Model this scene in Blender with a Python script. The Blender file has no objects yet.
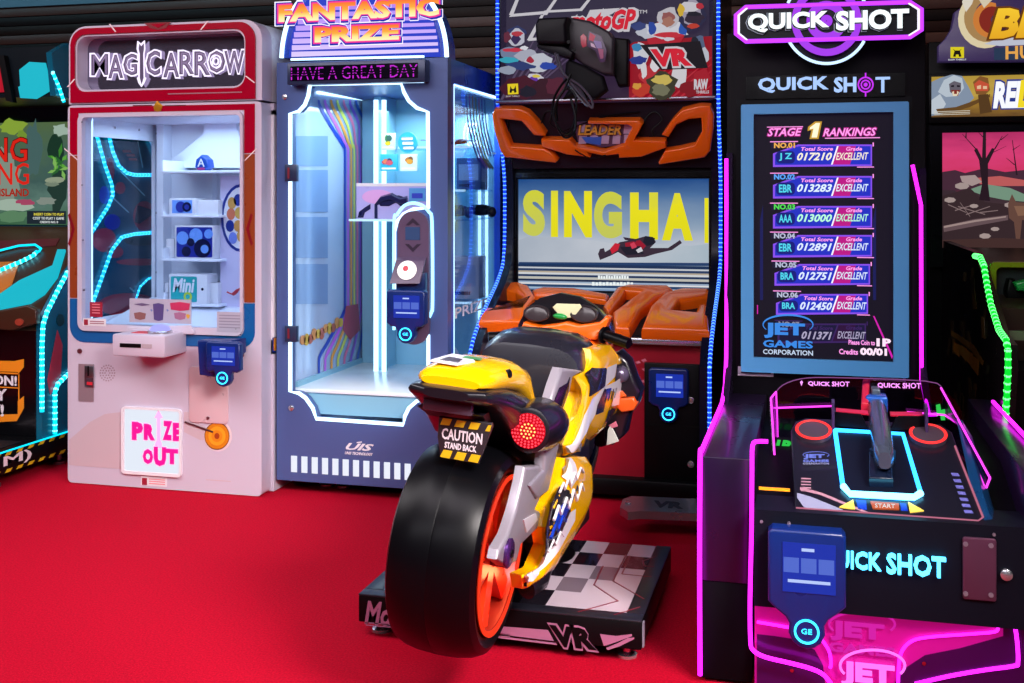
import bpy, bmesh, math, random
from mathutils import Vector, Matrix
from mathutils.geometry import tessellate_polygon
random.seed(7)
R = math.radians
# ---------------------------------------------------------------- camera model (photo 1024x683)
YAW = R(14.7); CT, ST = math.cos(YAW), math.sin(YAW)
EYE = Vector((0, 0, 1.3)); FPX, CXP, HYP = 1140.0, 512.0, 193.0
def ray(px, py):
    u = (px - CXP) / FPX; w = (HYP - py) / FPX
    return Vector((CT * u - ST, ST * u + CT, w))
def at(px, py, Y):                       # point on the plane y = Y
    d = ray(px, py); return EYE + d * (Y / d.y)
def atx(px, py, X):                      # point on the plane x = X
    d = ray(px, py); return EYE + d * (X / d.x)
def atz(px, py, Z):
    d = ray(px, py); return EYE + d * ((Z - EYE.z) / d.z)
def onp(px, py, p0, n):                  # point on any plane
    d = ray(px, py); return EYE + d * ((Vector(p0) - EYE).dot(n) / d.dot(n))
def rc(a, b, c, d, Y):                   # photo rectangle -> x0, x1, z0, z1 on y = Y
    mx, my = (a + c) / 2, (b + d) / 2
    return at(a, my, Y).x, at(c, my, Y).x, at(mx, d, Y).z, at(mx, b, Y).z

# ---------------------------------------------------------------- materials
def lin(h):
    h = h.lstrip('#'); o = []
    for i in (0, 2, 4):
        c = int(h[i:i + 2], 16) / 255
        o.append(c / 12.92 if c <= .04045 else ((c + .055) / 1.055) ** 2.4)
    return (*o, 1)
MATS = {}
def mat(name, col='#888888', rough=.45, metal=0, emit=None, es=0, coat=0, var=.06, bump=0, bscale=60):
    if name in MATS: return MATS[name]
    m = bpy.data.materials.new(name); m.use_nodes = True; MATS[name] = m
    nt = m.node_tree; b = nt.nodes['Principled BSDF']
    b.inputs['Base Color'].default_value = lin(col); b.inputs['Metallic'].default_value = metal
    b.inputs['Roughness'].default_value = rough
    if max(lin(col)[:3]) < .02 and not coat and not metal: b.inputs['Specular IOR Level'].default_value = .16
    b.inputs['Coat Weight'].default_value = coat
    if emit:
        b.inputs['Emission Color'].default_value = lin(emit); b.inputs['Emission Strength'].default_value = es
    if True:
        tc = nt.nodes.new('ShaderNodeTexCoord'); nz = nt.nodes.new('ShaderNodeTexNoise')
        nz.inputs['Scale'].default_value = bscale if bump else 9; nz.inputs['Detail'].default_value = 3
        nt.links.new(tc.outputs['Object'], nz.inputs['Vector'])
        mr = nt.nodes.new('ShaderNodeMapRange'); mr.inputs[3].default_value = max(0, rough - var); mr.inputs[4].default_value = min(1, rough + var * .6)
        nt.links.new(nz.outputs[0], mr.inputs[0]); nt.links.new(mr.outputs[0], b.inputs['Roughness'])
        if bump:
            bp = nt.nodes.new('ShaderNodeBump'); bp.inputs['Strength'].default_value = bump; bp.inputs['Distance'].default_value = .01
            nt.links.new(nz.outputs[0], bp.inputs['Height']); nt.links.new(bp.outputs[0], b.inputs['Normal'])
    return m
def glow(name, col='#ffffff', es=1.0):             # something that gives off light: a lamp, a strip, a screen
    if name in MATS: return MATS[name]
    m = bpy.data.materials.new(name); m.use_nodes = True; MATS[name] = m
    b = m.node_tree.nodes['Principled BSDF']; b.inputs['Base Color'].default_value = (.003, .003, .003, 1)
    b.inputs['Roughness'].default_value = .5; b.inputs['Specular IOR Level'].default_value = .12
    b.inputs['Emission Color'].default_value = lin(col); b.inputs['Emission Strength'].default_value = es
    return m
def ramp_glow(name, stops, es=1.0, axis=2, noise=0, nscale=4, stretch=(1, 1, 1)):   # picture content of a screen or a backlit sign
    if name in MATS: return MATS[name]
    m = bpy.data.materials.new(name); m.use_nodes = True; MATS[name] = m
    nt = m.node_tree; b = nt.nodes['Principled BSDF']; b.inputs['Base Color'].default_value = (.003, .003, .003, 1); b.inputs['Roughness'].default_value = .5; b.inputs['Specular IOR Level'].default_value = .12
    tc = nt.nodes.new('ShaderNodeTexCoord'); sp = nt.nodes.new('ShaderNodeSeparateXYZ'); nt.links.new(tc.outputs['Generated'], sp.inputs[0])
    cr = nt.nodes.new('ShaderNodeValToRGB'); e = cr.color_ramp.elements
    while len(e) < len(stops): e.new(.5)
    for k, (p, c) in enumerate(stops): e[k].position = p; e[k].color = lin(c)
    src = sp.outputs[axis]
    if noise:
        mp = nt.nodes.new('ShaderNodeMapping'); mp.inputs['Scale'].default_value = stretch; nt.links.new(tc.outputs['Generated'], mp.inputs[0])
        nz = nt.nodes.new('ShaderNodeTexNoise'); nz.inputs['Scale'].default_value = nscale; nz.inputs['Detail'].default_value = 5; nt.links.new(mp.outputs[0], nz.inputs['Vector'])
        ma = nt.nodes.new('ShaderNodeMath'); ma.operation = 'MULTIPLY_ADD'; ma.inputs[1].default_value = noise
        sb = nt.nodes.new('ShaderNodeMath'); sb.operation = 'SUBTRACT'; sb.inputs[1].default_value = noise * .5
        nt.links.new(nz.outputs[0], ma.inputs[0]); nt.links.new(src, ma.inputs[2]); nt.links.new(ma.outputs[0], sb.inputs[0]); src = sb.outputs[0]
    nt.links.new(src, cr.inputs[0]); nt.links.new(cr.outputs[0], b.inputs['Emission Color']); b.inputs['Emission Strength'].default_value = es
    return m
def glass(name, tint='#eef6ff', refl=.12, rough=.02):
    if name in MATS: return MATS[name]
    m = bpy.data.materials.new(name); m.use_nodes = True; MATS[name] = m
    nt = m.node_tree; nt.nodes.clear()
    o = nt.nodes.new('ShaderNodeOutputMaterial'); t = nt.nodes.new('ShaderNodeBsdfTransparent'); g = nt.nodes.new('ShaderNodeBsdfGlossy')
    t.inputs[0].default_value = lin(tint); g.inputs['Roughness'].default_value = rough; g.inputs[0].default_value = (1, 1, 1, 1)
    f = nt.nodes.new('ShaderNodeLayerWeight'); f.inputs[0].default_value = .12
    mu = nt.nodes.new('ShaderNodeMath'); mu.operation = 'MULTIPLY_ADD'; mu.inputs[1].default_value = .3; mu.inputs[2].default_value = refl * .3; mu.use_clamp = True
    nt.links.new(f.outputs['Fresnel'], mu.inputs[0]); mx = nt.nodes.new('ShaderNodeMixShader')
    nt.links.new(mu.outputs[0], mx.inputs[0]); nt.links.new(t.outputs[0], mx.inputs[1]); nt.links.new(g.outputs[0], mx.inputs[2]); nt.links.new(mx.outputs[0], o.inputs[0])
    return m

# ---------------------------------------------------------------- mesh building
COL = bpy.context.scene.collection
ORG = {}
_TX = {}
def text_data(s, bold=0, shear=0, res=2, spacing=1.0):
    k = (s, bold, shear, res, spacing)
    if k not in _TX:
        cu = bpy.data.curves.new('lettering', 'FONT'); cu.body = s; cu.size = 1; cu.extrude = .5; cu.offset = bold; cu.shear = shear
        cu.resolution_u = res; cu.space_character = spacing; cu.fill_mode = 'BOTH'
        ob = bpy.data.objects.new('lettering', cu)
        me = bpy.data.meshes.new_from_object(ob)
        vs = [v.co.copy() for v in me.vertices]; fs = [tuple(p.vertices) for p in me.polygons]
        bpy.data.objects.remove(ob); bpy.data.curves.remove(cu); bpy.data.meshes.remove(me)
        xs = [v.x for v in vs]; ys = [v.y for v in vs]
        _TX[k] = (vs, fs, min(xs), max(xs), min(ys), max(ys))
    return _TX[k]
def rrect(x0, x1, z0, z1, r, n=5):
    r = min(r, (x1 - x0) / 2, (z1 - z0) / 2); o = []
    for cx, cz, a in ((x1 - r, z1 - r, 0), (x0 + r, z1 - r, 90), (x0 + r, z0 + r, 180), (x1 - r, z0 + r, 270)):
        for k in range(n + 1):
            t = R(a + 90 * k / n); o.append((cx + r * math.cos(t), cz + r * math.sin(t)))
    return o
def circ(cx, cz, rx, rz=None, n=24, a0=0):
    rz = rx if rz is None else rz
    return [(cx + rx * math.cos(R(a0) + 2 * math.pi * k / n), cz + rz * math.sin(R(a0) + 2 * math.pi * k / n)) for k in range(n)]
def spl(pts, n=6, closed=False):          # Catmull-Rom through the points
    P = [Vector(p) for p in pts]; o = []; m = len(P)
    for i in range(m if closed else m - 1):
        a = P[(i - 1) % m] if closed or i > 0 else P[i]; b = P[i]; c = P[(i + 1) % m]; d = P[(i + 2) % m] if closed or i + 2 < m else c
        for k in range(n):
            t = k / n
            o.append(.5 * ((2 * b) + (c - a) * t + (2 * a - 5 * b + 4 * c - d) * t * t + (3 * b - a - 3 * c + d) * t ** 3))
    if not closed: o.append(P[-1])
    return o
class MB:
    def __init__(s): s.v = []; s.f = []; s.mi = []; s.mats = []
    def _m(s, m):
        if m not in s.mats: s.mats.append(m)
        return s.mats.index(m)
    def add(s, vs, fs, m):
        o = len(s.v); i = s._m(m); s.v += [Vector(v) for v in vs]
        for f in fs: s.f.append(tuple(o + k for k in f)); s.mi.append(i)
        return s
    def addbm(s, bm, m):
        bm.verts.ensure_lookup_table(); bm.verts.index_update()
        s.add([v.co.copy() for v in bm.verts], [tuple(v.index for v in f.verts) for f in bm.faces], m); bm.free(); return s
    def box(s, x0, x1, y0, y1, z0, z1, m, bev=0, seg=2):
        bm = bmesh.new(); bmesh.ops.create_cube(bm, size=1)
        for v in bm.verts: v.co = Vector((x0 + (v.co.x + .5) * (x1 - x0), y0 + (v.co.y + .5) * (y1 - y0), z0 + (v.co.z + .5) * (z1 - z0)))
        if bev: bmesh.ops.bevel(bm, geom=bm.edges[:], offset=bev, segments=seg, profile=.5, affect='EDGES')
        return s.addbm(bm, m)
    def plate(s, polys, axis, a, b, m, bev=0):  # outline (with holes) swept along an axis from a to b; bev chamfers the a side
        def P(p, h): return {'y': (p[0], h, p[1]), 'x': (h, p[0], p[1]), 'z': (p[0], p[1], h)}[axis]
        if len(polys) == 1 and bev:
            bm = bmesh.new(); lo = [bm.verts.new(P(p, a)) for p in polys[0]]; f = bm.faces.new(lo)
            r = bmesh.ops.extrude_face_region(bm, geom=[f]); d = Vector(P((0, 0), b)) - Vector(P((0, 0), a))
            for e in r['geom']:
                if isinstance(e, bmesh.types.BMVert): e.co += d
            bmesh.ops.recalc_face_normals(bm, faces=bm.faces[:])
            es = [e for e in bm.edges if all(v in lo for v in e.verts)]
            bmesh.ops.bevel(bm, geom=es, offset=bev, segments=3, profile=.5, affect='EDGES', clamp_overlap=True)
            return s.addbm(bm, m)
        tri = tessellate_polygon([[Vector((p[0], p[1], 0)) for p in q] for q in polys]) if len(polys) > 1 else None
        fl = [p for q in polys for p in q]; n = len(fl)
        vs = [P(p, a) for p in fl] + [P(p, b) for p in fl]; fs = []
        if tri:
            for t in tri: fs.append(tuple(t)); fs.append(tuple(n + k for k in reversed(t)))
        else: fs += [tuple(range(n)), tuple(reversed(range(n, 2 * n)))]
        o = 0
        for q in polys:
            k = len(q)
            for i in range(k): j = (i + 1) % k; fs.append((o + i, o + j, n + o + j, n + o + i))
            o += k
        return s.add(vs, fs, m)
    def slab(s, pts, off, m, bev=0):             # any planar 3-D outline thickened by the vector off (pts = far side, pts+off = near side)
        bm = bmesh.new(); lo = [bm.verts.new(Vector(p)) for p in pts]; f = bm.faces.new(lo)
        r = bmesh.ops.extrude_face_region(bm, geom=[f]); hi = [e for e in r['geom'] if isinstance(e, bmesh.types.BMVert)]
        for e in hi: e.co += Vector(off)
        bmesh.ops.recalc_face_normals(bm, faces=bm.faces[:])
        if bev:
            es = [e for e in bm.edges if all(v in hi for v in e.verts)]
            bmesh.ops.bevel(bm, geom=es, offset=bev, segments=3, profile=.5, affect='EDGES', clamp_overlap=True)
        return s.addbm(bm, m)
    def tube(s, path, r, m, n=8, closed=False, cap=True):
        P = [Vector(p) for p in path]; L = len(P); vs = []; fs = []; up = None
        rs = r if isinstance(r, (list, tuple)) else [r] * L
        for i, p in enumerate(P):
            a = P[(i - 1) % L] if closed or i else P[i]; b = P[(i + 1) % L] if closed or i < L - 1 else P[i]
            t = (b - a); t = t.normalized() if t.length > 1e-9 else Vector((0, 0, 1))
            if up is None: up = t.orthogonal().normalized()
            up = (up - t * up.dot(t)); up = up.normalized() if up.length > 1e-6 else t.orthogonal().normalized()
            w = t.cross(up)
            for k in range(n): an = 2 * math.pi * k / n; vs.append(p + (up * math.cos(an) + w * math.sin(an)) * rs[i])
        for i in range(L if closed else L - 1):
            for k in range(n):
                j = (i + 1) % L; fs.append((i * n + k, i * n + (k + 1) % n, j * n + (k + 1) % n, j * n + k))
        if cap and not closed: fs += [tuple(reversed(range(n))), tuple(range((L - 1) * n, L * n))]
        return s.add(vs, fs, m)
    def lathe(s, prof, c, axis, m, n=32, closed=False, cap=True):   # prof: (radius, distance along axis)
        c = Vector(c); ax = Vector(axis).normalized(); u = ax.orthogonal().normalized(); w = ax.cross(u); vs = []; fs = []; L = len(prof)
        for r, h in prof:
            for k in range(n): a = 2 * math.pi * k / n; vs.append(c + ax * h + (u * math.cos(a) + w * math.sin(a)) * max(r, 1e-5))
        for i in range(L if closed else L - 1):
            j = (i + 1) % L
            for k in range(n): fs.append((i * n + k, i * n + (k + 1) % n, j * n + (k + 1) % n, j * n + k))
        if not closed and cap: fs += [tuple(reversed(range(n))), tuple(range((L - 1) * n, L * n))]
        return s.add(vs, fs, m)
    def loft(s, secs, m, cap=True):
        n = len(secs[0]); vs = [p for q in secs for p in q]; fs = []
        for i in range(len(secs) - 1):
            for k in range(n): fs.append((i * n + k, i * n + (k + 1) % n, (i + 1) * n + (k + 1) % n, (i + 1) * n + k))
        if cap: fs += [tuple(reversed(range(n))), tuple(range((len(secs) - 1) * n, len(secs) * n))]
        return s.add(vs, fs, m)
    def ball(s, c, rx, ry, rz, m, n=16, k=10):
        c = Vector(c); vs = []; fs = []
        for i in range(k + 1):
            a = math.pi * i / k
            for j in range(n): b = 2 * math.pi * j / n; vs.append(c + Vector((rx * math.sin(a) * math.cos(b), ry * math.sin(a) * math.sin(b), rz * math.cos(a))))
        for i in range(k):
            for j in range(n): fs.append((i * n + j, i * n + (j + 1) % n, (i + 1) * n + (j + 1) % n, (i + 1) * n + j))
        return s.add(vs, fs, m)
    def text3(s, t, o, U, V, N, m, bold=0, shear=0, res=2, spacing=1.0):   # lettering fitted to the frame o, U (whole width), V (whole height), N (thickness)
        vs, fs, x0, x1, y0, y1 = text_data(t, bold, shear, res, spacing); o, U, V, N = Vector(o), Vector(U), Vector(V), Vector(N)
        return s.add([o + U * ((v.x - x0) / (x1 - x0)) + V * ((v.y - y0) / (y1 - y0)) + N * (v.z + .5) for v in vs], fs, m)
    def text(s, t, x0, x1, z0, z1, y, m, th=.003, **k):      # faces -Y
        return s.text3(t, (x0, y, z0), (x1 - x0, 0, 0), (0, 0, z1 - z0), (0, -th, 0), m, **k)
    def tpx(s, t, a, b, c, d, Y, m, th=.003, **k):            # lettering filling a photo rectangle on the plane y = Y
        return s.text(t, *rc(a, b, c, d, Y), Y, m, th, **k)
    def rpx(s, a, b, c, d, Y, m, th=.003, rad=0, bev=0):      # rectangle of the photo on y = Y, th thick towards the viewer
        x0, x1, z0, z1 = rc(a, b, c, d, Y)
        if rad: return s.plate([rrect(x0, x1, z0, z1, rad)], 'y', Y - th, Y, m, bev)
        return s.box(x0, x1, Y - th, Y, z0, z1, m, bev)
    def ppx(s, pts, Y, m, th=.003, bev=0):                    # polygon of the photo on y = Y
        q = [at(a, b, Y) for a, b in pts]; return s.plate([[(p.x, p.z) for p in q]], 'y', Y - th, Y, m, bev)
    def build(s, name, parent=None, label=None, kind=None, org=None, cat=None, group=None, angle=35):
        me = bpy.data.meshes.new(name); o = bpy.data.objects.new(name, me)
        O = ORG[parent.name] if parent else Vector(org or (0, 0, 0))
        me.from_pydata([v - O for v in s.v], [], s.f)
        for m in s.mats: me.materials.append(m)
        me.polygons.foreach_set('material_index', s.mi)
        bm = bmesh.new(); bm.from_mesh(me); bmesh.ops.recalc_face_normals(bm, faces=bm.faces[:]); bm.to_mesh(me); bm.free()
        me.polygons.foreach_set('use_smooth', [True] * len(me.polygons)); me.set_sharp_from_angle(angle=R(angle)); me.update()
        COL.objects.link(o); ORG[o.name] = O
        if parent: o.parent = parent
        else: o.location = O
        return tag(o, label, cat, group, kind)
def tag(o, label=None, cat=None, group=None, kind=None):
    for k, v in (('label', label), ('category', cat), ('group', group), ('kind', kind)):
        if v: o[k] = v
    return o
def thing(name, loc, label, cat, group=None):
    o = bpy.data.objects.new(name, None); COL.objects.link(o); o.location = loc; o.empty_display_size = .1; ORG[o.name] = Vector(loc)
    return tag(o, label, cat, group)
def walk(path, step):                     # points every step along a path
    P = [Vector(p) for p in path]; o = []; acc = 0
    for a, b in zip(P, P[1:]):
        L = (b - a).length
        while acc < L: o.append((a.lerp(b, acc / L), (b - a).normalized())); acc += step
        acc -= L
    return o
def led(parent, path, r, base, bead, step=.022, name='light_strip', n=8):   # flexible strip with its row of diodes
    mb = MB(); mb.tube(path, r, base, n)
    if bead:
        for p, t in walk(path, step): mb.ball(p, r * 1.15, r * 1.15, r * 1.15, bead, 6, 4)
    return mb.build(name, parent)
def neon(parent, path, r, m, name='neon_tube'): mb = MB(); mb.tube(path, r, m, 8); return mb.build(name, parent)

# ---------------------------------------------------------------- shared materials
BLACK = mat('black_powder_coat', '#050508', .45); DARK = mat('dark_navy_panel', '#0a0c18', .4); GLOSSK = mat('gloss_black', '#040407', .2, coat=.2)
WHITE = mat('white_enamel', '#e9e6ee', .3); CHROME = mat('polished_steel', '#c9c9d2', .22, .8); STEEL = mat('brushed_steel', '#9a9aa6', .35, 1)
RUBBER = mat('black_rubber', '#050508', .34); ORANGE = mat('orange_gloss_plastic', '#f0660e', .22, coat=.4)
YELLOW = mat('yellow_gloss_paint', '#f2b203', .2, coat=.5); RED = mat('red_gloss_panel', '#a20026', .2, coat=.4)
LCYAN = glow('cyan_strip_base', '#00b8d8', 2.2); BCYAN = glow('cyan_diode', '#70f0ff', 4.5)
LBLUE = glow('blue_strip_base', '#0a3cff', 1.4); BBLUE = glow('blue_diode', '#5f9cff', 3)
LGREEN = glow('green_strip_base', '#00c028', 1.6); BGREEN = glow('green_diode', '#58ff70', 4)
LPINK = glow('magenta_neon', '#e81ce8', 3.4); LPINKS = glow('magenta_neon_soft', '#e010d0', 1.2); LWHITE = glow('cool_white_strip', '#b8e0ff', 2.6)
LETW = glow('lit_white_letter', '#eef4ff', 1.15); PAPER = mat('white_print', '#e2e2e8', .5); CARDBLUE = mat('reader_blue_plastic', '#08256a', .3)
SCRB = glow('reader_screen_blue', '#1a36b8', .85); RINGC = glow('reader_ring_cyan', '#35d8ff', 3)
GLASS = glass('clear_glass')
def card_reader(parent, x0, x1, z0, z1, Y, d=.05, rot=0, fr=.62):
    """blue touch card reader: head, narrow tongue, screen, ring"""
    w, h = x1 - x0, z1 - z0; zs = z1 - h * fr; r = w * .24; cx = (x0 + x1) / 2; zc = z0 + r
    pol = [(x0, z1 - .01), (x0 + .01, z1), (x1 - .01, z1), (x1, z1 - .01), (x1, zs), (x1 - w * .1, zs - h * .06), (cx + r * 1.15, zc + r * .7)]
    pol += [(cx + r * math.cos(R(a)), zc + r * math.sin(R(a))) for a in (20, -10, -40, -65, -90, -115, -140, -170, -200)]
    pol += [(cx - r * 1.15, zc + r * .7), (x0 + w * .1, zs - h * .06), (x0, zs)]
    mb = MB(); mb.plate([pol], 'y', Y - d, Y, CARDBLUE, min(.008, w * .06)); body = mb.build('card_reader', parent, 'dark blue touch card reader')
    y = Y - d - .0005; s = MB(); sx0, sx1, sz0, sz1 = x0 + w * .19, x1 - w * .13, zs + h * .1, z1 - h * .1
    s.box(sx0, sx1, y - .002, y, sz0, sz1, SCRB); sw, sh = sx1 - sx0, sz1 - sz0; P = glow('reader_screen_text', '#b8ccff', 1); Q = glow('reader_button', '#5570d8', .9)
    for k in range(3): s.box(sx0 + sw * (.02 + k * .33), sx0 + sw * (.31 + k * .33), y - .003, y - .002, sz0 + sh * .4, sz0 + sh * .7, Q)
    s.box(sx0 + sw * .1, sx0 + sw * .9, y - .003, y - .002, sz0 + sh * .2, sz0 + sh * .26, P); s.box(sx0 + sw * .36, sx0 + sw * .6, y - .003, y - .002, sz0 + sh * .84, sz0 + sh * .9, P)
    s.build('reader_screen', body)
    g = MB(); rr = r * .68; g.plate([circ(cx, zc, rr, n=28), circ(cx, zc, rr * .84, n=28)], 'y', y - .003, y, RINGC)
    g.text('GE', cx - rr * .42, cx + rr * .42, zc - rr * .2, zc + rr * .22, y, RINGC, .002); g.build('ring_light', body)
    return body
# ================================================================ setting
carpet = mat('red_carpet', '#c00020', .95, bump=.5, bscale=420)
nt = carpet.node_tree; b = nt.nodes['Principled BSDF']
tc = nt.nodes.new('ShaderNodeTexCoord'); nz = nt.nodes.new('ShaderNodeTexNoise'); nz.inputs['Scale'].default_value = 160; nz.inputs['Detail'].default_value = 6
cr = nt.nodes.new('ShaderNodeValToRGB'); cr.color_ramp.elements[0].position = .3; cr.color_ramp.elements[0].color = lin('#a80020'); cr.color_ramp.elements[1].position = .75; cr.color_ramp.elements[1].color = lin('#d4062e')
nt.links.new(tc.outputs['Object'], nz.inputs['Vector']); nt.links.new(nz.outputs[0], cr.inputs[0]); nt.links.new(cr.outputs[0], b.inputs['Base Color'])
b.inputs['Specular IOR Level'].default_value = .1
MB().box(-9, 5, -4, 6.9, -.1, 0, carpet).build('floor', kind='structure', label='bright red carpet floor')
plank = mat('dark_wood_plank', '#2a1a18', .38, bump=.15, bscale=14)
bw = MB(); bw.box(-9, 5, 6.94, 7.1, 0, 3.2, mat('dark_wall_paint', '#0d0b12', .6))
pz = [(.1, '#120d14'), (2.02, '#120c12')]
tones = ['#120809', '#3a1a12', '#1a0d0d', '#472416', '#26120e', '#0e0708', '#3c1b13', '#1c0e0b']
for k in range(10): bw.box(-9, 5, 6.9, 6.95, 1.96 + k * .065, 2.022 + k * .065, mat('plank_tone_%d' % (k % 8), tones[k % 8], .5, bump=.1, bscale=18), .004)
bw.box(-9, 5, 6.88, 6.96, 2.61, 3.2, mat('grey_blue_bulkhead', '#3f6478', .5)); bw.box(-9, 5, 6.91, 6.95, 0, 1.97, DARK)
bw.build('wall_back', kind='structure')
dk = mat('side_wall_paint', '#2a2030', .6)
MB().box(-9.1, -9, -4, 7.1, 0, 3.2, dk).build('wall_left', kind='structure')
MB().box(5, 5.1, -4, 7.1, 0, 3.2, dk).build('wall_right', kind='structure')
MB().box(-9, 5, -4.1, -4, 0, 3.2, dk).build('wall_front', kind='structure')
MB().box(-9.1, 5.1, -4.1, 7.1, 3.2, 3.3, mat('ceiling_paint', '#6d6a78', .8)).build('ceiling', kind='structure')
def area(name, loc, rot, sx, sy, w, col):
    l = bpy.data.lights.new(name, 'AREA'); l.shape = 'RECTANGLE'; l.size = sx; l.size_y = sy; l.energy = w; l.color = col
    o = bpy.data.objects.new(name, l); COL.objects.link(o); o.location = loc; o.rotation_euler = rot; return o
area('ceiling_lamp', (-2.7, 2.2, 3.1), (R(18), 0, 0), 2.6, 1.4, 74, (1, .93, .97))
area('ceiling_lamp', (-.6, 1.6, 3.1), (R(22), 0, 0), 2.2, 1.4, 62, (1, .90, .98))
area('ceiling_lamp', (-4.6, 2.6, 3.1), (0, 0, 0), 1.6, 1.6, 62, (1, .93, .96))
area('ceiling_lamp', (-1.6, -1.0, 3.1), (R(35), 0, 0), 4.5, 1.4, 78, (.95, .92, 1))  # front fill added behind the camera to brighten the machine fronts
area('wall_fill', (-4.5, 6.2, 2.95), (R(55), 0, 0), 5, .2, 13, (.45, .85, 1))  # teal fill added to brighten the dark bulkhead, no fixture there
area('wall_fill', (-.6, 6.2, 2.8), (R(50), 0, 0), 4, .2, 5, (1, .6, .5))  # warm fill added to brighten the planks, no fixture there
# lamps inside the glass cabinets
area('showcase_lamp', (-2.75, 4.78, 1.62), (0, 0, 0),   .7, .4, 4.2, (.72, .88, 1))
area('showcase_lamp', (-1.6, 5.2, 1.69), (0, 0, 0), .15, .2, 4, (.6, .88, 1))  # extra light added to brighten the right rear behind the side glass
area('showcase_lamp', (-1.84, 4.95, 1.70), (0, 0, 0), .6, .6, 8, (.66, .9, 1))
area('spot_lamp', (1.5, .9, 2.7), tuple((Vector((-.75, 3.1, .6)) - Vector((1.5, .9, 2.7))).to_track_quat('-Z', 'Y').to_euler()), 1.3, 1.0, 26, (1, .92, .9))
bpy.data.objects['spot_lamp'].data.spread = R(45)
w = bpy.data.worlds.new('arcade_ambient'); bpy.context.scene.world = w; w.use_nodes = True
w.node_tree.nodes['Background'].inputs[0].default_value = (.3, .3, .45, 1); w.node_tree.nodes['Background'].inputs[1].default_value = .16
cam = bpy.data.cameras.new('camera'); co = bpy.data.objects.new('camera', cam); COL.objects.link(co)
co.location = EYE; co.rotation_euler = (R(90), 0, YAW); cam.sensor_width = 36; cam.lens = FPX / 1024 * 36; cam.shift_y = -(341.5 - HYP) / 1024
cam.clip_start = .05; bpy.context.scene.camera = co
sc = bpy.context.scene; sc.view_settings.view_transform = 'Standard'; sc.view_settings.look = 'None'; sc.view_settings.gamma = 1; sc.view_settings.exposure = 0; sc.view_settings.use_curve_mapping = False
sc.cycles.max_bounces = 8; sc.cycles.transparent_max_bounces = 12; sc.cycles.caustics_reflective = False; sc.cycles.caustics_refractive = False; sc.cycles.sample_clamp_indirect = 4
# ================================================================ red and white arrow prize machine
YA = 4.437
MA = thing('prize_machine', (-2.75, 4.9, 0), 'red topped white prize machine with an arrow sign and white boxes inside', 'arcade machine')
PINKW = mat('pale_pink_enamel', '#c9c0d2', .3, var=.012); BRNO = mat('burnt_orange_print', '#8f3f1e', .3, coat=.3); PBLUE = mat('bright_blue_print', '#0b5a9c', .3, coat=.3)
INW = mat('interior_white', '#e8ecf8', .4)
x0, x1 = -3.222, -2.262
# ---- lower cabinet
wo = rc(79, 112, 244, 333, YA)                      # window opening
m = MB(); front = [rrect(x0, x1 - .008, .004, 1.692, .02, 3), rrect(wo[0], wo[1], wo[2], wo[3], .035)]
m.plate(front, 'y', YA, YA + .09, PINKW)
m.box(x0 + .01, x1 + .004, YA + .09, 5.35, .004, .66, PINKW)           # plinth behind the door
m.box(x0 + .01, x1 + .004, YA + .09, 5.35, 1.64, 1.69, PINKW)
m.box(x1 - .03, x1 + .004, YA + .09, 5.35, .6, 1.66, WHITE); m.box(x0 + .01, x1, 5.3, 5.35, .6, 1.66, INW)
# left side wall with a window through to the neighbour
sw = [[(YA + .09, .64), (5.3, .64), (5.3, 1.66), (YA + .09, 1.66)], rrect(4.56, 5.09, .72, 1.56, .03)]
m.plate(sw, 'x', x0 + .01, x0 + .03, INW)
m.box(x0 + .03, x1 - .03, YA + .09, 5.3, .64, .66, INW)
for (y, z) in [(4.53, 1.6), (4.75, 1.61), (4.95, 1.61), (5.1, 1.6), (5.1, 1.2), (5.1, .9)]: m.ball((x0 + .031, y, z), .004, .006, .006, STEEL, 8, 4)
m.build('cabinet', MA)
g = MB(); g.box(x0 + .014, x0 + .02, 4.57, 5.08, .73, 1.55, GLASS); g.build('side_window', MA)
# coloured print around the window
p = MB(); y = YA - .0005
def z160(py): return at(160, py, YA).z
xl, xr = x0 + .012, at(255, 200, YA).x
zr, zo = z160(154), z160(300)
def frame_part(za, zb, mt, yy): 
    for a, b_ in ((xl, wo[0] - .002), (wo[1] + .002, xr)):
        p.plate([[(a, za), (b_, za + (.03 if b_ == wo[0] - .002 else 0)), (b_, zb + (.03 if b_ == wo[0] - .002 else 0)), (a, zb)]] if False else [[(a, za), (b_, za), (b_, zb), (a, zb)]], 'y', yy - .002, yy, mt)
frame_part(zr, wo[3] + .002, RED, y); frame_part(zo, zr - .004, BRNO, y)
p.plate([[(xl, wo[3] + .002), (xr, wo[3] + .002), (xr, 1.682), (xl, 1.682)]], 'y', y - .002, y, RED)
zb = z160(345)
bl = rrect(xl, xr, zb, zo + .2, .07, 6); bl = [q for q in bl if q[1] < zo + .05] 
bl2 = [(xl, zo - .004)] + [q for q in rrect(xl, xr, zb, zo + .4, .07, 6) if q[1] < zb + .071] + [(xr, zo - .004)]
p.plate([bl2, rrect(wo[0] - .002, wo[1] + .002, wo[2] - .002, zo - .0041, .03)], 'y', y - .002, y, PBLUE)
wl = mat('white_pinstripe', '#f0d8dc', .4)
for a, b_ in ((65, 79), (257, 245)):
    q0, q1 = at(a, 148, YA), at(b_, 160, YA); p.slab([(q0.x, y - .003, q0.z), (q1.x, y - .003, q1.z), (q1.x, y - .003, q1.z - .006), (q0.x, y - .003, q0.z - .006)], (0, -.001, 0), wl)
for sx in (71, 250):                                        # dark red arrow ornament on each side band
    dm = mat('dark_red_ornament', '#7c0a1c', .3); e = 1 if sx == 71 else -1
    p.ppx([(sx - 3 * e, 215), (sx - 1 * e, 213), (sx + 4 * e, 229), (sx - 1 * e, 246), (sx - 3 * e, 244), (sx + 1 * e, 229)], YA - .002, dm, .001)
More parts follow.
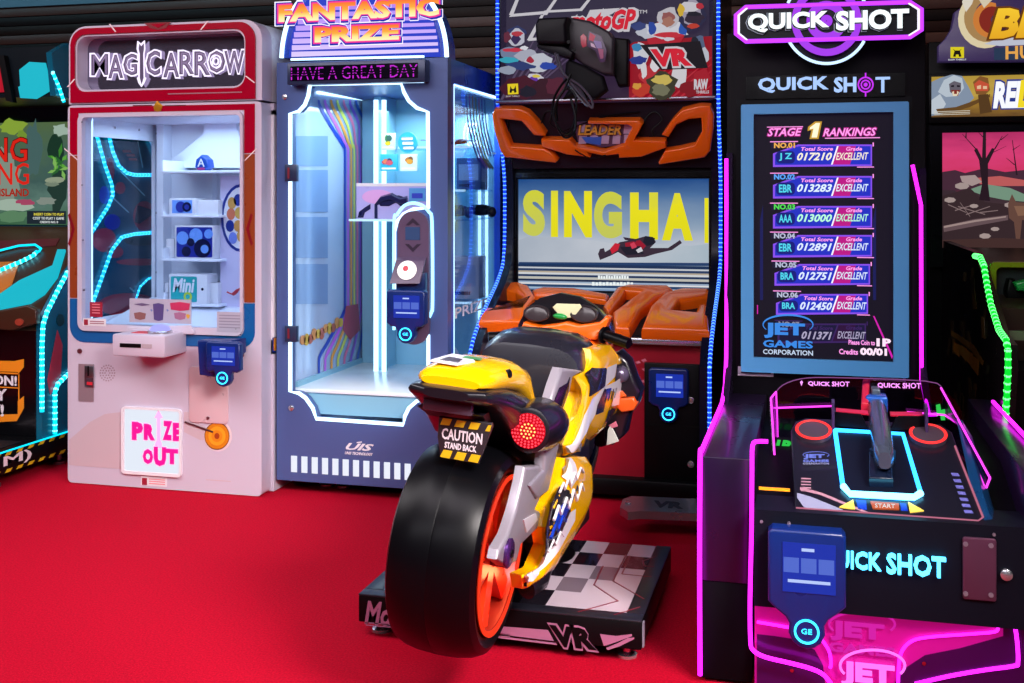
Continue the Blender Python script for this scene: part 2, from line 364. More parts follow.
gold = mat('gold_emblem', '#d89a28', .3, .6)
p.ppx([(154, 107), (156, 103), (158, 101), (160, 103), (163, 106), (161, 111), (158, 112), (155, 111)], YA - .002, gold, .006, .002)
for a, b_ in ((133, 152), (165, 186)): p.rpx(a, 105, b_, 106, YA - .002, mat('dark_pinstripe', '#5a0a18', .4), .001)
p.build('printed_panel', MA)
f = MB(); f.plate([rrect(*wo, .035), rrect(wo[0] + .022, wo[1] - .014, wo[2] + .03, wo[3] - .018, .02)], 'y', YA - .012, YA + .03, PINKW)
for (a, b_) in [(82, 122), (82, 185), (83, 240), (84, 290), (236, 329), (150, 329)]: q = at(a, b_, YA - .012); f.ball((q.x, q.y, q.z), .005, .003, .005, STEEL, 8, 4)
fr_ = f.build('window_frame', MA)
g = MB(); g.box(wo[0] + .01, wo[1] - .01, YA + .012, YA + .018, wo[2] + .01, wo[3] - .01, GLASS); g.build('front_glass', MA)
# interior lights
led(MA, [at(91.5, 117, YA + .1), at(91.5, 318, YA + .1)], .006, LWHITE, None, name='interior_light_strip')
led(MA, [(x1 - .04, YA + .1, .78), (x1 - .04, YA + .1, 1.6)], .006, LWHITE, None, name='interior_light_strip')
# ---- shelving
YB = 5.06
s = MB(); s.box(-3.19, x1 - .03, YB + .06, YB + .09, .66, 1.64, INW)
post = rc(159, 110, 165, 310, YB); s.box(post[0] - .004, post[1], YB - .015, YB + .06, .66, 1.64, INW)
p2 = at(205, 200, YB); s.box(p2.x, p2.x + .03, YB + .02, YB + .06, .66, 1.64, INW)
s.build('back_wall', MA)
shelf_z = {}
for k, (a, b_, py) in enumerate(((161, 243, 170.5), (161, 219, 215), (161, 219, 259), (163, 219, 304))):
    q0, q1 = at(a, py, YB - .2), at(b_, py, YB - .2); z = (q0.z + q1.z) / 2; shelf_z[k] = z
    s = MB(); s.box(q0.x, q1.x, YB - .2, YB + .06, z - .012, z, INW, .003); s.box(q0.x, q0.x + .01, YB - .2, YB + .06, z, z + .05, INW); s.build('shelf', MA)
r = MB(); r.slab([(x0 + .04, YA + .1, .67), (x1 - .04, YA + .1, .67), (x1 - .04, YB - .02, .78), (x0 + .04, YB - .02, .78)], (0, 0, -.01), INW); r.build('prize_chute', MA)
wg = MB(); q = [at(a, b_, YB + .02) for a, b_ in ((174, 160), (206, 134), (206, 118), (236, 118), (243, 140), (243, 168), (178, 168))]
wg.plate([[(v.x, v.z) for v in q]], 'y', YB - .005, YB + .03, INW, .004); wg.build('wing_panel', MA)
# dart board print at the right
d = MB(); d.rpx(221, 176, 246, 322, YB - .12, mat('soft_lilac_print', '#cfc8e6', .5), .006)
ring = glow; navy = mat('navy_print', '#16308c', .4)
def ell(cx, cy, rx, ry, n=24): return [(cx + rx * math.cos(2 * math.pi * k / n), cy + ry * math.sin(2 * math.pi * k / n)) for k in range(n)]
d.ppx([p_ for p_ in ell(241, 218, 20, 34) if p_[0] <= 246], YB - .127, navy, .001)
d.ppx([p_ for p_ in ell(241, 218, 17.5, 31) if p_[0] <= 246], YB - .129, PAPER, .001)
for a, b_, c_ in ((232, 203, '#c9974c'), (238, 200, '#16308c'), (231, 214, '#d07050'), (239, 213, '#caa24a'), (230, 226, '#16308c'), (238, 226, '#c98f48'), (233, 238, '#7286d8'), (241, 236, '#c9974c')):
    d.ppx(ell(a, b_, 4.2, 6, 14), YB - .131, mat('dart_print_' + c_[1:], c_, .45), .001)
d.build('target_panel', MA)
ft = MB(); ft.tube(spl([at(227, 292, YB - .16), at(233, 294, YB - .16), at(238, 290, YB - .16), at(245, 286, YB - .16)], 5), [.004] * 5 + [.009] * 5 + [.006] * 6, mat('red_feather', '#b0142c', .5)); ft.build('feather_ornament', MA)
# ---- marquee box
mk = MB(); zt = 2.045; zb_ = 1.698
op = rc(76, 32.5, 243.5, 89, YA); op = (op[0], op[1], 1.76, 2.0)
def rtop(a, b_, c_, d_, r_): return [(a, c_)] + [(b_, c_)] + [q for q in rrect(a, b_, c_ - 1, d_, r_, 7) if q[1] > c_]
mk.plate([rtop(x0, x1 - .01, zb_, zt, .085), rrect(*op, .05)], 'y', YA + .008, YA + .1, PINKW)
mk.plate([rtop(x0 + .004, x1 - .01, zb_, zt, .085), rrect(op[0] - .02, op[1] + .02, op[2] - .02, op[3] + .02, .055)], 'y', YA + .1, 5.3, WHITE)
mk.build('marquee_box', MA)
mr = MB(); mr.plate([rtop(x0 + .012, xr, zb_ + .006, zt - .01, .075), rrect(op[0] - .008, op[1] + .008, op[2] - .008, op[3] + .008, .055)], 'y', YA, YA + .008, RED)
for a, b_, c_, d_ in ((109, 24, 115, 32), (207, 21, 200, 30), (67, 87, 74, 79), (254, 83, 245, 76)):
    q0, q1 = at(a, b_, YA), at(c_, d_, YA); mr.slab([(q0.x, YA - .0005, q0.z), (q1.x, YA - .0005, q1.z), (q1.x + .008, YA - .0005, q1.z), (q0.x + .008, YA - .0005, q0.z)], (0, -.001, 0), wl)
for e in ([(144, 23), (171, 22), (166, 28), (158, 30), (150, 28)],): mr.ppx(e, YA - .0005, mat('deep_red_crest', '#7c0a1c', .35), .001)
mr.ppx([(150, 24), (166, 23.5), (158, 28)], YA - .002, RED, .001)
mr.rpx(168, 92.5, 242, 93.6, YA - .0005, mat('grey_small_print', '#a06a78', .5), .001)
mr.build('marquee_face', MA)
mg = MB(); mg.box(op[0] - .01, op[1] + .01, YA + .085, YA + .095, op[2] - .01, op[3] + .01, mat('smoked_mirror', '#8f86a0', .1, .85)); mg.build('mirror_panel', MA)
lt = MB(); OUT = glow('white_outline_tube', '#f2e6ff', 1.3); FIL = mat('etched_acrylic', '#5a5070', .35)
yy = YA + .075
def outlined(s, a, b_, c_, d_): 
    lt.tpx(s, a - .8, b_ - .8, c_ + .8, d_ + .8, yy, OUT, .006, bold=.055); lt.tpx(s, a + .8, b_ + .8, c_ - .8, d_ - .8, yy - .006, FIL, .004, bold=.012); lt.tpx(s, a + 2, b_ + 2, c_ - 2, d_ - 2, yy - .010, mat('etched_acrylic_light', '#8f84ac', .35), .002, bold=-.018)
for w_, a, b_, c_, d_ in (('M', 91, 53.5, 109, 76), ('A', 108, 54, 124, 79), ('G', 123, 53, 138, 76), ('C', 146, 50, 161, 76), ('A', 163, 52, 180, 78), ('R', 179, 50.5, 195, 75), ('R', 194, 50.5, 211, 76), ('O', 208, 50, 226, 73.5), ('W', 224, 50, 245, 74)): outlined(w_, a, b_, c_, d_)
lt.ppx([(138, 41), (141.5, 44), (145, 40.5), (145.5, 49), (144.6, 54), (145, 77), (146.5, 78), (144.5, 83), (141.8, 87), (139, 83), (137.5, 78), (139, 77), (138.7, 54), (137.3, 49)], yy - .004, OUT, .006)
lt.ppx([(139.5, 44), (141.6, 46.5), (143.9, 43.5), (144, 49), (143.2, 54), (143.6, 78), (141.8, 84), (140.2, 78), (140.2, 54), (139, 49)], yy - .010, FIL, .003)
for rr in (5.6, 3.2): 
    lt.plate([[(v.x, v.z) for v in [at(a, b_, yy) for a, b_ in ell(217, 61.5, rr, rr * 1.2)]], [(v.x, v.z) for v in [at(a, b_, yy) for a, b_ in ell(217, 61.5, rr - 1, rr * 1.2 - 1.1)]]], 'y', yy - .014, yy - .006, OUT)
lt.build('sign_lettering', MA)
# ---- control box
XR = -2.626; YC = 4.262
cb = MB(); zc0, zc1 = at(140, 357, YC).z, at(140, 335, YC).z; xc0 = at(112, 345, YC).x
cb.box(xc0, XR, YC, YA, zc0, zc1, PINKW, .008); bx_ = cb.build('control_box', MA)
c2 = MB(); c2.rpx(120, 343.5, 141, 347.5, YC, BLACK, .002); c2.rpx(142, 344, 152, 348, YC, mat('grey_slot', '#b5a6b0', .4), .002); c2.build('ticket_slot', bx_)
bt = MB(); bc = Vector(((xc0 * .3 + XR * .7), YC + .085, zc1)); bt.lathe([(.052, 0), (.052, .008), (.046, .012)], bc, (0, 0, 1), CHROME, 24); bt.build('button_ring', bx_)
bt = MB(); bt.lathe([(.044, .006), (.043, .018), (.033, .03), (.015, .036), (.001, .037)], bc, (0, 0, 1), glow('push_button_glow', '#a8a8ff', 1.1), 24); bt.build('push_button', bx_)
lb = MB(); lb.box(xc0 + .06, xc0 + .15, YC + .05, YC + .11, zc1, zc1 + .002, mat('red_label', '#d42a3a', .4)); lb.build('red_label', bx_)
pc = MB(); pc.rpx(130, 299, 191.5, 323, YA - .02, mat('grey_placard', '#b3aec0', .45), .004)
for a, b_, c_, d_, cc in ((134, 303, 150, 306, '#6b5a80'), (134, 312, 146, 320, '#8a5a5a'), (153, 303, 164, 321, '#54457c'), (170, 302, 190, 311, '#c0305c'), (174, 312, 186, 320, '#a46a8a'), (186, 314, 190, 319, '#d8a83c'), (150, 309, 153, 312, '#7080b8'), (166, 309, 169, 312, '#7080b8')):
    pc.ppx([(a, b_ + 1), ((a + c_) / 2, b_), (c_, b_ + 1.5), (c_ - 1, d_ - 1), ((a + c_) / 2, d_), (a + 1, d_ - 1.5)], YA - .0245, mat('placard_print_' + cc[1:], cc, .5), .0008)
pc.ppx([(127, 332), (129, 327), (191, 325), (195, 331), (195, 334), (127, 335)], YA - .014, PINKW, .012, .003)
pc.build('instruction_placard', MA)
st = MB(); st.rpx(90, 302, 102.5, 317, YA - .013, mat('dark_red_sticker', '#9a2038', .4), .001)
for k in range(4): st.rpx(92, 304 + k * 2.8, 100, 305 + k * 2.8, YA - .0145, mat('pale_red_print', '#e08a94', .5), .0006)
st.build('red_sticker', MA); st = MB(); st.rpx(83, 318.5, 106, 326, YA - .013, PAPER, .001); st.rpx(84, 319.5, 88, 325, YA - .0145, mat('dark_red_sticker'), .0006); st.rpx(90, 321, 104, 322, YA - .0145, mat('grey_small_print'), .0006); st.rpx(90, 323, 104, 324, YA - .0145, mat('grey_small_print'), .0006)
st.build('white_sticker', MA); st = MB(); st.rpx(217, 312, 242, 332, YA - .013, mat('grey_placard'), .001)
for k in range(5): st.rpx(219, 315 + k * 3, 240, 316 + k * 3, YA - .0145, mat('grey_print_line', '#8f889c', .5), .0006)
st.build('grey_notice', MA); st = MB(); st.rpx(141, 477, 167, 486, YA, PAPER, .001); st.rpx(142, 478, 147, 485, YA - .001, mat('dark_red_sticker'), .0006)
for k in range(3): st.rpx(149, 479 + k * 2.2, 165, 480 + k * 2.2, YA - .001, mat('pale_red_print'), .0006)
st.build('sticker', MA)
cm = MB(); cm.rpx(79, 364, 94, 401, YA, mat('satin_metal', '#b5a8b4', .35, .6), .004); cm.rpx(85, 366, 94, 387, YA - .004, STEEL, .004, bev=.001); cm.rpx(87.5, 366, 89, 376, YA - .008, BLACK, .001); cm.rpx(86, 378, 93, 386, YA - .008, mat('dark_coin_slot', '#45303c', .4), .002)
cm.rpx(87, 382, 92.5, 385, YA - .011, mat('red_label'), .002); cm.build('coin_slot', MA)
sp = MB()
for k in range(3):
    for j in range(6 * (k + 1)): a = 2 * math.pi * j / (6 * (k + 1)); q = at(107.5 + (k + 1) * 2.4 * math.cos(a), 373 + (k + 1) * 2.6 * math.sin(a), YA); sp.lathe([(.0035, 0), (.0035, .002)], (q.x, YA - .0015, q.z), (0, 1, 0), mat('speaker_hole', '#a08a98', .6), 8)
sp.build('speaker_grille', MA)
for a, b_ in ((80, 351), (242, 355)): sb = MB(); q = at(a, b_, YA); sb.lathe([(.011, 0), (.011, .006), (.006, .008)], (q.x, YA, q.z), (0, -1, 0), mat('lock_barrel', '#7a3a48', .3, .6), 14); sb.build('lock', MA)
pl = MB(); pl.rpx(189.5, 367, 228.5, 423, YA, mat('pink_metal_plate', '#e2c8cf', .3, .2), .006, .02, .002)
for a, b_ in ((208, 375), (208, 418)): q = at(a, b_, YA - .006); pl.lathe([(.007, 0), (.007, .003)], (q.x, q.y, q.z), (0, -1, 0), STEEL, 12)
pl.build('service_plate', MA)
rd = rc(209, 341, 243, 386, YA - .11)
rb = MB(); rb.slab([at(a, b_, YA - .02) for a, b_ in ((212, 338), (246, 338), (246, 352), (236, 362), (228, 374), (214, 372))], (-.02, -.09, 0), CARDBLUE, .006); rb.build('reader_bracket', MA)
card_reader(MA, rd[0], rd[1], rd[2], rd[3], YA - .11, .03)
# prize door
pd = MB(); dr = rc(122.5, 407.5, 182.5, 475, YA); pd.plate([rrect(dr[0], dr[1], dr[2], dr[3], .018), rrect(dr[0] + .014, dr[1] - .01, dr[2] + .014, dr[3] - .01, .01)], 'y', YA - .012, YA, WHITE)
pd.box(dr[0] + .012, dr[1] - .008, YA - .004, YA, dr[2] + .012, dr[3] - .008, glow('lit_prize_door', '#eaf2ff', .95))
PK = mat('hot_pink_print', '#e0127c', .35, emit='#e0127c', es=.75); LP = mat('pale_pink_print', '#f8a8dc', .4, emit='#f8a8dc', es=.5)
for w_, a, b_, c_, d_ in (('P', 132, 422, 143, 440), ('R', 144, 424, 155, 440), ('Z', 163, 421, 172, 440), ('E', 173, 423, 181, 441), ('O', 143, 449, 153, 464), ('U', 154, 447, 166, 466), ('T', 166, 449, 178, 464)):
    pd.tpx(w_, a - .7, b_ - .7, c_ + .7, d_ + .7, YA - .004, LP, .001, bold=.09); pd.tpx(w_, a, b_, c_, d_, YA - .006, PK, .001, bold=.07)
pd.ppx([(154.5, 418), (158.5, 410), (163, 418), (160.5, 418), (160.5, 440), (162, 444), (162, 448), (155, 448), (155, 444), (157, 440), (157, 418)], YA - .0055, LP, .001)
pd.build('prize_door', MA)
# printed swoosh, target and arrow
gp = MB(); sw_ = mat('greyish_pink_print', '#c9b4bd', .32)
gp.ppx([(69, 449), (69, 440), (90, 422), (105, 414), (121, 412), (121, 469), (69, 465)], YA - .0003, sw_, .0006)
gp.build('swoosh_print', MA); gp = MB(); gp.ppx([(184, 412), (190, 412), (200, 424), (214, 432), (213, 440), (200, 440), (184, 432)], YA - .0003, sw_, .0006)
for rx, ry, cc in ((14, 15.5, '#e6d2d6'), (12.6, 14, '#5a2a14'), (12, 13, '#d9821c'), (8.5, 9.5, '#f0a428'), (5.5, 6, '#e38a1e'), (2.5, 3, '#a8401a')):
    gp.ppx(ell(217 + (1 if rx > 13 else 0), 436, rx, ry, 28), YA - .0005 - (16 - rx) * .0002, mat('target_print_' + cc[1:], cc, .3), .0006)
q0, q1 = at(185, 422, YA - .004), at(213, 432, YA - .004); gp.tube([q0, q1], .004, mat('arrow_shaft_print', '#4a1a22', .4)); gp.build('target_print', MA)
sk = MB(); sk.rpx(206, 480, 231, 481, YA, sw_, .001); sk.build('seam_trim', MA)
sk = MB(); Xk = x1 + .0042; q0, q1 = atx(272.5, 352, Xk), atx(279, 352, Xk); U_ = Vector((0, .13, 0)); sk.box(Xk, Xk + .0006, q0.y, q0.y + .14, q0.z - .002, q0.z + .062, mat('navy_print')); sk.text3('M', (Xk + .0006, q0.y + .01, q0.z + .004), U_, (0, 0, .054), (.0006, 0, 0), mat('orange_letter_print', '#f09a28', .4), bold=.05); sk.build('side_sticker', MA)
# prizes on the shelves (things of their own)
def boxthing(name, label, a, b_, c_, d_, Y, dep, mt, cat='box', face=None, group=None, zbase=None):
    x0_, x1_, z0_, z1_ = rc(a, b_, c_, d_, Y)
    if zbase is not None: z1_ += zbase - z0_; z0_ = zbase
    t = thing(name, ((x0_ + x1_) / 2, Y + dep / 2, z0_), label, cat, group or ('cartons on the shelves of the arrow machine' if name == 'gadget_carton' else None))
    mb = MB(); mb.box(x0_, x1_, Y, Y + dep, z0_, z1_, mt, .003); mb.build('carton', t)
    if face: mb = MB(); face(mb, Y, x0_, x1_, z0_, z1_); mb.build('printed_front', t)
    return t
YS = YB - .19
IB = mat('indigo_print', '#1d2f9c', .3); LB_ = mat('light_blue_print', '#6ea0f0', .3); KB = mat('ink_print', '#101640', .25); TEAL = mat('teal_print', '#1fa6a8', .35)
def fc_lens(mb, Y, a, b_, c_, d_):
    w_, h = b_ - a, d_ - c_
    mb.box(a + w_ * .12, a + w_ * .88, Y - .001, Y, c_ + h * .1, d_ - h * .1, LB_); 
    for k, (fx, r_, mm) in enumerate(((.45, .34, IB), (.68, .3, KB), (.68, .16, IB))): mb.plate([circ(a + w_ * fx, c_ + h * .48, h * r_, n=18)], 'y', Y - .002 - k * .0006, Y - .001, mm)
boxthing('gadget_carton', 'small white carton printed with a dark round lens, on the second shelf', 169, 197, 195.5, 213.5, YS, .1, PAPER, face=fc_lens, zbase=shelf_z[1])
boxthing('gadget_carton', 'plain white carton beside the lens carton on the second shelf', 196.5, 199, 218, 214, YS + .02, .1, PAPER, zbase=shelf_z[1])
def fc_blue(mb, Y, a, b_, c_, d_):
    w_, h = b_ - a, d_ - c_; mb.plate([rrect(a + w_ * .04, a + w_ * .97, c_ + h * .05, d_ - h * .05, .008)], 'y', Y - .001, Y, IB)
    for k, (fx, fz, r_, mm) in enumerate(((.2, .62, .2, LB_), (.55, .7, .22, LB_), (.3, .22, .15, KB), (.72, .32, .28, KB), (.78, .3, .13, LB_), (.88, .75, .14, LB_), (.42, .5, .12, KB))): mb.plate([circ(a + w_ * fx, c_ + h * fz, h * r_, n=18)], 'y', Y - .002 - k * .0005, Y - .001, mm)
boxthing('gadget_carton', 'white carton with a deep blue picture front, on the third shelf', 175, 224, 213.5, 257.5, YS, .1, PAPER, face=fc_blue, zbase=shelf_z[2])
boxthing('gadget_carton', 'plain white carton half hidden left of the deep blue carton', 166, 238, 174, 257, YS + .05, .08, PAPER, zbase=shelf_z[2])
def fc_mini(mb, Y, a, b_, c_, d_):
    w_, h = b_ - a, d_ - c_; mb.plate([rrect(a + w_ * .05, a + w_ * .74, c_ + h * .06, d_ - h * .08, .008)], 'y', Y - .001, Y, TEAL)
    mb.text('Mini', a + w_ * .1, a + w_ * .68, c_ + h * .38, d_ - h * .14, Y - .001, PAPER, .001, bold=.03, shear=.2)
    mb.plate([circ(a + w_ * .5, c_ + h * .24, h * .16, n=18)], 'y', Y - .002, Y - .001, mat('lime_print', '#b8d040', .4)); mb.plate([circ(a + w_ * .5, c_ + h * .24, h * .08, n=14)], 'y', Y - .003, Y - .002, TEAL)
    mb.plate([circ(a + w_ * .88, c_ + h * .5, h * .05, n=10)], 'y', Y - .001, Y, KB)
boxthing('gadget_carton', 'white carton with a teal picture front, on the lowest shelf', 169, 274, 207, 303.5, YS, .1, PAPER, face=fc_mini, zbase=shelf_z[3])
boxthing('gadget_carton', 'plain white carton right of the teal fronted carton', 208.5, 283, 218, 303.5, YS + .03, .09, PAPER, zbase=shelf_z[3])
boxthing('gadget_carton', 'thin plain white carton left of the teal fronted carton', 165, 284, 168.5, 303.5, YS + .04, .08, PAPER, zbase=shelf_z[3])
q = at(199, 162, YS); t = thing('puzzle_trophy', (q.x, YS + .05, shelf_z[0]), 'blue and black triangle puzzle trophy alone on the top shelf', 'toy')
mb = MB(); zc = shelf_z[0] + .037; mb.plate([[(q.x - .036, zc - .02), (q.x - .03, zc + .016), (q.x, zc + .04), (q.x + .03, zc + .016), (q.x + .036, zc - .02), (q.x + .015, zc - .036), (q.x - .015, zc - .036)]], 'y', YS + .02, YS + .08, mat('trophy_blue', '#1b4aa8', .25), .008); mb.build('body', t)
mb = MB(); mb.text('A', q.x - .018, q.x + .018, zc - .018, zc + .02, YS + .02, PAPER, .003); mb.plate([circ(q.x, zc - .028, .022, .006, 12)], 'y', YS + .016, YS + .02, mat('trophy_magenta', '#a03070', .3)); mb.build('badge', t)
# ================================================================ jungle gun game at the left edge
XK = -3.45; XKL = -4.85
KK = thing('shooting_game_cabinet', (-4.15, 5.3, 0), 'dark arcade cabinet with a jungle screen, cyan light strips and hazard striped base', 'arcade machine')
m = MB()
prof = [(4.56, .145), (4.56, .69), (4.582, .732), (4.736, .907), (4.92, 1.06), (4.95, 1.74), (4.66, 1.76), (4.63, 1.96), (4.75, 2.02), (6.2, 2.02), (6.2, .155), (4.56, .155)]
KSIDE = mat('dark_teal_print', '#0e5a74', .25)
m.plate([prof], 'x', XK - .03, XK, KSIDE); m.build('side_panel', KK); m = MB(); m.plate([prof], 'x', XKL, XKL + .03, KSIDE); m.build('side_panel', KK)
m = MB(); m.box(XKL + .03, XK - .03, 5.36, 6.2, .06, 2.02, BLACK); m.box(XKL + .03, XK - .03, 4.585, 5.4, .155, .66, BLACK); m.build('cabinet', KK)
sd = MB()
def dx(pts, mt, k=1, th=.002): q = [atx(a, b_, XK) for a, b_ in pts]; sd.plate([[(v.y, v.z) for v in q]], 'x', XK + .0005 * k, XK + .0005 * k + th, mt)
def spot(cx, cy, rx, ry): return [(cx + rx * math.cos(2 * math.pi * k / 18), cy + ry * math.sin(2 * math.pi * k / 18)) for k in range(18)]
KR = mat('coral_print', '#c2334a', .35); KBL = mat('royal_blue_print', '#0c30b0', .35); KT = mat('deep_teal_print', '#063a44', .3)
for c_, (a, b_, rx, ry) in ((KR, (144, 216, 11, 15)), (KR, (110, 170, 4, 12)), (KR, (104, 240, 12, 12)), (KR, (120, 188, 5, 6)), (KBL, (104, 195, 5, 9)), (KBL, (112, 222, 8, 8)), (KR, (128, 305, 30, 12)), (KT, (140, 240, 16, 6)), (KR, (140, 262, 24, 3.5)), (KR, (115, 252, 8, 6))): dx(spot(a, b_, rx, ry), c_)
for a, b_ in ((122, 150), (126, 154), (128, 158)): dx([(a, b_), (a + 8, b_), (a + 9, b_ + 2.5), (a + 1, b_ + 2.5)], KR, 2)
for a, b_, c_, d_ in ((120, 172, 144, 196), (112, 198, 128, 213), (129, 288, 133, 292), (137, 142, 142, 168)): dx([(a, b_), (c_, d_), (c_ + .8, d_ - .8), (a + .8, b_ - .8)], mat('pale_line_print', '#9fd0d8', .4), 3)
dx([(134, 222), (137, 205), (155, 211), (153, 214), (139, 224)], mat('ink_print', '#101640', .25), 3)
dx(spot(60, 320, 4, 6), KT, 2); dx([(47, 380), (57, 330), (62, 345), (60, 378), (50, 395)], KR, 2); sd.build('side_art', KK)
def lk(pts, r=.012, ds=1): led(KK, [atx(a, b_, XK + .012) for a, b_ in pts], r * .8, LCYAN, BCYAN if ds else None, .028)
lk([(67, 273), (58, 290), (47, 312), (43, 325), (42, 345), (42, 412)], .013)
lk([(72, 372), (66, 376), (58, 384), (55, 392), (55, 434)], .013)
lk([(97, 136), (105, 165), (112, 185), (113, 195), (108, 207), (92, 232)], .011)
lk([(109, 136), (113, 152), (119, 166), (127, 173), (135, 175), (160, 175)], .011)
lk([(160, 232), (135, 234), (122, 237), (112, 250), (92, 305)], .011)
lk([(160, 275), (148, 279), (140, 287), (135, 302), (134, 315)], .007); lk([(149, 138), (160, 165)], .006)
lk([(53, 73), (59, 87), (64, 102)], .010)
# hood with a glowing panel
h = MB(); h.box(XKL + .03, XK - .03, 4.7, 5.36, 1.76, 2.0, mat('hood_navy', '#071018', .4)); h.build('hood', KK)
h = MB(); h.ppx([(20, 70), (30, 62), (46, 63), (50, 80), (54, 89), (37, 99), (21, 98), (19, 87), (21, 86)], 4.699, glow('aqua_panel', '#16b8cc', 1.0), .006); h.build('glowing_panel', KK)
h = MB(); h.ppx([(-10, 70), (0, 62), (6, 92), (-10, 93)], 4.699, glow('red_panel', '#c00c28', .8), .006); h.ppx([(2, 56), (8, 56), (17, 103), (10, 101)], 4.699, BLACK, .03); h.build('red_panel', KK)
# screen
YK = 5.28; bz = MB(); r_ = rc(-40, 119, 75, 236, YK); bz.box(XKL + .03, XK - .03, YK, YK + .08, r_[2] - .02, 1.77, mat('bezel_teal', '#0b4654', .35)); bz.build('screen_bezel', KK)
sv = rc(-60, 123, 72, 224.5, YK); s = MB()
jung = ramp_glow('jungle_picture', [(0, '#3f6a4c'), (.25, '#5d7f74'), (.45, '#41605c'), (.7, '#4d6b58'), (1, '#587048')], .8, 2, .7, 5)
s.box(sv[0], sv[1], YK - .008, YK, sv[2], sv[3], jung)
def G(c_, es=.8): return glow('picture_' + c_[1:], c_, es)
def blob(mb, cx, cy, rx, ry, c_, k, Y, n=9, jag=.25, es=.8):
    q = []
    for i in range(n * 2): a = 2 * math.pi * i / (n * 2); f_ = 1 + random.uniform(-jag, jag); q.append((cx + rx * f_ * math.cos(a), cy + ry * f_ * math.sin(a)))
    mb.ppx(q, Y - .008 - .0006 * k, G(c_, es), .0005)
blob(s, 12, 127, 14, 8, '#8fae3e', 1, YK); blob(s, 22, 135, 5, 5, '#7a9c38', 2, YK); blob(s, 34, 150, 8, 26, '#4a6a68', 1, YK); blob(s, 5, 180, 16, 28, '#8a9a8c', 1, YK); blob(s, 60, 130, 8, 6, '#a8c0b0', 1, YK); blob(s, 10, 205, 22, 6, '#a9bfae', 2, YK); blob(s, 26, 202, 9, 3, '#b04a6a', 3, YK); blob(s, 12, 217, 16, 7, '#5f8a66', 2, YK)
blob(s, 58, 190, 9, 24, '#223c34', 1, YK); blob(s, 57, 150, 8, 15, '#1c3a2c', 1, YK)
for k in range(16):
    a = -2.9 + k * .38; cx, cy = 56 + (k % 3) * 3, 158 + (k % 4) * 4; L = 9 + (k % 5) * 1.6
    s.ppx([(cx, cy), (cx + L * .5 * math.cos(a) - 2 * math.sin(a), cy + L * .5 * math.sin(a) + 1.6 * math.cos(a)), (cx + L * math.cos(a), cy + L * math.sin(a)), (cx + L * .5 * math.cos(a) + 2 * math.sin(a), cy + L * .5 * math.sin(a) - 1.6 * math.cos(a))], YK - .0105 - .0004 * (k % 4), G(('#3f8a34', '#62b040', '#2d6a34', '#86c060')[k % 4]), .0003)
blob(s, 55, 180, 10, 3, '#9aa68c', 4, YK, jag=.1); blob(s, 52, 184, 7, 2.4, '#7c8c78', 4, YK, jag=.1); blob(s, 46, 201, 10, 3.5, '#8a968c', 4, YK, jag=.2)
s.rpx(27, 211, 66, 224, YK - .0105, G('#1c2a34'), .0005)
LR = glow('poster_red_letter', '#e02418', .9); s.tpx('KING', -34, 137, 28, 162.5, YK - .012, glow('poster_dark_outline', '#5a0c10', .8), .0008, bold=.03); s.tpx('KING', -33.5, 138, 27, 162, YK - .0135, LR, .001, bold=.005)
s.tpx('KONG', -34, 163, 29, 185, YK - .0135, LR, .001, bold=.005); s.tpx('OF SKULL ISLAND', -42, 188.5, 29, 196.5, YK - .0135, glow('poster_brick_letter', '#b02a1c', .8), .001, bold=.03)
s.tpx('INSERT COIN TO PLAY', 34, 213, 64, 215.6, YK - .012, glow('yellow_small_print', '#f0e048', 1), .001); s.tpx('COST TO PLAY 1 GAME', 33, 217, 64, 219.6, YK - .012, glow('white_small_print', '#e8f0f0', 1), .001); s.tpx('CREDITS NO. 0', 40, 221, 58, 223.2, YK - .012, glow('white_small_print'), .001)
s.build('screen', KK)
# sloping console: plane from (4.6,.70) up to (5.24,1.10)
P0 = Vector((0, 4.6, .72)); Nn = Vector((0, -.37, .64)).normalized()
c = MB(); c.slab([(XKL + .03, 4.56, .66), (XK - .03, 4.56, .66), (XK - .03, 5.28, 1.12), (XKL + .03, 5.28, 1.12)], (0, .02, -.05), mat('console_bronze', '#3d2418', .35)); c.build('console', KK)
P0 = Vector((0, 4.56, .66)); Nn = Vector((0, -.46, .72)).normalized()
def on_c(a, b_): return onp(a, b_, P0, Nn)
c = MB(); c.slab([on_c(a, b_) for a, b_ in ((-20, 305), (0, 296), (20, 282), (53, 267), (58, 251), (66, 251), (58, 278), (45, 295), (31, 304), (0, 310), (-20, 313))], Nn * .012, glow('aqua_panel'), .002)
c.build('glowing_console_band', KK)
c = MB(); c.slab([on_c(a, b_) for a, b_ in ((-20, 263), (20, 262), (12, 285), (0, 294), (-20, 302))], Nn * .004, mat('amber_print', '#c8742c', .4)); c.slab([on_c(a, b_) for a, b_ in ((-20, 242), (60, 239), (56, 246), (-20, 252))], Nn * .004, mat('maroon_print', '#5c1c28', .4)); c.build('console_art', KK)
led(KK, [on_c(a, b_) + Nn * .015 for a, b_ in ((-20, 262), (0, 253), (20, 248), (36, 247), (42, 251), (40, 254))], .006, LCYAN, None)
led(KK, [on_c(a, b_) + Nn * .015 for a, b_ in ((-20, 281), (0, 273), (22, 264), (34, 258), (38, 254))], .010, LCYAN, BCYAN, .026)
c = MB(); c.slab([at(a, b_, 4.55) for a, b_ in ((-30, 312), (0, 311), (31, 305), (40, 309), (40, 323), (16, 330), (-30, 326))], (0, -.03, 0), mat('console_bronze'), .006); c.build('console_lip', KK)
c = MB(); q = at(20, 322, 4.52); c.plate([circ(q.x, q.z, .022, .016)], 'y', 4.512, 4.52, mat('brick_badge', '#9a3c2c', .3)); c.build('badge', KK)
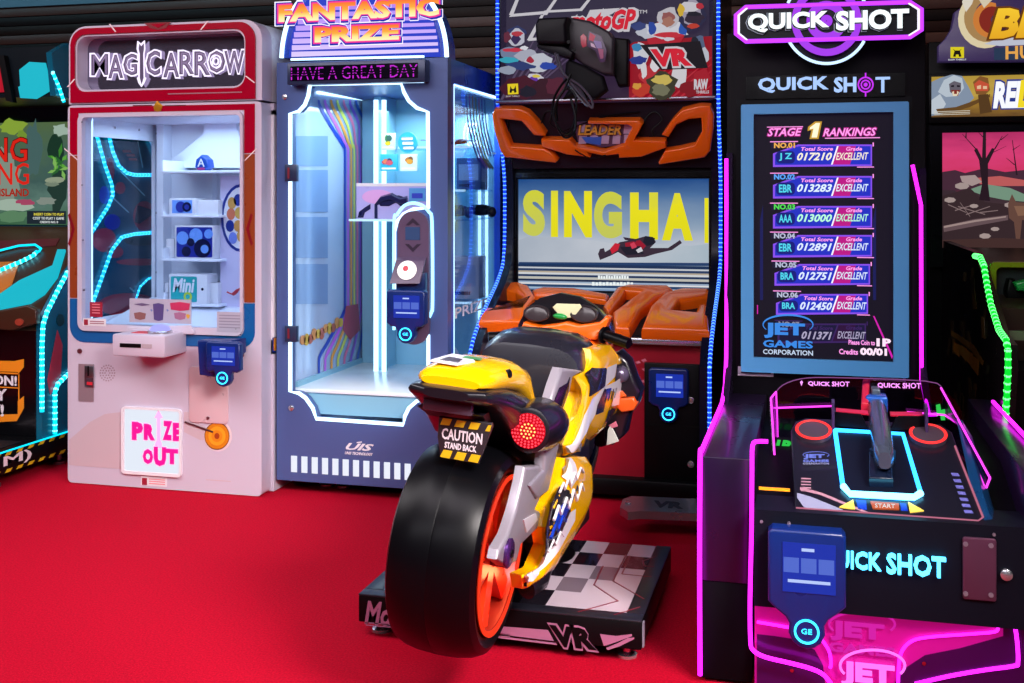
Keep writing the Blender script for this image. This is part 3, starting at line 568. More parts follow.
# front panel with the warning
f = MB(); YF = 4.556; f.box(XKL + .03, XK - .03, YF, YF + .03, .14, .66, GLOSSK); f.build('front_panel', KK)
f = MB(); OR_ = mat('hazard_orange', '#ee8a1c', .4)
f.ppx([(-40, 360), (14, 361), (24, 359), (24, 367), (20, 372), (-40, 370)], YF, OR_, .002); f.ppx([(-40, 416), (18, 414), (18, 401), (24, 396), (24, 408), (17, 421), (-40, 424)], YF, OR_, .002)
for a, b_, c_, d_ in ((-40, 371.5, 19.5, 373), (18.5, 372, 19.5, 415), (-40, 386, 19, 387)): f.rpx(a, b_, c_, d_, YF - .001, OR_, .002)
WT = mat('white_letter', '#e8dce4', .4); f.tpx('CAUTION!', -44, 366 + 1, 17, 377, YF - .001, WT, .002, bold=.03) if False else f.tpx('CAUTION!', -44, 374.5, 17, 384.5, YF - .001, WT, .002, bold=.03)
f.tpx('STAY', -30, 384 + 4, 7, 399 + 1, YF - .001, WT, .002, bold=.03); f.tpx('AWAY!', -52, 403, 4, 415, YF - .001, WT, .002, bold=.03); f.build('warning_sign', KK)
# base platform running out to the front
pz = .155; b2 = MB(); YP0 = 3.6
b2.box(XKL, XK + .01, YP0, 4.95, .06, pz, BLACK, .006); b2.build('platform', KK)
hz = MB(); X = XK + .0105; HY = mat('hazard_yellow', '#d8b018', .4)
for zz0, zz1 in ((pz - .016, pz - .002), (.064, .078)):
    yv = YP0 + .02
    while yv < 4.88: hz.plate([[(yv, zz0), (yv + .035, zz0), (yv + .05, zz1), (yv + .015, zz1)]], 'x', X, X + .001, HY); yv += .075
hz.build('hazard_trim', KK); hz = MB(); hz.text3('(1 M)', (X, 4.08, .081), (0, .395, 0), (0, 0, .057), (.001, 0, 0), WT, bold=.02)
hz.build('platform_lettering', KK)
led(KK, [(XK + .012, YP0, pz + .004), (XK + .012, 4.9, pz + .004)], .004, LCYAN, None)
fl = MB(); fl.box(XKL + .1, XK - .06, 3.7, 4.5, pz, pz + .003, mat('tread_black', '#16161c', .5, bump=.4, bscale=90)); fl.tpx('TT', -30, 455, 12, 470, 4.2, WT, .001) if False else None
for k in range(3): fl.box(XK - .35 + k * .09, XK - .29 + k * .09, 4.0, 4.3, pz + .003, pz + .004, WT)
fl.build('tread_plate', KK)
for (yy_) in (3.75, 4.30, 4.75):
    for xx_ in (XK - .05, XKL + .08):
        ft = MB(); ft.lathe([(.03, 0), (.03, .012), (.014, .02), (.014, .065)], (xx_, yy_, 0), (0, 0, 1), STEEL, 16); ft.build('levelling_foot', KK)
# ================================================================ blue-grey window prize cabinet
YF_ = 4.53; fx0, fx1 = -2.245, -1.466
FP = thing('prize_cabinet', (-1.86, 4.95, 0), 'slate blue glass prize cabinet with white light outline and an arched purple striped sign', 'arcade machine')
SLATE = mat('slate_metal', '#4a6098', .35, .1); SLATED = mat('dark_slate', '#2a3656', .35, .2); AQ = mat('aqua_interior', '#7fb4cc', .35); ICE = mat('ice_white_deck', '#e4eef4', .2)
z_top = at(360, 60, YF_).z; z_bot = .055
def fz(a, b_): v = at(a, b_, YF_); return (v.x, v.z)
hole = [(310, 86)] + [(312.5, 84), (401, 82.5)] + [(404, 92), (409, 101), (417, 108), (428, 112)] + [(428.5, 160), (428.5, 208)] + [(414, 209), (404, 214), (397, 222), (394.5, 232), (394.5, 300), (398, 318), (406, 328), (414, 333), (428.5, 335)]
hole += [(428.5, 398), (417, 401), (409, 408), (405, 416), (403.5, 424.5), (316.5, 418.5), (313, 408), (306, 398), (299, 393), (290.5, 391.5), (290.5, 250), (290.5, 113.5), (299, 111.5), (305, 105), (308.5, 96)]
hp = [fz(*q) for q in hole]
m = MB(); m.plate([[(fx0, z_bot), (fx1, z_bot), (fx1, z_top), (fx0, z_top)], hp], 'y', YF_, YF_ + .05, SLATE)
m.build('front_panel', FP)
# cabinet shell
YB2 = 5.42
s = MB(); s.box(fx0, fx1 - .031, YF_ + .05, YB2, z_bot, .27, SLATE); s.box(fx0, fx1 - .031, YF_ + .05, YB2, z_top - .1, z_top, SLATE); s.box(fx0, fx1 - .031, YB2 - .03, YB2, .27, z_top - .1, AQ)
# right side frame with a tall window
wz0, wz1 = .47, z_top - .1
side = [[(YF_ + .05, z_bot), (YB2, z_bot), (YB2, z_top), (YF_ + .05, z_top)], [(YF_ + .085, wz0), (YB2 - .06, wz0), (YB2 - .06, wz1), (YF_ + .085, wz1)]]
s.plate(side, 'x', fx1 - .03, fx1, mat('blue_side_metal', '#2a58d0', .3)); s.build('cabinet', FP)
g = MB(); g.box(fx1 - .018, fx1 - .012, YF_ + .09, YB2 - .065, wz0 + .005, wz1 - .005, GLASS); gs = g.build('side_glass', FP)
g = MB(); g.text3('PRIZE', (fx1 + .001, YF_ + .1, .765), (0, .5, 0), (0, 0, .045), (.001, 0, 0), PAPER, bold=.01); g.build('side_lettering', FP); g = MB()
stripe_cols = ['#1038b0', '#b860d8', '#e8a040', '#d8e060', '#e87aa8', '#9a5fd8', '#2a60c8']
STR = [mat('stripe_' + c[1:], c, .4) for c in stripe_cols]
for k, mm in enumerate(STR):
    y0 = YF_ + .32 + k * .05; pts = [(y0, 1.735), (y0 + .01, 1.66), (y0 + .05, 1.58), (y0 + .16, 1.47), (y0 + .3, 1.41)]
    P3 = spl([(fx1 - .02, a, b_) for a, b_ in pts if a < YB2 - .07], 4); vs = []; 
    for i, p_ in enumerate(P3): vs += [Vector((p_.x, p_.y, p_.z)), Vector((p_.x, p_.y + .016, p_.z + .012))]
    g.add(vs, [(2 * i, 2 * i + 1, 2 * i + 3, 2 * i + 2) for i in range(len(P3) - 1)], mm)
g.build('side_decal', FP)
led(FP, [(fx1 - .004, YF_ + .088, wz0 + .03), (fx1 - .004, YF_ + .088, wz1 - .006), (fx1 - .004, YB2 - .07, wz1 - .006)], .006, LWHITE, None, name='side_light_strip')
# white outline around the window
path = [Vector((x, YF_ - .002, z)) for x, z in hp]
o = MB(); o.tube(path, .0085, glow('window_outline_light', '#c4e6ff', 2.4), 6, closed=True); o.build('window_light_outline', FP)
for xx_, yy_ in ((fx1 - .06, 5.33), (fx1 - .10, 5.345)): led(FP, [(xx_, yy_, .46), (xx_, yy_, 1.68)], .008, LWHITE, None, name='corner_light_strip')
# interior: left wall with stripes, back wall, floor
li = MB(); PALE = mat('pale_blue_panel', '#a8bcdc', .12, .15); XL = fx0 + .05
li.box(fx0 + .004, XL, YF_ + .06, YB2 - .04, .27, z_top - .1, PALE)
li.box(XL, XL + .012, YF_ + .08, 5.36, .44, .47, AQ); li.build('left_wall', FP)
ld = MB(); Xs = XL + .003
def px_l(pts, w, mt): 
    P3 = spl([atx(a, b_, Xs) for a, b_ in pts], 4); vs = []
    for i, p_ in enumerate(P3): t = (P3[min(i + 1, len(P3) - 1)] - P3[max(i - 1, 0)]).normalized(); n_ = Vector((0, -t.z, t.y)); vs += [p_ - n_ * w, p_ + n_ * w]
    ld.add(vs, [(2 * i, 2 * i + 1, 2 * i + 3, 2 * i + 2) for i in range(len(P3) - 1)], mt)
for k, mm in enumerate(STR):
    dxk = k * 6.2
    px_l([(319 + dxk, 100), (320 + dxk, 106), (330 + dxk * .93, 124), (343 + dxk * .52, 145), (345 + dxk * .5, 152), (345 + dxk * .5, 205), (345 + dxk * .5, 300), (344 + dxk * .55, 312), (328 + dxk * .88, 342), (320 + dxk * 1.02, 356), (319 + dxk * 1.02, 366), (319 + dxk * 1.02, 404 - k * 4)], .012, mm)
for k, (a, b_, c_, d_) in enumerate(((296, 136, 328, 166), (296, 170, 328, 212), (296, 217, 328, 258), (296, 264, 328, 304))):
    q = [atx(a, b_, Xs), atx(c_, b_, Xs), atx(c_, d_, Xs), atx(a, d_, Xs)]; ld.slab([(Xs - .001, v.y, v.z) for v in q], (.0005, 0, 0), mat('tint_panel', '#7d9ccb', .15, .2))
lt_ = mat('comic_lettering', '#c88a4a', .5)
for k in range(11):
    c0 = atx(303 + k * 3.8, 340 - k * 1.9 + (k % 3) * 1.5, Xs + .001); ld.plate([circ(c0.y, c0.z, .03, .022 + .006 * (k % 2), 9)], 'x', Xs, Xs + .001, (lt_, mat('comic_gold', '#c8a83a', .5), mat('comic_rust', '#a85a48', .5))[k % 3])
q = [atx(a, b_, Xs + .001) for a, b_ in ((346, 306), (358, 304), (360, 330), (350, 340), (343, 330))]; ld.slab(q, (.001, 0, 0), mat('comic_red', '#a84a60', .5)); ld.build('left_wall_decal', FP)
led(FP, [atx(a, b_, XL + .012) for a, b_ in ((318, 92), (371, 101), (371, 379), (318, 403))], .009, LWHITE, None, name='wall_light_strip')
bk = MB(); bk.box(XL + .01, fx1 - .03, YB2 - .06, YB2 - .035, .44, z_top - .1, AQ)
cz = rc(377, 84, 381, 390, 5.2); bk.box(cz[0], cz[1] + .02, 5.15, 5.36, .44, z_top - .1, AQ, .004)
bk.build('back_wall', FP)
for a in (376, 384):
    v0, v1 = at(a, 100, 5.12), at(a, 385, 5.12); led(FP, [v0, v1], .012, LWHITE, None, name='wall_light_strip')
dk_ = MB(); dk_.box(XL, fx1 - .03, YF_ + .05, YB2 - .06, .43, .447, ICE, .004); dk_.slab([(XL, YF_ + .05, .34), (fx1 - .03, YF_ + .05, .34), (fx1 - .03, YF_ + .06, .43), (XL, YF_ + .06, .43)], (0, .005, 0), AQ); dk_.build('prize_deck', FP)
# shelves of glass
SG = glass('shelf_glass', '#cfe8f4', .3, .05)
shz = {}
for k, (z, a, y0) in enumerate(((1.515, -1.86, 5.0), (1.315, -1.86, 4.9), (1.183, -2.0, 4.75), (.80, -1.86, 5.0))):
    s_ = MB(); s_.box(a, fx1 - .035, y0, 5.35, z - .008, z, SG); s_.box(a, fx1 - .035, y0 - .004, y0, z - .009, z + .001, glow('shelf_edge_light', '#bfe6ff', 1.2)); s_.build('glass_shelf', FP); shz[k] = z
# inner right pane decor
iw = MB(); wv = []
for k in range(4): iw.tube(spl([(-1.62 + k * .018, 5.3, 1.64), (-1.63 + k * .018, 5.3, 1.56), (-1.56 + k * .018, 5.3, 1.5), (-1.5 + k * .01, 5.3, 1.49)], 5), .004, PAPER, 5)
for k in range(4): iw.tube(spl([(-1.86 + k * .02, 5.3, .72 - k * .02), (-1.8 + k * .02, 5.3, .66 - k * .02), (-1.72 + k * .015, 5.3, .6 - k * .02), (-1.7 + k * .015, 5.3, .5)], 5), .005, PAPER, 5)
iw.build('wave_ornament', FP)
# LED message board and marquee
lb_ = rc(287, 61, 425, 83, YF_ - .06); b_ = MB(); b_.box(lb_[0], lb_[1], YF_ - .06, YF_, lb_[2], lb_[3], SLATED, .004); bb = b_.build('message_board', FP)
b_ = MB(); b_.rpx(290.5, 64.5, 418, 79.5, YF_ - .06, mat('board_black', '#0e0618', .15), .002); mg_ = glow('magenta_pixel', '#c020d0', 1.1)
b_.tpx('HAVE A GREAT DAY', 291, 66, 417.5, 78.5, YF_ - .062, mg_, .001, bold=-.01)
KB2 = mat('board_black')
for f_ in (68.6, 71.2, 73.6): b_.rpx(290.5, f_, 418, f_ + 1.5, YF_ - .0635, KB2, .0005)
b_.build('message_lettering', bb)
led(FP, [at(291, 84.5, YF_ - .01), at(424, 81.5, YF_ - .01)], .005, LWHITE, None, name='board_light_strip')
led(FP, [at(291, 59.5, YF_ - .01), at(424, 56.5, YF_ - .01)], .005, LWHITE, None, name='board_light_strip')
mq = MB(); YM = YF_ + .02; zb = z_top; 
arc = [(282, 58), (283, 45), (286, 30), (291, 15), (299, 2), (309, -10), (322, -20), (340, -27), (362, -30), (385, -28), (405, -21), (420, -11), (431, 2), (438, 14), (443, 28), (446, 43), (447, 57)]
ap = [at(a, b2_, YM) for a, b2_ in arc]; mq.plate([[(v.x, v.z) for v in ap]], 'y', YM, YM + .12, mat('marquee_blue', '#1440b0', .3)); mq.build('marquee', FP)
neon(FP, [v + Vector((0, -.004, 0)) for v in spl(ap, 3)], .010, glow('window_outline_light'), 'marquee_light_outline')
bars = MB(); inner = [(287, 57), (288, 45), (291, 32), (296, 18), (304, 5)]
BAR = ramp_glow('striped_backlight', [(0, '#e8d8ff'), (.35, '#c8a8ff'), (.8, '#a878f0'), (1, '#8a60e0')], 1.0); BB = glow('marquee_face_blue', '#2440d0', .9)
cx_ = 365
def half(py): 
    t = (57 - py) / 85.0; return 79 * math.sqrt(max(0, 1 - t * t * .92))
bars.plate([[(v.x, v.z) for v in [at(cx_ + (1 if e > 0 else -1) * half(py) * .955, py, YM) for e, py in [(-1, y_) for y_ in (57, 40, 20, 5, -10, -20)] + [(1, y_) for y_ in (-20, -10, 5, 20, 40, 57)]]]], 'y', YM - .004, YM, BB)
for k in range(8):
    py = 53 - k * 6.5; w_ = half(py) * .93; bars.ppx([(cx_ - w_, py + 1.9 + .05 * 79 * .5), (cx_ + w_, py - 1), (cx_ + w_, py - 4.2), (cx_ - w_, py - 1.2)], YM - .004, BAR, .002)
bars.build('striped_face', FP)
ft = MB(); OB = glow('sign_outline_blue', '#1a30c0', .8); OM = glow('sign_outline_magenta', '#ff3a9a', 1.0); OW = glow('sign_outline_white', '#f4f0ff', 1.2)
OG = ramp_glow('orange_letter_face', [(0, '#fff0c0'), (.3, '#ffe28a'), (.55, '#ffa83a'), (1, '#ff6a2a')], 1.1)
for w_, a, b2_, c_, d_ in (('FANTASTIC', 279, 1.5, 439, 19), ('PRIZE', 315, 26, 399, 41)):
    yy = YM - .01
    k_ = 1.1 if w_ != 'PRIZE' else .7
    ft.tpx(w_, a - 3.5, b2_ - 3.5, c_ + 4, d_ + 4.5, yy, OW, .01, bold=.075); ft.tpx(w_, a - 2.8, b2_ - 2.6, c_ + 3.2, d_ + 3.6, yy - .01, OB, .006, bold=.065); ft.tpx(w_, a - 1.6, b2_ - 1.4, c_ + 1.6, d_ + 1.6, yy - .016, OM, .005, bold=.065)
    gg = MB(); gg.tpx(w_, a, b2_, c_, d_, yy - .021, OG, .004, bold=.045); gg.build('sign_lettering', FP)
ft.build('sign_backing', FP)
# control pod
pod = rc(398, 211, 429, 285, YF_ - .02); r2 = (pod[1] - pod[0]) / 2; pp = MB(); 
pp.plate([rrect(pod[0], pod[1], pod[2] - .25, pod[3], r2, 8)], 'y', YF_ - .02, YF_ + .02, mat('pod_violet', '#5a4a66', .35)); pd_ = pp.build('control_pod', FP)
pp = MB(); pp.rpx(405.5, 227, 420, 240, YF_ - .02, mat('small_display', '#38507a', .1), .002)
for pts in ([(406, 225), (413, 218), (420, 225), (417, 225.5), (413, 222.5), (409, 225.5)], [(405, 244), (413, 252), (421, 244), (417, 244), (413, 248), (409, 244)]): pp.ppx(pts, YF_ - .02, mat('pod_arrow', '#2c2238', .4), .002)
pp.build('pod_display', pd_)
po = [at(a, b2_, YF_ - .006) for a, b2_ in [(394, 330), (394, 226), (397, 215), (404, 206), (413, 203), (422, 205.5), (429, 212), (432, 224), (432.5, 300), (431, 313), (425, 322), (416, 328)]]
neon(FP, spl(po, 4), .007, glow('pod_outline_light', '#9adcff', 2.2), 'pod_light_outline')
bt_ = MB(); v = [at(a, b2_, YF_ - .02) for a, b2_ in ((397.5, 257), (427, 257), (425, 280), (395, 280))]
bt_.slab([v[0], v[1], v[2] + Vector((0, -.05, 0)), v[3] + Vector((0, -.05, 0))], (0, -.02, -.012), mat('pod_violet'), .004); bx2 = bt_.build('button_box', FP)
c0 = (v[0] + v[1] + v[2] + v[3]) / 4 + Vector((0, -.046, -.006)); ax = Vector((0, -.85, .42)); bt_ = MB(); bt_.lathe([(.041, 0), (.041, .01), (.03, .02), (.001, .022)], c0, ax, glow('white_push_button', '#fff6f4', 1.4), 24); bt_.build('push_button', bx2)
bt_ = MB(); bt_.lathe([(.012, .0225), (.012, .025), (.001, .0255)], c0, ax, mat('red_dot', '#d0384a', .4), 12); bt_.build('red_dot', bx2)
br_ = MB(); br_.rpx(399, 272, 428, 296, YF_ - .02, mat('reader_bracket_navy', '#0c2a60', .35), .04, bev=.005); br_.build('reader_bracket', FP)
rr_ = rc(389, 289.5, 427, 343, YF_ - .07); card_reader(FP, rr_[0], rr_[1], rr_[2], rr_[3], YF_ - .06, .04)
# lower front: maker's mark and a row of lit bars
lo = MB(); LB2 = glow('lit_bar', '#eef2ff', 1.0); 
for k in range(14):
    xa = 291.3 + k * 10.32; yt = 455.8 + k * .72; q0, q1 = rc(xa, yt, xa + 5.8, yt + 16.2, YF_)[:2], rc(xa, yt, xa + 5.8, yt + 16.2, YF_)[2:]; lo.box(q0[0], q0[1], YF_ - .003, YF_, q1[0], q1[1], LB2)
lo.build('lit_bars', FP)
lo = MB(); WP = mat('white_logo_print', '#eef0f6', .35); lo.tpx('UIS', 346, 443.5, 374, 450.5, YF_, WP, .002, bold=.03, shear=.4); lo.tpx('UNIS TECHNOLOGY', 345, 452.2, 373, 455, YF_, WP, .002, bold=.02, shear=.3); lo.ppx([(357, 442), (362, 441.4), (361.6, 442.6), (356.6, 443)], YF_, WP, .002); lo.build('maker_logo', FP)
for a, b2_, c_, d_ in ((287, 164.5, 299, 181.5), (287, 325.5, 299, 341.5)):
    h_ = MB(); h_.rpx(a, b2_, c_, d_, YF_, SLATED, .025, bev=.003); h_.rpx(a + .5, b2_ + 3, a + 2.5, d_ - 3, YF_ - .025, mat('hinge_red', '#7a2030', .4), .001); h_.build('hinge', FP)
for a, b2_ in ((285, 97), (291.5, 408)): sc_ = MB(); q = at(a, b2_, YF_); sc_.lathe([(.013, 0), (.012, .006), (.005, .009)], (q.x, YF_, q.z), (0, -1, 0), CHROME, 14); sc_.build('lock', FP)
for xx in (fx0 + .17, fx0 + .25, fx1 - .15): 
    f_ = MB(); f_.lathe([(.035, 0), (.035, .014), (.014, .024), (.014, .06)], (xx, 4.68, 0), (0, 0, 1), CHROME, 16); f_.build('levelling_foot', FP)
f_ = MB(); f_.box(fx0 + .02, fx1 - .02, YF_ + .1, YB2, .03, .056, BLACK); f_.build('underside', FP)
# ---- prizes inside
def card(name, label, a, b2_, c_, d_, Y, bg, face, rnd=False):
    x0_, x1_, z0_, z1_ = rc(a, b2_, c_, d_, Y); t = thing(name, ((x0_ + x1_) / 2, Y, z0_), label, 'game card', 'cards hanging in the glass prize cabinet'); mb = MB()
    if rnd: mb.plate([circ((x0_ + x1_) / 2, (z0_ + z1_) / 2, (x1_ - x0_) / 2, (z1_ - z0_) / 2, 24)], 'y', Y, Y + .012, bg)
    else: mb.box(x0_, x1_, Y, Y + .012, z0_, z1_, bg, .002)
    mb.build('panel', t); mb = MB(); face(mb, Y, x0_, x1_, z0_, z1_); mb.build('print', t)
CB = mat('card_aqua', '#2aa6c8', .4); CW = mat('card_pale', '#c8dcd8', .4)
def pf(cols):
    def f(mb, Y, a, b_, c_, d_):
        w_, h = b_ - a, d_ - c_; rnd_ = random.Random(len(cols) * 7 + int(a * 1000))
        for k, cc in enumerate(cols): mb.plate([circ(a + w_ * rnd_.uniform(.3, .7), c_ + h * rnd_.uniform(.35, .7), w_ * rnd_.uniform(.12, .24), h * rnd_.uniform(.12, .22), 9)], 'y', Y - .0015 - k * .0006, Y, mat('card_ink_' + cc[1:], cc, .5))
        mb.box(a + w_ * .1, b_ - w_ * .1, Y - .001, Y, c_ + h * .1, c_ + h * .2, PAPER)
    return f
def pbubble(mb, Y, a, b_, c_, d_):
    w_, h = b_ - a, d_ - c_
    for k, (t_, f0) in enumerate((('HAVE', .62), ('A GREAT', .4), ('DAY', .18))): mb.text(t_, a + w_ * .2, b_ - w_ * .2, c_ + h * f0, c_ + h * (f0 + .17), Y, PAPER, .001, bold=.02) if False else mb.box(a + w_ * (.2 + .04 * k), b_ - w_ * (.22 - .03 * k), Y - .001, Y, c_ + h * f0, c_ + h * (f0 + .14), PAPER, .004)
YCd = 4.95
card('game_card', 'small pale card with a yellow and green print, upper left of the four hanging cards', 381, 133, 395, 150, YCd, CW, pf(['#d8c020', '#3a7a40', '#2a5a50']))
card('game_card', 'round aqua card, upper right of the four hanging cards', 398, 132, 417, 153, YCd, CB, pbubble, True)
card('game_card', 'aqua card with a red print, lower left of the four hanging cards', 380, 154, 397.5, 171, YCd, CB, pf(['#b03a4a', '#d07048', '#402a50', '#c04a58']))
card('game_card', 'pale card with an orange brown print, lower right of the four hanging cards', 400, 154, 417, 171, YCd, CW, pf(['#b86a28', '#7a4a20', '#d0902c']))
def fvr(mb, Y, a, b_, c_, d_):
    w_, h = b_ - a, d_ - c_
    mb.box(a, b_, Y - .001, Y, c_, d_, mat('carton_violet', '#b4b4ee', .3)); mb.box(a, b_, Y - .002, Y, d_ - h * .09, d_, PAPER)
    nv = mat('carton_navy_print', '#171c4a', .3); bl = mat('carton_pink_haze', '#d8a8e0', .4)
    mb.plate([circ(a + w_ * .3, c_ + h * .62, w_ * .22, h * .2, 20)], 'y', Y - .0012, Y, bl)
    P3 = [(a + w_ * f, Y - .002, c_ + h * g_) for f, g_ in ((.28, .02), (.28, .4), (.36, .56), (.5, .62), (.62, .5), (.72, .52))]; mb.tube(P3, [.008, .008, .014, .018, .016, .02], nv, 6)
    mb.ppx, None
    mb.plate([[(a + w_ * f, c_ + h * g_) for f, g_ in ((.3, .52), (.42, .64), (.6, .66), (.72, .58), (.72, .4), (.62, .36), (.56, .46), (.46, .36), (.34, .36))]], 'y', Y - .003, Y - .001, nv)
    mb.plate([[(a + w_ * f, c_ + h * g_) for f, g_ in ((.02, .04), (.04, .2), (.12, .32), (.2, .42), (.2, .28), (.12, .18), (.1, .04))]], 'y', Y - .003, Y - .001, nv)
    mb.box(a + w_ * .74, a + w_ * .97, Y - .003, Y, c_ + h * .5, d_ - h * .14, mat('carton_aqua_print', '#5a9ed8', .3)); mb.box(a + w_ * .78, a + w_ * .93, Y - .0036, Y - .003, c_ + h * .58, d_ - h * .28, mat('carton_indigo_print', '#3a48c0', .3))
boxthing('headset_carton', 'large white and violet carton picturing a goggle headset, standing on the glass shelf', 356.5, 183.5, 428, 219.5, 4.8, .2, PAPER, face=fvr, zbase=1.183)
rnd_ = random.Random(3)
def pad(label, x, y, z, cc):
    t = thing('game_controller', (x, y, z), label, 'game controller', 'controllers on the glass shelf'); mb = MB(); mm = mat('pad_' + cc[1:], cc, .35)
    mb.ball((x, y, z + .035), .06, .03, .028, mm, 16, 8); mb.build('body', t)
    for e in (-1, 1): mb = MB(); mb.ball((x + e * .055, y - .01, z + .026), .022, .024, .026, mm, 12, 8); mb.build('grip', t)
    for e in (-1, 1): mb = MB(); mb.lathe([(.009, 0), (.009, .014), (.012, .016), (.012, .02)], (x + e * .028, y - .026, z + .042), (0, -1, .5), BLACK, 10); mb.build('thumb_stick', t)
pad('dark game controller on the middle glass shelf beside the cabinet window', -1.60, 5.1, 1.183, '#1a2a5a'); pad('black game controller further back on the middle glass shelf', -1.535, 5.27, 1.183, '#14141e')
def fplain(mb, Y, a, b_, c_, d_): w_, h = b_ - a, d_ - c_; mb.box(a + w_ * .1, b_ - w_ * .1, Y - .001, Y, c_ + h * .3, d_ - h * .2, mat('carton_grey_print', '#7c90b8', .4)); mb.box(a + w_ * .1, b_ - w_ * .3, Y - .001, Y, c_ + h * .1, c_ + h * .18, KB)
def rawbox(name, label, x, y, z, sx, sy, sz, mm, cat='box'):
    t = thing(name, (x, y, z), label, cat, 'cartons in the glass cabinet'); mb = MB(); mb.box(x - sx / 2, x + sx / 2, y - sy / 2, y + sy / 2, z, z + sz, mm, .003); mb.build('carton', t)
    mb = MB(); fplain(mb, y - sy / 2, x - sx / 2, x + sx / 2, z, z + sz); X_ = x + sx / 2; mb.box(X_, X_ + .001, y - sy * .4, y + sy * .4, z + sz * .25, z + sz * .8, mat('carton_grey_print')); mb.build('printed_front', t)
rawbox('toy_carton', 'dark blue carton on the glass shelf below the hanging cards', -1.56, 5.2, 1.315, .12, .12, .15, mat('carton_deep_blue', '#24427c', .4))
rawbox('toy_carton', 'grey carton on the glass shelf above the lit floor', -1.58, 5.2, .80, .14, .12, .2, mat('carton_grey', '#9aa4bc', .4))
q = thing('toy_drone', (-1.68, 5.18, 1.515), 'small dark toy drone on the top glass shelf', 'toy'); mb = MB(); mb.ball((-1.68, 5.18, 1.535), .045, .03, .016, DARK, 14, 8); mb.build('body', q)
for a, b2_ in ((-1, -1), (1, -1), (-1, 1), (1, 1)):
    mb = MB(); mb.tube([(-1.68 + a * .03, 5.18 + b2_ * .02, 1.535), (-1.68 + a * .085, 5.18 + b2_ * .05, 1.545)], .006, DARK, 6); mb.lathe([(.03, 0), (.03, .004)], (-1.68 + a * .085, 5.18 + b2_ * .05, 1.548), (0, 0, 1), STEEL, 14); mb.build('rotor_arm', q)
for e in (-1, 1): mb = MB(); mb.tube([(-1.72, 5.18 + e * .02, 1.517), (-1.64, 5.18 + e * .02, 1.517)], .003, DARK, 6); mb.tube([(-1.68, 5.18 + e * .02, 1.517), (-1.68, 5.18 + e * .015, 1.53)], .003, DARK, 6); mb.build('landing_skid', q)
rawbox('toy_carton', 'tall red figure carton behind the side window of the glass cabinet', -1.55, 5.22, 1.1 - .3 + .0, .001, .001, .001, mat('carton_grey')) if False else None
# ================================================================ racing cabinet
mx0, mx1 = -1.40, -.395
MC = thing('racing_cabinet', (-.9, 5.2, 0), 'black and orange motorcycle racing cabinet with blue light strips and a wide screen', 'arcade machine')
MRED = mat('deep_red_panel', '#9a1428', .35); NAVYK = mat('dark_blue_black', '#0c1024', .3)
prof = [(4.63, .02), (4.63, .60), (4.70, .68), (4.86, .78), (5.06, .88), (5.17, .96), (5.205, 1.06), (5.21, 1.30), (5.19, 1.42), (5.12, 1.58), (5.08, 1.73), (5.08, 2.32), (5.95, 2.32), (5.95, .02)]
m = MB(); m.plate([prof], 'x', mx0, mx0 + .04, NAVYK); m.build('side_panel', MC)
m = MB(); m.plate([prof], 'x', mx1 - .04, mx1, NAVYK); m.build('side_panel', MC)
m = MB(); m.box(mx0 + .04, mx1 - .04, 5.33, 5.95, .02, 2.30, BLACK); m.box(mx0 + .04, mx1 - .04, 5.10, 5.33, 1.74, 2.30, BLACK); m.box(mx0 + .04, mx1 - .04, 4.86, 5.33, .02, .68, BLACK); m.build('cabinet', MC)
for X in (mx0 - .001, mx1 + .001):
    e = .004 if X > -1 else .004
    led(MC, [(X, a - .006, b_) for a, b_ in [(4.63, .10), (4.63, .60)]] + [tuple(v) for v in spl([(X, a - .006, b_) for a, b_ in prof[1:11]], 4)] + [(X, 5.074, 2.3)], .0075, LBLUE, BBLUE, .02)
# marquee art
YM2 = 5.08; mx = MB(); XA, XB = at(501, 50, YM2).x, at(713, 50, YM2).x; za, zb = at(607, 102, YM2).z, 2.30
mx.box(XA, XB, YM2, YM2 + .03, za, zb, ramp_glow('violet_grey_art', [(0, '#38203a'), (.5, '#38304a'), (1, '#302c46')], .75, 2, .5, 3)); mq_ = mx.build('marquee', MC)
a_ = MB(); k = [0]
def art(pts, c_, es=.75): k[0] += 1; a_.ppx(pts, YM2 - .0006 * k[0], glow('art_' + c_[1:], c_, es), .0008)
def artb(cx, cy, rx, ry, c_, es=.75, n=7, jag=.22): 
    q = [(cx + rx * (1 + random.uniform(-jag, jag)) * math.cos(math.pi * i / n), cy + ry * (1 + random.uniform(-jag, jag)) * math.sin(math.pi * i / n)) for i in range(2 * n)]; art(q, c_, es)
W_ = '#d8d4dc'
for x in range(8): art([(500 + x * 5, 100 - x * 2), (503 + x * 5, 100 - x * 2), (540 + x * 9, 30), (539 + x * 9, 30)], '#5a4a68')
for q in ([(509, 15), (518, -6), (521, -6), (513, 15.5)], [(509, 17), (546, 14), (546, 11), (512, 14)], [(543, 15), (558, -6), (561, -6), (547, 15)], [(540, 13), (580, 11), (581, 8.5), (545, 10.5)], [(578, 11), (592, -6), (595, -6), (582, 11)], [(527, 40), (541, 15), (544, 15), (531, 41)], [(528, 41), (570, 38), (570, 35), (531, 38)], [(583, 24), (590, 10), (620, 8), (612, 14)]): art(q, W_)
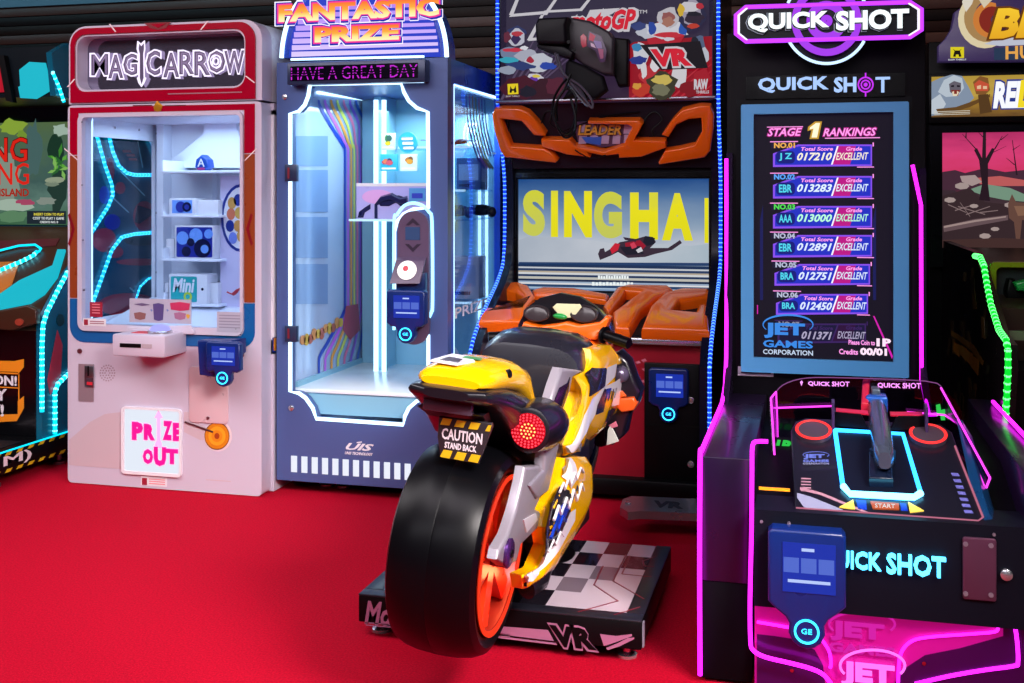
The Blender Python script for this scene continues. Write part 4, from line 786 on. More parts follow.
# left rider group
artb(516, 33, 9.5, 7, '#303a6a'); artb(517, 38, 8, 8.5, '#c8c8d8'); artb(516, 39, 4.5, 5, '#3a2a5a'); artb(507, 37, 4, 5, '#6a2a40'); artb(517, 33.5, 6, 2.5, '#c03a48')
artb(512, 53, 12, 6, '#7a88a8'); artb(528, 56, 12, 7, '#b4b6c8'); artb(540, 63, 14, 9, '#ccd0dc'); artb(548, 66, 8, 4, '#2c4ab0'); artb(508, 60, 10, 3, '#38b0c8'); artb(520, 66, 14, 4, '#2e3f78'); artb(513, 50, 10, 2, '#d03a50'); artb(507, 70, 9, 4, '#9fa8bc'); artb(535, 78, 9, 4.5, '#d8d4e0'); artb(533, 80, 6, 3, '#6a3ab0'); artb(536, 76, 4, 1.6, '#e8d050')
artb(520, 88, 20, 12, '#4a1428'); artb(545, 90, 20, 10, '#3a1424'); artb(528, 92, 8, 6, '#1c1a2c'); artb(555, 86, 10, 9, '#5a2036'); artb(530, 60, 4, 3, '#b02840'); artb(524, 48, 4, 2, '#e8e8f0')
art([(507.5, 84), (518, 83.5), (518.5, 94), (508, 94.5)], '#e8d020', .9); art([(509.5, 92.5), (510.5, 86), (512, 89), (514, 89), (515.6, 85.5), (516.6, 92), (514.6, 93), (513.8, 90.8), (512.2, 90.8), (511.4, 93)], '#18140c'); a_.tpx('RAW THRILLS', 506, 95.4, 519.5, 97, YM2 - .03, glow('art_' + W_[1:]), .0008)
# right panel
art([(629, 98.5), (629, 45), (634, 42), (712, 36), (712, 98)], '#a01024'); 
for x in range(9): art([(630 + x * 8, 98), (633 + x * 8, 98), (min(712, 690 + x * 6), 50 + max(0, x - 3) * 7), (min(711, 689 + x * 6), 50 + max(0, x - 3) * 7)], '#c83040')
artb(665, 36, 16, 16, '#c02034'); artb(648, 32, 12, 7, '#c8cad8'); artb(638, 26, 8, 4, '#3a4680'); artb(667, 30, 20, 9, '#dcdce6'); artb(652, 28, 4, 7, '#2a4aa8'); artb(683, 29, 4, 7, '#2a5ab8'); artb(668, 35, 14, 3, '#d03040'); artb(668, 17, 10.5, 10.5, '#c8c4cc'); artb(668, 18, 7, 6, '#9a5a58'); artb(668, 22, 6, 5, '#b07868'); artb(669, 39, 5, 2, '#d8d8e4')
artb(692, 14, 13, 15, '#2a2a4a'); artb(692, 12, 11, 12, '#a8a0b4'); artb(690, 7, 10, 6, '#d8d4dc'); artb(681, 10, 3.5, 6, '#e0b83c'); artb(694, 18, 9.5, 5.5, '#33263a'); artb(694, 14, 8, 2.5, '#1c1c2c'); artb(700, 6, 4, 3, '#c03040'); artb(693, 26, 6, 2.5, '#c84030')
artb(640, 55, 8, 12, '#d8d8e2'); artb(637, 47, 5, 4, '#3a8ac0'); artb(638, 60, 9, 4, '#2a3a90'); artb(698, 45, 8, 10, '#5a6a8a'); artb(704, 56, 5, 8, '#c8ccd8'); artb(695, 40, 4, 3, '#1c2030'); artb(648, 75, 9, 9, '#c4303a'); artb(644, 70, 3, 9, '#e4e0e6'); artb(680, 75, 8, 12, '#e0dce2'); artb(662, 86, 15, 13, '#3c3a2a'); artb(662, 80, 10, 5, '#d8c060'); artb(661, 90, 9, 6, '#7a7a60'); artb(641, 90, 9, 7, '#c83a28'); artb(637, 86, 5, 3, '#e0a040'); artb(690, 88, 10, 8, '#8a1020'); artb(702, 78, 8, 10, '#b01a2c'); artb(655, 65, 5, 6, '#e8e4ea')
art([(640, 45), (700, 41), (708, 68), (661, 70)], '#14101a')
YV = YM2 - .055
a_.tpx('VR', 648, 46.5, 696, 68.5, YV, glow('art_' + W_[1:]), .002, bold=.1, shear=-.15); a_.tpx('VR', 650, 48.5, 692.5, 66.5, YV - .003, glow('art_red_letter', '#d81c34', .85), .002, bold=.06, shear=-.15)
a_.tpx('motoGP', 568, 8, 639, 33, YV, glow('art_' + W_[1:]), .002, bold=.1, shear=.3); a_.tpx('motoGP', 570, 10, 636, 30.5, YV - .003, glow('art_red_letter'), .002, bold=.045, shear=.3); a_.tpx('TM', 639, 10, 647, 13.5, YV, glow('art_' + W_[1:]), .002)
a_.tpx('RAW', 694, 79, 708, 89.5, YV, glow('art_' + W_[1:]), .002, bold=.06); a_.tpx('THRILLS', 696, 90.5, 709, 93.5, YV, glow('art_' + W_[1:]), .002, bold=.02)
a_.build('marquee_art', mq_)
# trim rail under the marquee and dark bracket panel
b2 = MB(); b2.rpx(497, 98.5, 716, 101.5, YM2 - .01, STEEL, .03, bev=.004); b2.build('steel_rail', MC)
YO = 5.09; b2 = MB(); b2.slab([(mx0 + .04, YM2 + .01, za - .005), (mx1 - .04, YM2 + .01, za - .005), (mx1 - .04, 5.2, 1.415), (mx0 + .04, 5.2, 1.415)], (0, .02, 0), mat('bracket_panel', '#1c1a24', .35)); 
for pts in ([(540, 127), (545, 113), (552, 112), (550, 123), (560, 130)], [(640, 133), (646, 118), (655, 112), (662, 120), (652, 130), (655, 137)], [(560, 133), (600, 118), (640, 112)], [(575, 150), (590, 158), (606, 155)]): b2.tube(spl([at(a, b3, 5.10) for a, b3 in pts], 4), .003, BLACK, 6)
b2.build('bracket_panel', MC)
P0b = Vector((0, YM2, za)); nb = Vector((0, (za - 1.415), -(5.2 - YM2) * -1)); nb = Vector((0, -(za - 1.415), -(5.2 - YM2))).normalized()
def ob(a, b_): return onp(490 + a / 4.452, 90 + b_ / 4.452, P0b, nb)
def trim(pts, name, h=.05): t = MB(); t.slab([ob(*q) for q in pts], nb * h, ORANGE, .014); return t.build(name, MC)
trim([(20, 95), (30, 72), (60, 66), (140, 68), (180, 85), (215, 122), (258, 180), (255, 192), (205, 188), (150, 125), (60, 115), (80, 170), (105, 235), (250, 245), (285, 268), (310, 300), (300, 310), (75, 285), (55, 255), (28, 160)], 'orange_bracket')
trim([(1000, 95), (985, 58), (940, 55), (860, 75), (820, 115), (770, 185), (800, 195), (835, 140), (890, 115), (945, 110), (948, 170), (915, 230), (850, 245), (785, 255), (755, 308), (760, 316), (960, 285), (985, 255), (998, 160)], 'orange_bracket')
trim([(238, 205), (365, 205), (385, 232), (515, 258), (600, 230), (640, 150), (620, 138), (445, 135), (445, 122), (670, 120), (688, 136), (648, 208), (788, 210), (790, 240), (680, 280), (582, 285), (580, 268), (515, 276), (440, 260), (455, 283), (350, 270), (240, 235)], 'orange_bracket', .055)
lp = MB(); lp.slab([ob(*q) for q in ((372, 140), (660, 138), (606, 236), (500, 252), (392, 222))], nb * .012, mat('leader_plate', '#54405c', .3)); lpo = lp.build('leader_plate', MC)
lp = MB()
for i in range(5):
    for j in range(2):
        a, b3 = 400 + i * 50, 150 + ((i + j) % 2) * 45; lp.slab([ob(a, b3), (ob(a + 34, b3)), ob(a + 30, b3 + 40), ob(a - 4, b3 + 40)], nb * .014, mat('leader_check', '#b8a8c8', .3))
lp.slab([ob(410, 205), ob(500, 205), ob(495, 242), ob(430, 230)], nb * .015, mat('leader_blue', '#2a6ad0', .3))
o_ = ob(392, 196) + nb * .018; lp.text3('LEADER', o_, ob(592, 194) + nb * .018 - o_, ob(392, 148) + nb * .018 - o_, nb * .002, mat('leader_dark', '#2a1a10', .3), bold=.06, shear=.2); o_ = ob(394, 194) + nb * .021
lp.text3('LEADER', o_, ob(588, 192) + nb * .021 - o_, ob(394, 150) + nb * .021 - o_, nb * .002, mat('leader_gold', '#d8a040', .3), bold=.03, shear=.2); lp.build('leader_lettering', lpo)
# screen
YS2 = 5.25; bz = MB(); o1 = rc(512, 166, 714, 296, YS2); i1 = rc(518.5, 179, 709, 291, YS2)
bz.plate([[(mx0 + .04, .80), (mx1 - .04, .80), (mx1 - .04, 1.42), (mx0 + .04, 1.42)], [(i1[0], i1[2]), (i1[1], i1[2]), (i1[1], i1[3]), (i1[0], i1[3])]], 'y', YS2 - .012, YS2 + .05, mat('bezel_black', '#0c0d16', .3))
bz.plate([rrect(i1[0] - .03, i1[1] + .03, i1[2] - .03, i1[3] + .03, .02), rrect(i1[0] - .008, i1[1] + .008, i1[2] - .008, i1[3] + .008, .01)], 'y', YS2 - .022, YS2 - .012, GLOSSK); bz.build('screen_bezel', MC)
s = MB(); s.box(i1[0], i1[1], YS2, YS2 + .01, i1[2], i1[3], ramp_glow('race_picture', [(0, '#7a94b8'), (.2, '#5a7898'), (.27, '#b4bcc8'), (.42, '#b8c0cc'), (.6, '#8aa0b8'), (.85, '#4a70a0'), (1, '#1c4a88')], .95, 2, .18, 3, (1, 1, 2)))
YL = ramp_glow('screen_yellow', [(0, '#c4c44a'), (.35, '#e4dc14'), (.8, '#ece21a'), (1, '#d0d048')], .95, 2, .5, 5); YD = ramp_glow('screen_pale_yellow', [(0, '#b4bc84'), (.5, '#ccd058'), (1, '#d8d838')], .9, 2, .7, 5)
for w_, a, c_, mm in (('S', 523, 545, YD), ('I', 551, 558, YL), ('N', 564, 592, YL), ('G', 594, 622, YD), ('H', 630, 658, YL), ('A', 662, 693, YL)): s.tpx(w_, a, 190 + (a - 520) * .022, c_, 236 + (a - 520) * .032, YS2, mm, .001, bold=.06, res=6)
s.rpx(704.5, 198, 708.5, 243, YS2, YL, .001)
smk = glow('screen_smoke', '#bcc4ce', .95)
s.ppx([(519, 240), (530, 236), (560, 238), (590, 240), (610, 243), (640, 246), (660, 244), (690, 246), (708, 244), (709, 262), (519, 264)], YS2 - .002, ramp_glow('smoke_picture', [(0, '#a8b2c0'), (.5, '#c0c6d0'), (1, '#a8b8c4')], .95, 0, .4, 6), .001)
s.ppx([(519, 262), (709, 263), (709, 266), (519, 265)], YS2 - .003, glow('screen_navy', '#24406c', .9), .001)
for j, (cc, h) in enumerate((('#1c3358', 3), ('#c8ccd4', 1.6), ('#2a4168', 2.4), ('#b8aa98', 1.6), ('#d4d8dc', 2), ('#23395e', 2.2), ('#c4c2ba', 2.4), ('#1e3050', 2.2), ('#9fb2cc', 1.6), ('#e0e2e4', 1.6), ('#26456e', 2.6), ('#a8c0d8', 1.4))):
    yy0 = 265 + sum((3, 1.6, 2.4, 1.6, 2, 2.2, 2.4, 2.2, 1.6, 1.6, 2.6, 1.4)[:j]); s.rpx(518.5, yy0, 709, min(yy0 + h, 290.8), YS2 - .003, glow('blur_' + cc[1:], cc, .9), .001)
def sp_(pts, cc, kk): s.ppx(pts, YS2 - .004 - .0005 * kk, glow('rider_' + cc[1:], cc, .85), .0004)
sp_([(598, 254), (600, 249), (604, 248), (605, 252), (612, 248), (620, 242), (632, 240), (646, 236), (653, 237), (656, 242), (650, 248), (668, 248), (680, 240), (682, 243), (672, 250), (655, 254), (645, 257), (628, 258), (618, 252), (610, 256), (600, 260)], '#3a2c3c', 0)
sp_([(610, 249), (615, 243), (620, 244), (618, 250), (612, 254)], '#d02038', 1); sp_([(625, 243), (640, 240), (646, 246), (640, 252), (626, 250)], '#a01830', 1); sp_([(620, 247), (640, 246), (644, 254), (626, 255)], '#1c1c2c', 2); sp_([(630, 244), (634, 242), (637, 247), (632, 249)], '#d8405a', 3); sp_([(645, 236), (655, 238), (654, 244), (647, 246), (643, 242)], '#181c2c', 3); sp_([(623, 237), (636, 239), (636, 242), (625, 240)], '#38283c', 3); sp_([(636, 250), (641, 247), (643, 251), (638, 253)], '#d8d8e0', 4)
for k in range(12): s.rpx(598 + k * 2.6, 275.5 + (k % 3) * .3, 600 + k * 2.6, 278.8, YS2 - .0045, glow('white_small_print', '#e8f0f0', 1), .0006); s.rpx(592 + k * 3.5, 282 + (k % 2) * .4, 594.6 + k * 3.5, 285.6, YS2 - .0045, glow('white_small_print'), .0006)
s.build('screen', MC)
# sloping dash with orange guards
D0 = Vector((0, 4.78, .70)); D1 = Vector((0, 5.215, .838)); Nd = Vector((0, -(D1.z - D0.z), (D1.y - D0.y))).normalized()
d = MB(); d.slab([(mx0 + .04, D0.y, D0.z), (mx1 - .04, D0.y, D0.z), (mx1 - .04, D1.y, D1.z), (mx0 + .04, D1.y, D1.z)], -Nd * .02, mat('dash_mesh_black', '#17171f', .45, bump=.6, bscale=200)); d.build('dash_panel', MC)
def od(a, b_): return onp(470 + a / 4.096, 270 + b_ / 4.096, D0, Nd)
def guard(pts, h=.055): t = MB(); t.slab([od(*q) for q in pts], Nd * h, ORANGE, .022); return t.build('orange_guard', MC)
guard([(38, 255), (50, 215), (85, 165), (112, 158), (118, 185), (205, 192), (214, 150), (190, 130), (118, 122), (128, 95), (200, 88), (245, 105), (268, 150), (235, 190), (218, 255)])
guard([(548, 185), (600, 112), (650, 98), (815, 102), (838, 122), (765, 152), (700, 205), (655, 285), (595, 280), (585, 215), (625, 185), (700, 128), (640, 122), (605, 172), (572, 222)])
guard([(703, 282), (738, 190), (795, 132), (870, 114), (982, 116), (994, 148), (862, 166), (828, 205), (925, 214), (936, 186), (962, 180), (982, 192), (982, 292)])
guard([(255, 100), (300, 88), (430, 92), (570, 118), (560, 145), (430, 125), (262, 122)], .03)
# silver ledge, red front, coin door
lg = MB(); lx = rc(612, 341, 714, 347, 4.76); lg.box(mx0 + .04, mx1 - .04, 4.755, 4.80, .665, .692, CHROME, .006); lg.build('chrome_ledge', MC)
rf = MB(); rf.box(mx0 + .04, mx1 - .04, 4.80, 4.86, .09, .665, MRED); rfo = rf.build('front_panel', MC)
ck = MB()
for i, (a, b_, c_, d_) in enumerate(((470, 352, 482, 372), (482, 372, 500, 392), (486, 340, 502, 352))): ck.rpx(a, b_, c_, d_, 4.80, mat('grey_check_print', '#a89aa8', .4), .001)
ck.build('check_print', rfo); ck = MB(); ck.ppx([(496, 360), (499, 352), (501, 353), (497, 363)], 4.798, YELLOW, .001); ck.build('yellow_flash', rfo); ck = MB()
for i in range(9): a = 625 + (i * 37) % 22; b_ = 358 + (i * 23) % 30; ck.ppx([(a, b_), (a + 4, b_ - 1.5), (a + 6, b_ + 1), (a + 2, b_ + 2)], 4.80, mat('pink_splash_print', '#d87a90', .4), .001)
ck.build('panel_print', rfo)
cd = MB(); q = rc(645, 363, 700, 505, 4.80); cd.box(q[0], q[1], 4.775, 4.80, .05, q[3], BLACK, .004)
cd.rpx(646, 425, 699, 427, 4.774, mat('door_gap', '#020204', .6), .001); cdo = cd.build('coin_door', MC)
for b_ in (400, 464): cd = MB(); v = at(691, b_, 4.775); cd.lathe([(.014, 0), (.014, .008), (.006, .01)], v, (0, -1, 0), CHROME, 14); cd.build('lock', cdo)
q = rc(649, 368, 689, 423, 4.772); card_reader(MC, q[0], q[1], q[2], q[3], 4.776, .02)
kb = MB(); kb.box(mx0 + .02, mx1 - .02, 4.74, 4.86, .03, .10, BLACK, .01); kb.build('kick_base', MC)
fp = MB(); pts = [(620, 507), (623, 499), (632, 496), (700, 499), (712, 503), (712, 514), (640, 511), (628, 512)]
v = [atz(a, b_, .10) for a, b_ in pts]; fp.slab(v, (0, 0, -.03), mat('brushed_plate', '#a8a4ac', .3, .8), .0); fpo = fp.build('foot_plate', MC)
fp = MB(); o_ = atz(652, 507, .101); fp.text3('VR', o_, atz(683, 509, .101) - o_, atz(654, 500.5, .101) - o_, (0, 0, .001), mat('etched_dark', '#2c2832', .4), bold=.05); fp.build('foot_plate_print', fpo); fp = MB(); v = atz(628, 503.5, .10); fp.lathe([(.012, 0), (.012, .006)], v, (0, 0, 1), CHROME, 12); fp.build('bolt', fpo)
for xx in (mx0 + .1, mx1 - .1): f_ = MB(); f_.lathe([(.03, 0), (.03, .012), (.012, .02), (.012, .04)], (xx, 4.85, 0), (0, 0, 1), STEEL, 14); f_.build('levelling_foot', MC)
# ================================================================ goggle headset on its hook
YH = 4.92
VH = thing('goggle_headset', (at(585, 60, YH).x, YH, at(585, 120, YH).z), 'black goggle headset with looped cable hanging in front of the racing marquee', 'headset')
HB = mat('headset_shell', '#35313a', .42); HK = mat('headset_face', '#131219', .4)
def hh(a, b_): return (490 + a / 4.452, b_ / 4.452)
def hp_(pts, Y, dep, mt, bev=.01): 
    t = MB(); q = [at(*hh(*p), Y) for p in pts]; t.slab([v + Vector((0, dep, 0)) for v in q], (0, -dep, 0), mt, bev); return t
hp_([(205, 110), (225, 82), (355, 76), (445, 92), (530, 140), (552, 172), (548, 330), (500, 330), (410, 285), (370, 255), (330, 200), (215, 190)], 4.95, .10, HB, .012).build('shell', VH)
t = hp_([(200, 110), (212, 80), (345, 74), (335, 110), (340, 188), (322, 196), (205, 190)], 4.86, .09, HK, .012); fo = t.build('visor_face', VH)
t = hp_([(205, 196), (325, 200), (372, 232), (360, 262), (270, 240), (212, 215)], 4.90, .08, HK, .008); t.build('lens_housing', VH)
t = hp_([(540, 165), (615, 172), (615, 380), (570, 385), (548, 330)], 5.00, .07, BLACK, .01); t.build('hook_bracket', VH)
t = hp_([(440, 138), (495, 160), (520, 225), (512, 275), (490, 278), (468, 225), (432, 205)], 4.848, .004, mat('decal_violet', '#503a60', .3), .001); to = t.build('side_decal', VH)
t = MB()
for pts, cc in (([(445, 145), (470, 160), (460, 185), (440, 178)], '#c83a5a'), ([(460, 180), (495, 185), (500, 215), (475, 215)], '#8a7ab8'), ([(480, 215), (505, 220), (505, 260), (492, 262)], '#a03a70'), ([(448, 190), (462, 196), (472, 215), (450, 206)], '#d8c0d8')): q = [at(*hh(*p), 4.8475) for p in pts]; t.plate([[(v.x, v.z) for v in q]], 'y', 4.846, 4.8475, mat('decal_' + cc[1:], cc, .3))
t.build('decal_print', to)
t = hp_([(402, 162), (415, 150), (430, 165), (430, 205), (412, 212), (404, 190)], 4.848, .005, mat('decal_red', '#c0485c', .3), .001); t.build('red_badge', VH)
for a, b_ in ((350, 187), (375, 222)): t = MB(); v = at(*hh(a, b_), 4.85); t.lathe([(.008, 0), (.008, .004)], v, (0, -1, 0), BLACK, 10); t.build('screw', VH)
t = hp_([(335, 280), (350, 262), (420, 290), (500, 335), (520, 400), (470, 440), (380, 430), (320, 440), (345, 400), (330, 330)], 4.93, .05, mat('strap_black', '#0d0c12', .6), .015); t.build('head_strap', VH)
cb_ = [[(290, 235), (310, 300), (345, 350), (400, 400), (430, 450), (440, 470), (425, 465), (385, 420), (340, 360)], [(345, 345), (310, 390), (285, 440), (278, 500), (300, 560), (340, 595), (370, 560), (385, 480), (375, 420), (345, 395), (310, 425), (295, 480), (300, 540)], [(300, 240), (330, 330), (400, 380), (450, 440), (455, 480), (420, 440), (360, 370)], [(360, 330), (330, 400), (290, 470), (290, 540), (330, 610), (375, 590), (380, 520), (360, 440)]]
for j, c_ in enumerate(cb_): t = MB(); t.tube(spl([at(*hh(a, b_), 4.88 - .012 * j) for a, b_ in c_], 6), .0055, mat('cable_%d' % (j % 2), '#0a0a0e' if j % 2 else '#4a4a58', .35), 7); t.build('cable', VH)
# ================================================================ ride platform
px0, px1, py0, py1, pz0, pz1 = -1.285, -.45, 3.12, 3.80, .042, .125
RP = thing('ride_platform', (-.87, 3.45, 0), 'low black platform with a chequered step under the yellow motorcycle ride', 'platform')
m = MB(); m.box(px0, px1, py0, py1, pz0, pz1 - .004, BLACK, .005); m.box(px0, px1, py0, py0 + .05, pz1 - .006, pz1, mat('edge_metal', '#2c2c38', .35, .5), .003); m.box(px0, px0 + .06, py0 + .05, py1, pz1 - .006, pz1, mat('edge_metal'), .003); m.box(px1 - .05, px1, py0 + .05, py1, pz1 - .006, pz1, mat('edge_metal'), .003); m.build('base', RP)
CKL, CKD = mat('check_pale', '#c9b9c6', .12, coat=.3), mat('check_dark', '#1a161e', .15, coat=.3); CKM = mat('check_grey', '#7c6c78', .15, coat=.3)
for e in (0, 1):
    t = MB(); xa, xb = (px1 - .05 - .31, px1 - .05) if e == 0 else (px0 + .06, px0 + .06 + .2)
    ya, yb = py0 + .05, py1 - .01; nx, ny = (4, 5) if e == 0 else (2, 5)
    for i in range(nx):
        for j in range(ny):
            w_, h = (xb - xa) / nx, (yb - ya) / ny; mm = CKL if (i + j) % 2 else (CKD if i < 1 or j > 2 else CKM)
            if e == 0 and i > 1 and j < 2: mm = CKL
            t.box(xa + i * w_, xa + (i + 1) * w_, ya + j * h, ya + (j + 1) * h, pz1 - .004, pz1, mm)
    if e == 0:
        ln = mat('crimson_line', '#7a2034', .4)
        for pts in ([(578, 612), (618, 601), (594, 585), (603, 566)], [(644, 599), (613, 581), (626, 555)], [(622, 574), (630, 556)], [(622, 574), (652, 577)], [(614, 615), (640, 607)], [(654, 567), (644, 566), (643, 561), (655, 557)]):
            for p_, q_ in zip(pts, pts[1:]): a, b_ = atz(*p_, pz1), atz(*q_, pz1); d_ = (b_ - a).normalized() * .0025; n_ = Vector((-d_.y, d_.x, 0)); t.slab([a - n_, b_ - n_, b_ + n_, a + n_], (0, 0, .0008), ln)
    t.build('step_plate', RP)
fr = MB(); LP_ = mat('dusky_pink_print', '#a86a8c', .4); YP = py0
fr.tpx('MotoGP', 364.5, 603.5, 436, 622 + 6, YP, LP_, .001, bold=.03, shear=.25)
for a, b_ in ((365, 0), (366, 2.5)): fr.ppx([(a, 622 + b_), (510, 634 + b_), (510, 635 + b_), (a, 623 + b_)], YP, LP_, .001)
def outl(s, a, b_, c_, d_, mm1, mm2, **kw): fr.tpx(s, a - 2, b_ - 2, c_ + 2, d_ + 2, YP, mm1, .001, bold=.1, **kw); fr.tpx(s, a, b_, c_, d_, YP - .001, mm2, .001, bold=.05, **kw)
outl('VR', 549, 627, 597, 648, LP_, BLACK, shear=-.2)
fr.ppx([(498, 626), (548, 630), (554, 641), (498, 634)], YP, LP_, .001); fr.ppx([(498, 636), (556, 643), (557, 645), (498, 638)], YP, LP_, .001); fr.ppx([(600, 634), (616, 636), (632, 634), (632, 636), (616, 642), (604, 646)], YP, LP_, .001); fr.ppx([(606, 648), (618, 643), (628, 638), (634, 637.5), (634, 639), (620, 646), (608, 650)], YP, LP_, .001)
fr.build('front_print', RP)
gp_ = MB(); v = rc(637, 626, 642, 656, py0); gp_.box(px1 + .0, px1 + .004, py0 + .01, py0 + .03, pz0 + .005, pz1 - .01, mat('grey_reflector', '#8a8694', .3)); gp_.build('reflector', RP)
for xx, yy in ((px0 + .05, py0 + .06), (px1 - .05, py0 + .06), (px0 + .05, py1 - .06), (px1 - .05, py1 - .06)): f_ = MB(); f_.lathe([(.028, 0), (.028, .008), (.012, .014), (.012, .044)], (xx, yy, 0), (0, 0, 1), CHROME, 16); f_.build('levelling_foot', RP)
# ================================================================ yellow racing motorcycle ride
LEAN = R(5); YAWB = R(-1); BO = Vector((-.885, 3.3, .125))
BK = thing('motorcycle_ride', BO, 'yellow racing motorcycle ride with a fat black tyre and glowing red rear wheel', 'motorcycle')
BK.rotation_euler = (0, LEAN, YAWB)
Mf = Matrix.Rotation(YAWB, 3, 'Z') @ Matrix.Rotation(LEAN, 3, 'Y'); Mi = Mf.inverted()
def bk(a, b_, dx_):                      # photo point on the leaned plane dx_ to the side of the bike's centre, in upright bike coordinates
    n = Mf @ Vector((1, 0, 0)); p = onp(a, b_, BO + n * dx_, n); return BO + Mi @ (p - BO)
def bky(a, b_, Y): p = at(a, b_, Y); return BO + Mi @ (p - BO)
cx = BO.x
SILV = mat('silver_paint', '#97919c', .36, .35); TAILK = mat('tail_black', '#121118', .3, coat=.3); SEATK = mat('seat_vinyl', '#2a2a34', .5, bump=.15, bscale=80)
LR_ = mat('rim_red_enamel', '#ff3c16', .3)
# rear wheel
wy, wz = 2.80, .392; wc = Vector((cx - .002, wy, wz)); X1 = Vector((1, 0, 0))
t = MB(); pr = [(.19, -.092), (.208, -.109), (.226, -.114), (.243, -.105), (.254, -.082), (.260, -.05), (.2625, -.004), (.261, 0), (.2625, .004), (.260, .05), (.254, .082), (.243, .105), (.226, .114), (.208, .109), (.19, .092)]
t.lathe(pr, wc, X1, RUBBER, 64, cap=False); rw = t.build('rear_wheel', BK, 'fat black slick tyre')
t = MB(); t.lathe([(.194, .104), (.2, .110), (.194, .115), (.184, .109), (.174, .08), (.168, .025), (.164, -.03), (.174, -.08), (.184, -.108), (.194, -.11), (.194, .104)], wc, X1, mat('rim_dark_red', '#8a1a0c', .4), 48, closed=True); t.lathe([(.2, .112), (.201, .1155), (.19, .1165), (.186, .111), (.2, .112)], wc, X1, glow('rim_edge_light', '#ff3a18', 1.0), 48, closed=True)
for k in range(6):
    a = 2 * math.pi * k / 6 + .2; d_ = Vector((0, math.cos(a), math.sin(a))); n_ = Vector((0, -math.sin(a), math.cos(a)))
    for e in (1, -1):
        p0, p1 = wc + d_ * .035 + X1 * .092 * e, wc + d_ * .184 + X1 * .098 * e
        t.slab([p0 - n_ * .026, p1 - n_ * .03, p1 + n_ * .03, p0 + n_ * .026], X1 * -.03 * e, LR_, 0)
t.lathe([(.05, -.09), (.05, .09)], wc, X1, LR_, 24); t.build('rim', rw, 'glowing red rim')
for yy_, zz_ in ((-.11, .09), (.11, -.09), (0, .0)):
    pl_ = bpy.data.lights.new('wheel_led', 'POINT'); pl_.energy = .9; pl_.color = (1, .16, .06); pl_.shadow_soft_size = .02
    po2 = bpy.data.objects.new('wheel_led', pl_); COL.objects.link(po2); po2.parent = BK; po2.location = wc + Vector((.145 if (yy_, zz_) != (0, .0) else .05, yy_, zz_)) - BO
t = MB(); t.lathe([(.032, -.12), (.032, .13)], wc, X1, mat('axle_violet_metal', '#6a6074', .3, .8), 20); t.lathe([(.018, .13), (.018, .138), (.008, .14)], wc, X1, BLACK, 12); t.build('axle', rw)
def pv(pts, dxo, th, mt, name, bev=.008, both=True, par=None, lab=None):
    q = [bk(a, b_, dxo) for a, b_ in pts]
    for e in ((1, -1) if both else (1,)):
        t = MB(); t.slab([Vector((cx + e * (dxo - th), p.y, p.z)) for p in q], Vector((e * th, 0, 0)), mt, bev); o_ = t.build(name, par or BK, lab)
        if e == 1: first = o_
    return first
# swing arm
pv([(526, 467), (541, 466), (546, 477), (544, 490), (536, 509), (542, 512), (540, 527), (526, 541), (521, 546), (517, 562), (507, 567), (498, 560), (500, 550), (509, 534), (517, 509), (523, 484)], .160, .028, SILV, 'swing_arm', .009, both=False, lab='silver swing arm')
pv([(563, 368), (584, 371), (573, 378), (570, 392), (562, 416), (560, 443), (549, 492), (538, 500), (530, 486), (545, 470), (547, 440), (551, 405), (557, 385)], .168, .03, SILV, 'frame_spar', .01, both=False, lab='silver frame spar')
pv([(548, 488), (556, 470), (561, 440), (569, 420), (573, 395), (590, 440), (590, 520), (548, 570), (540, 545)], .14, .05, mat('engine_violet_black', '#1d1826', .35, .3), 'engine_block', .01)
pv([(568, 383), (570.5, 377), (568.5, 392), (560.5, 416), (558, 443), (551, 449), (553.5, 420), (554.5, 402), (560, 388)], .171, .004, mat('spar_recess', '#2a2034', .2, .5), 'spar_recess', .001, both=False)
pv([(541, 481), (543, 490), (536, 497), (533, 488)], .163, .004, mat('badge_cream', '#cfc6b4', .3), 'spar_badge', .001, both=False)
pv([(524, 520), (536, 513), (538, 520), (527, 533)], .163, .004, mat('silver_bright', '#d8d2dc', .3, .3), 'arm_plate', .001, both=False)
t = MB(); p_ = bk(507.5, 553, .16); t.lathe([(.036, 0), (.036, .006), (.03, .01)], (cx + .16, p_.y, p_.z), X1, mat('axle_violet', '#5a3478', .25, .7), 20); t.lathe([(.01, .01), (.01, .013)], (cx + .16, p_.y, p_.z), X1, BLACK, 10); t.build('axle_cap', BK)
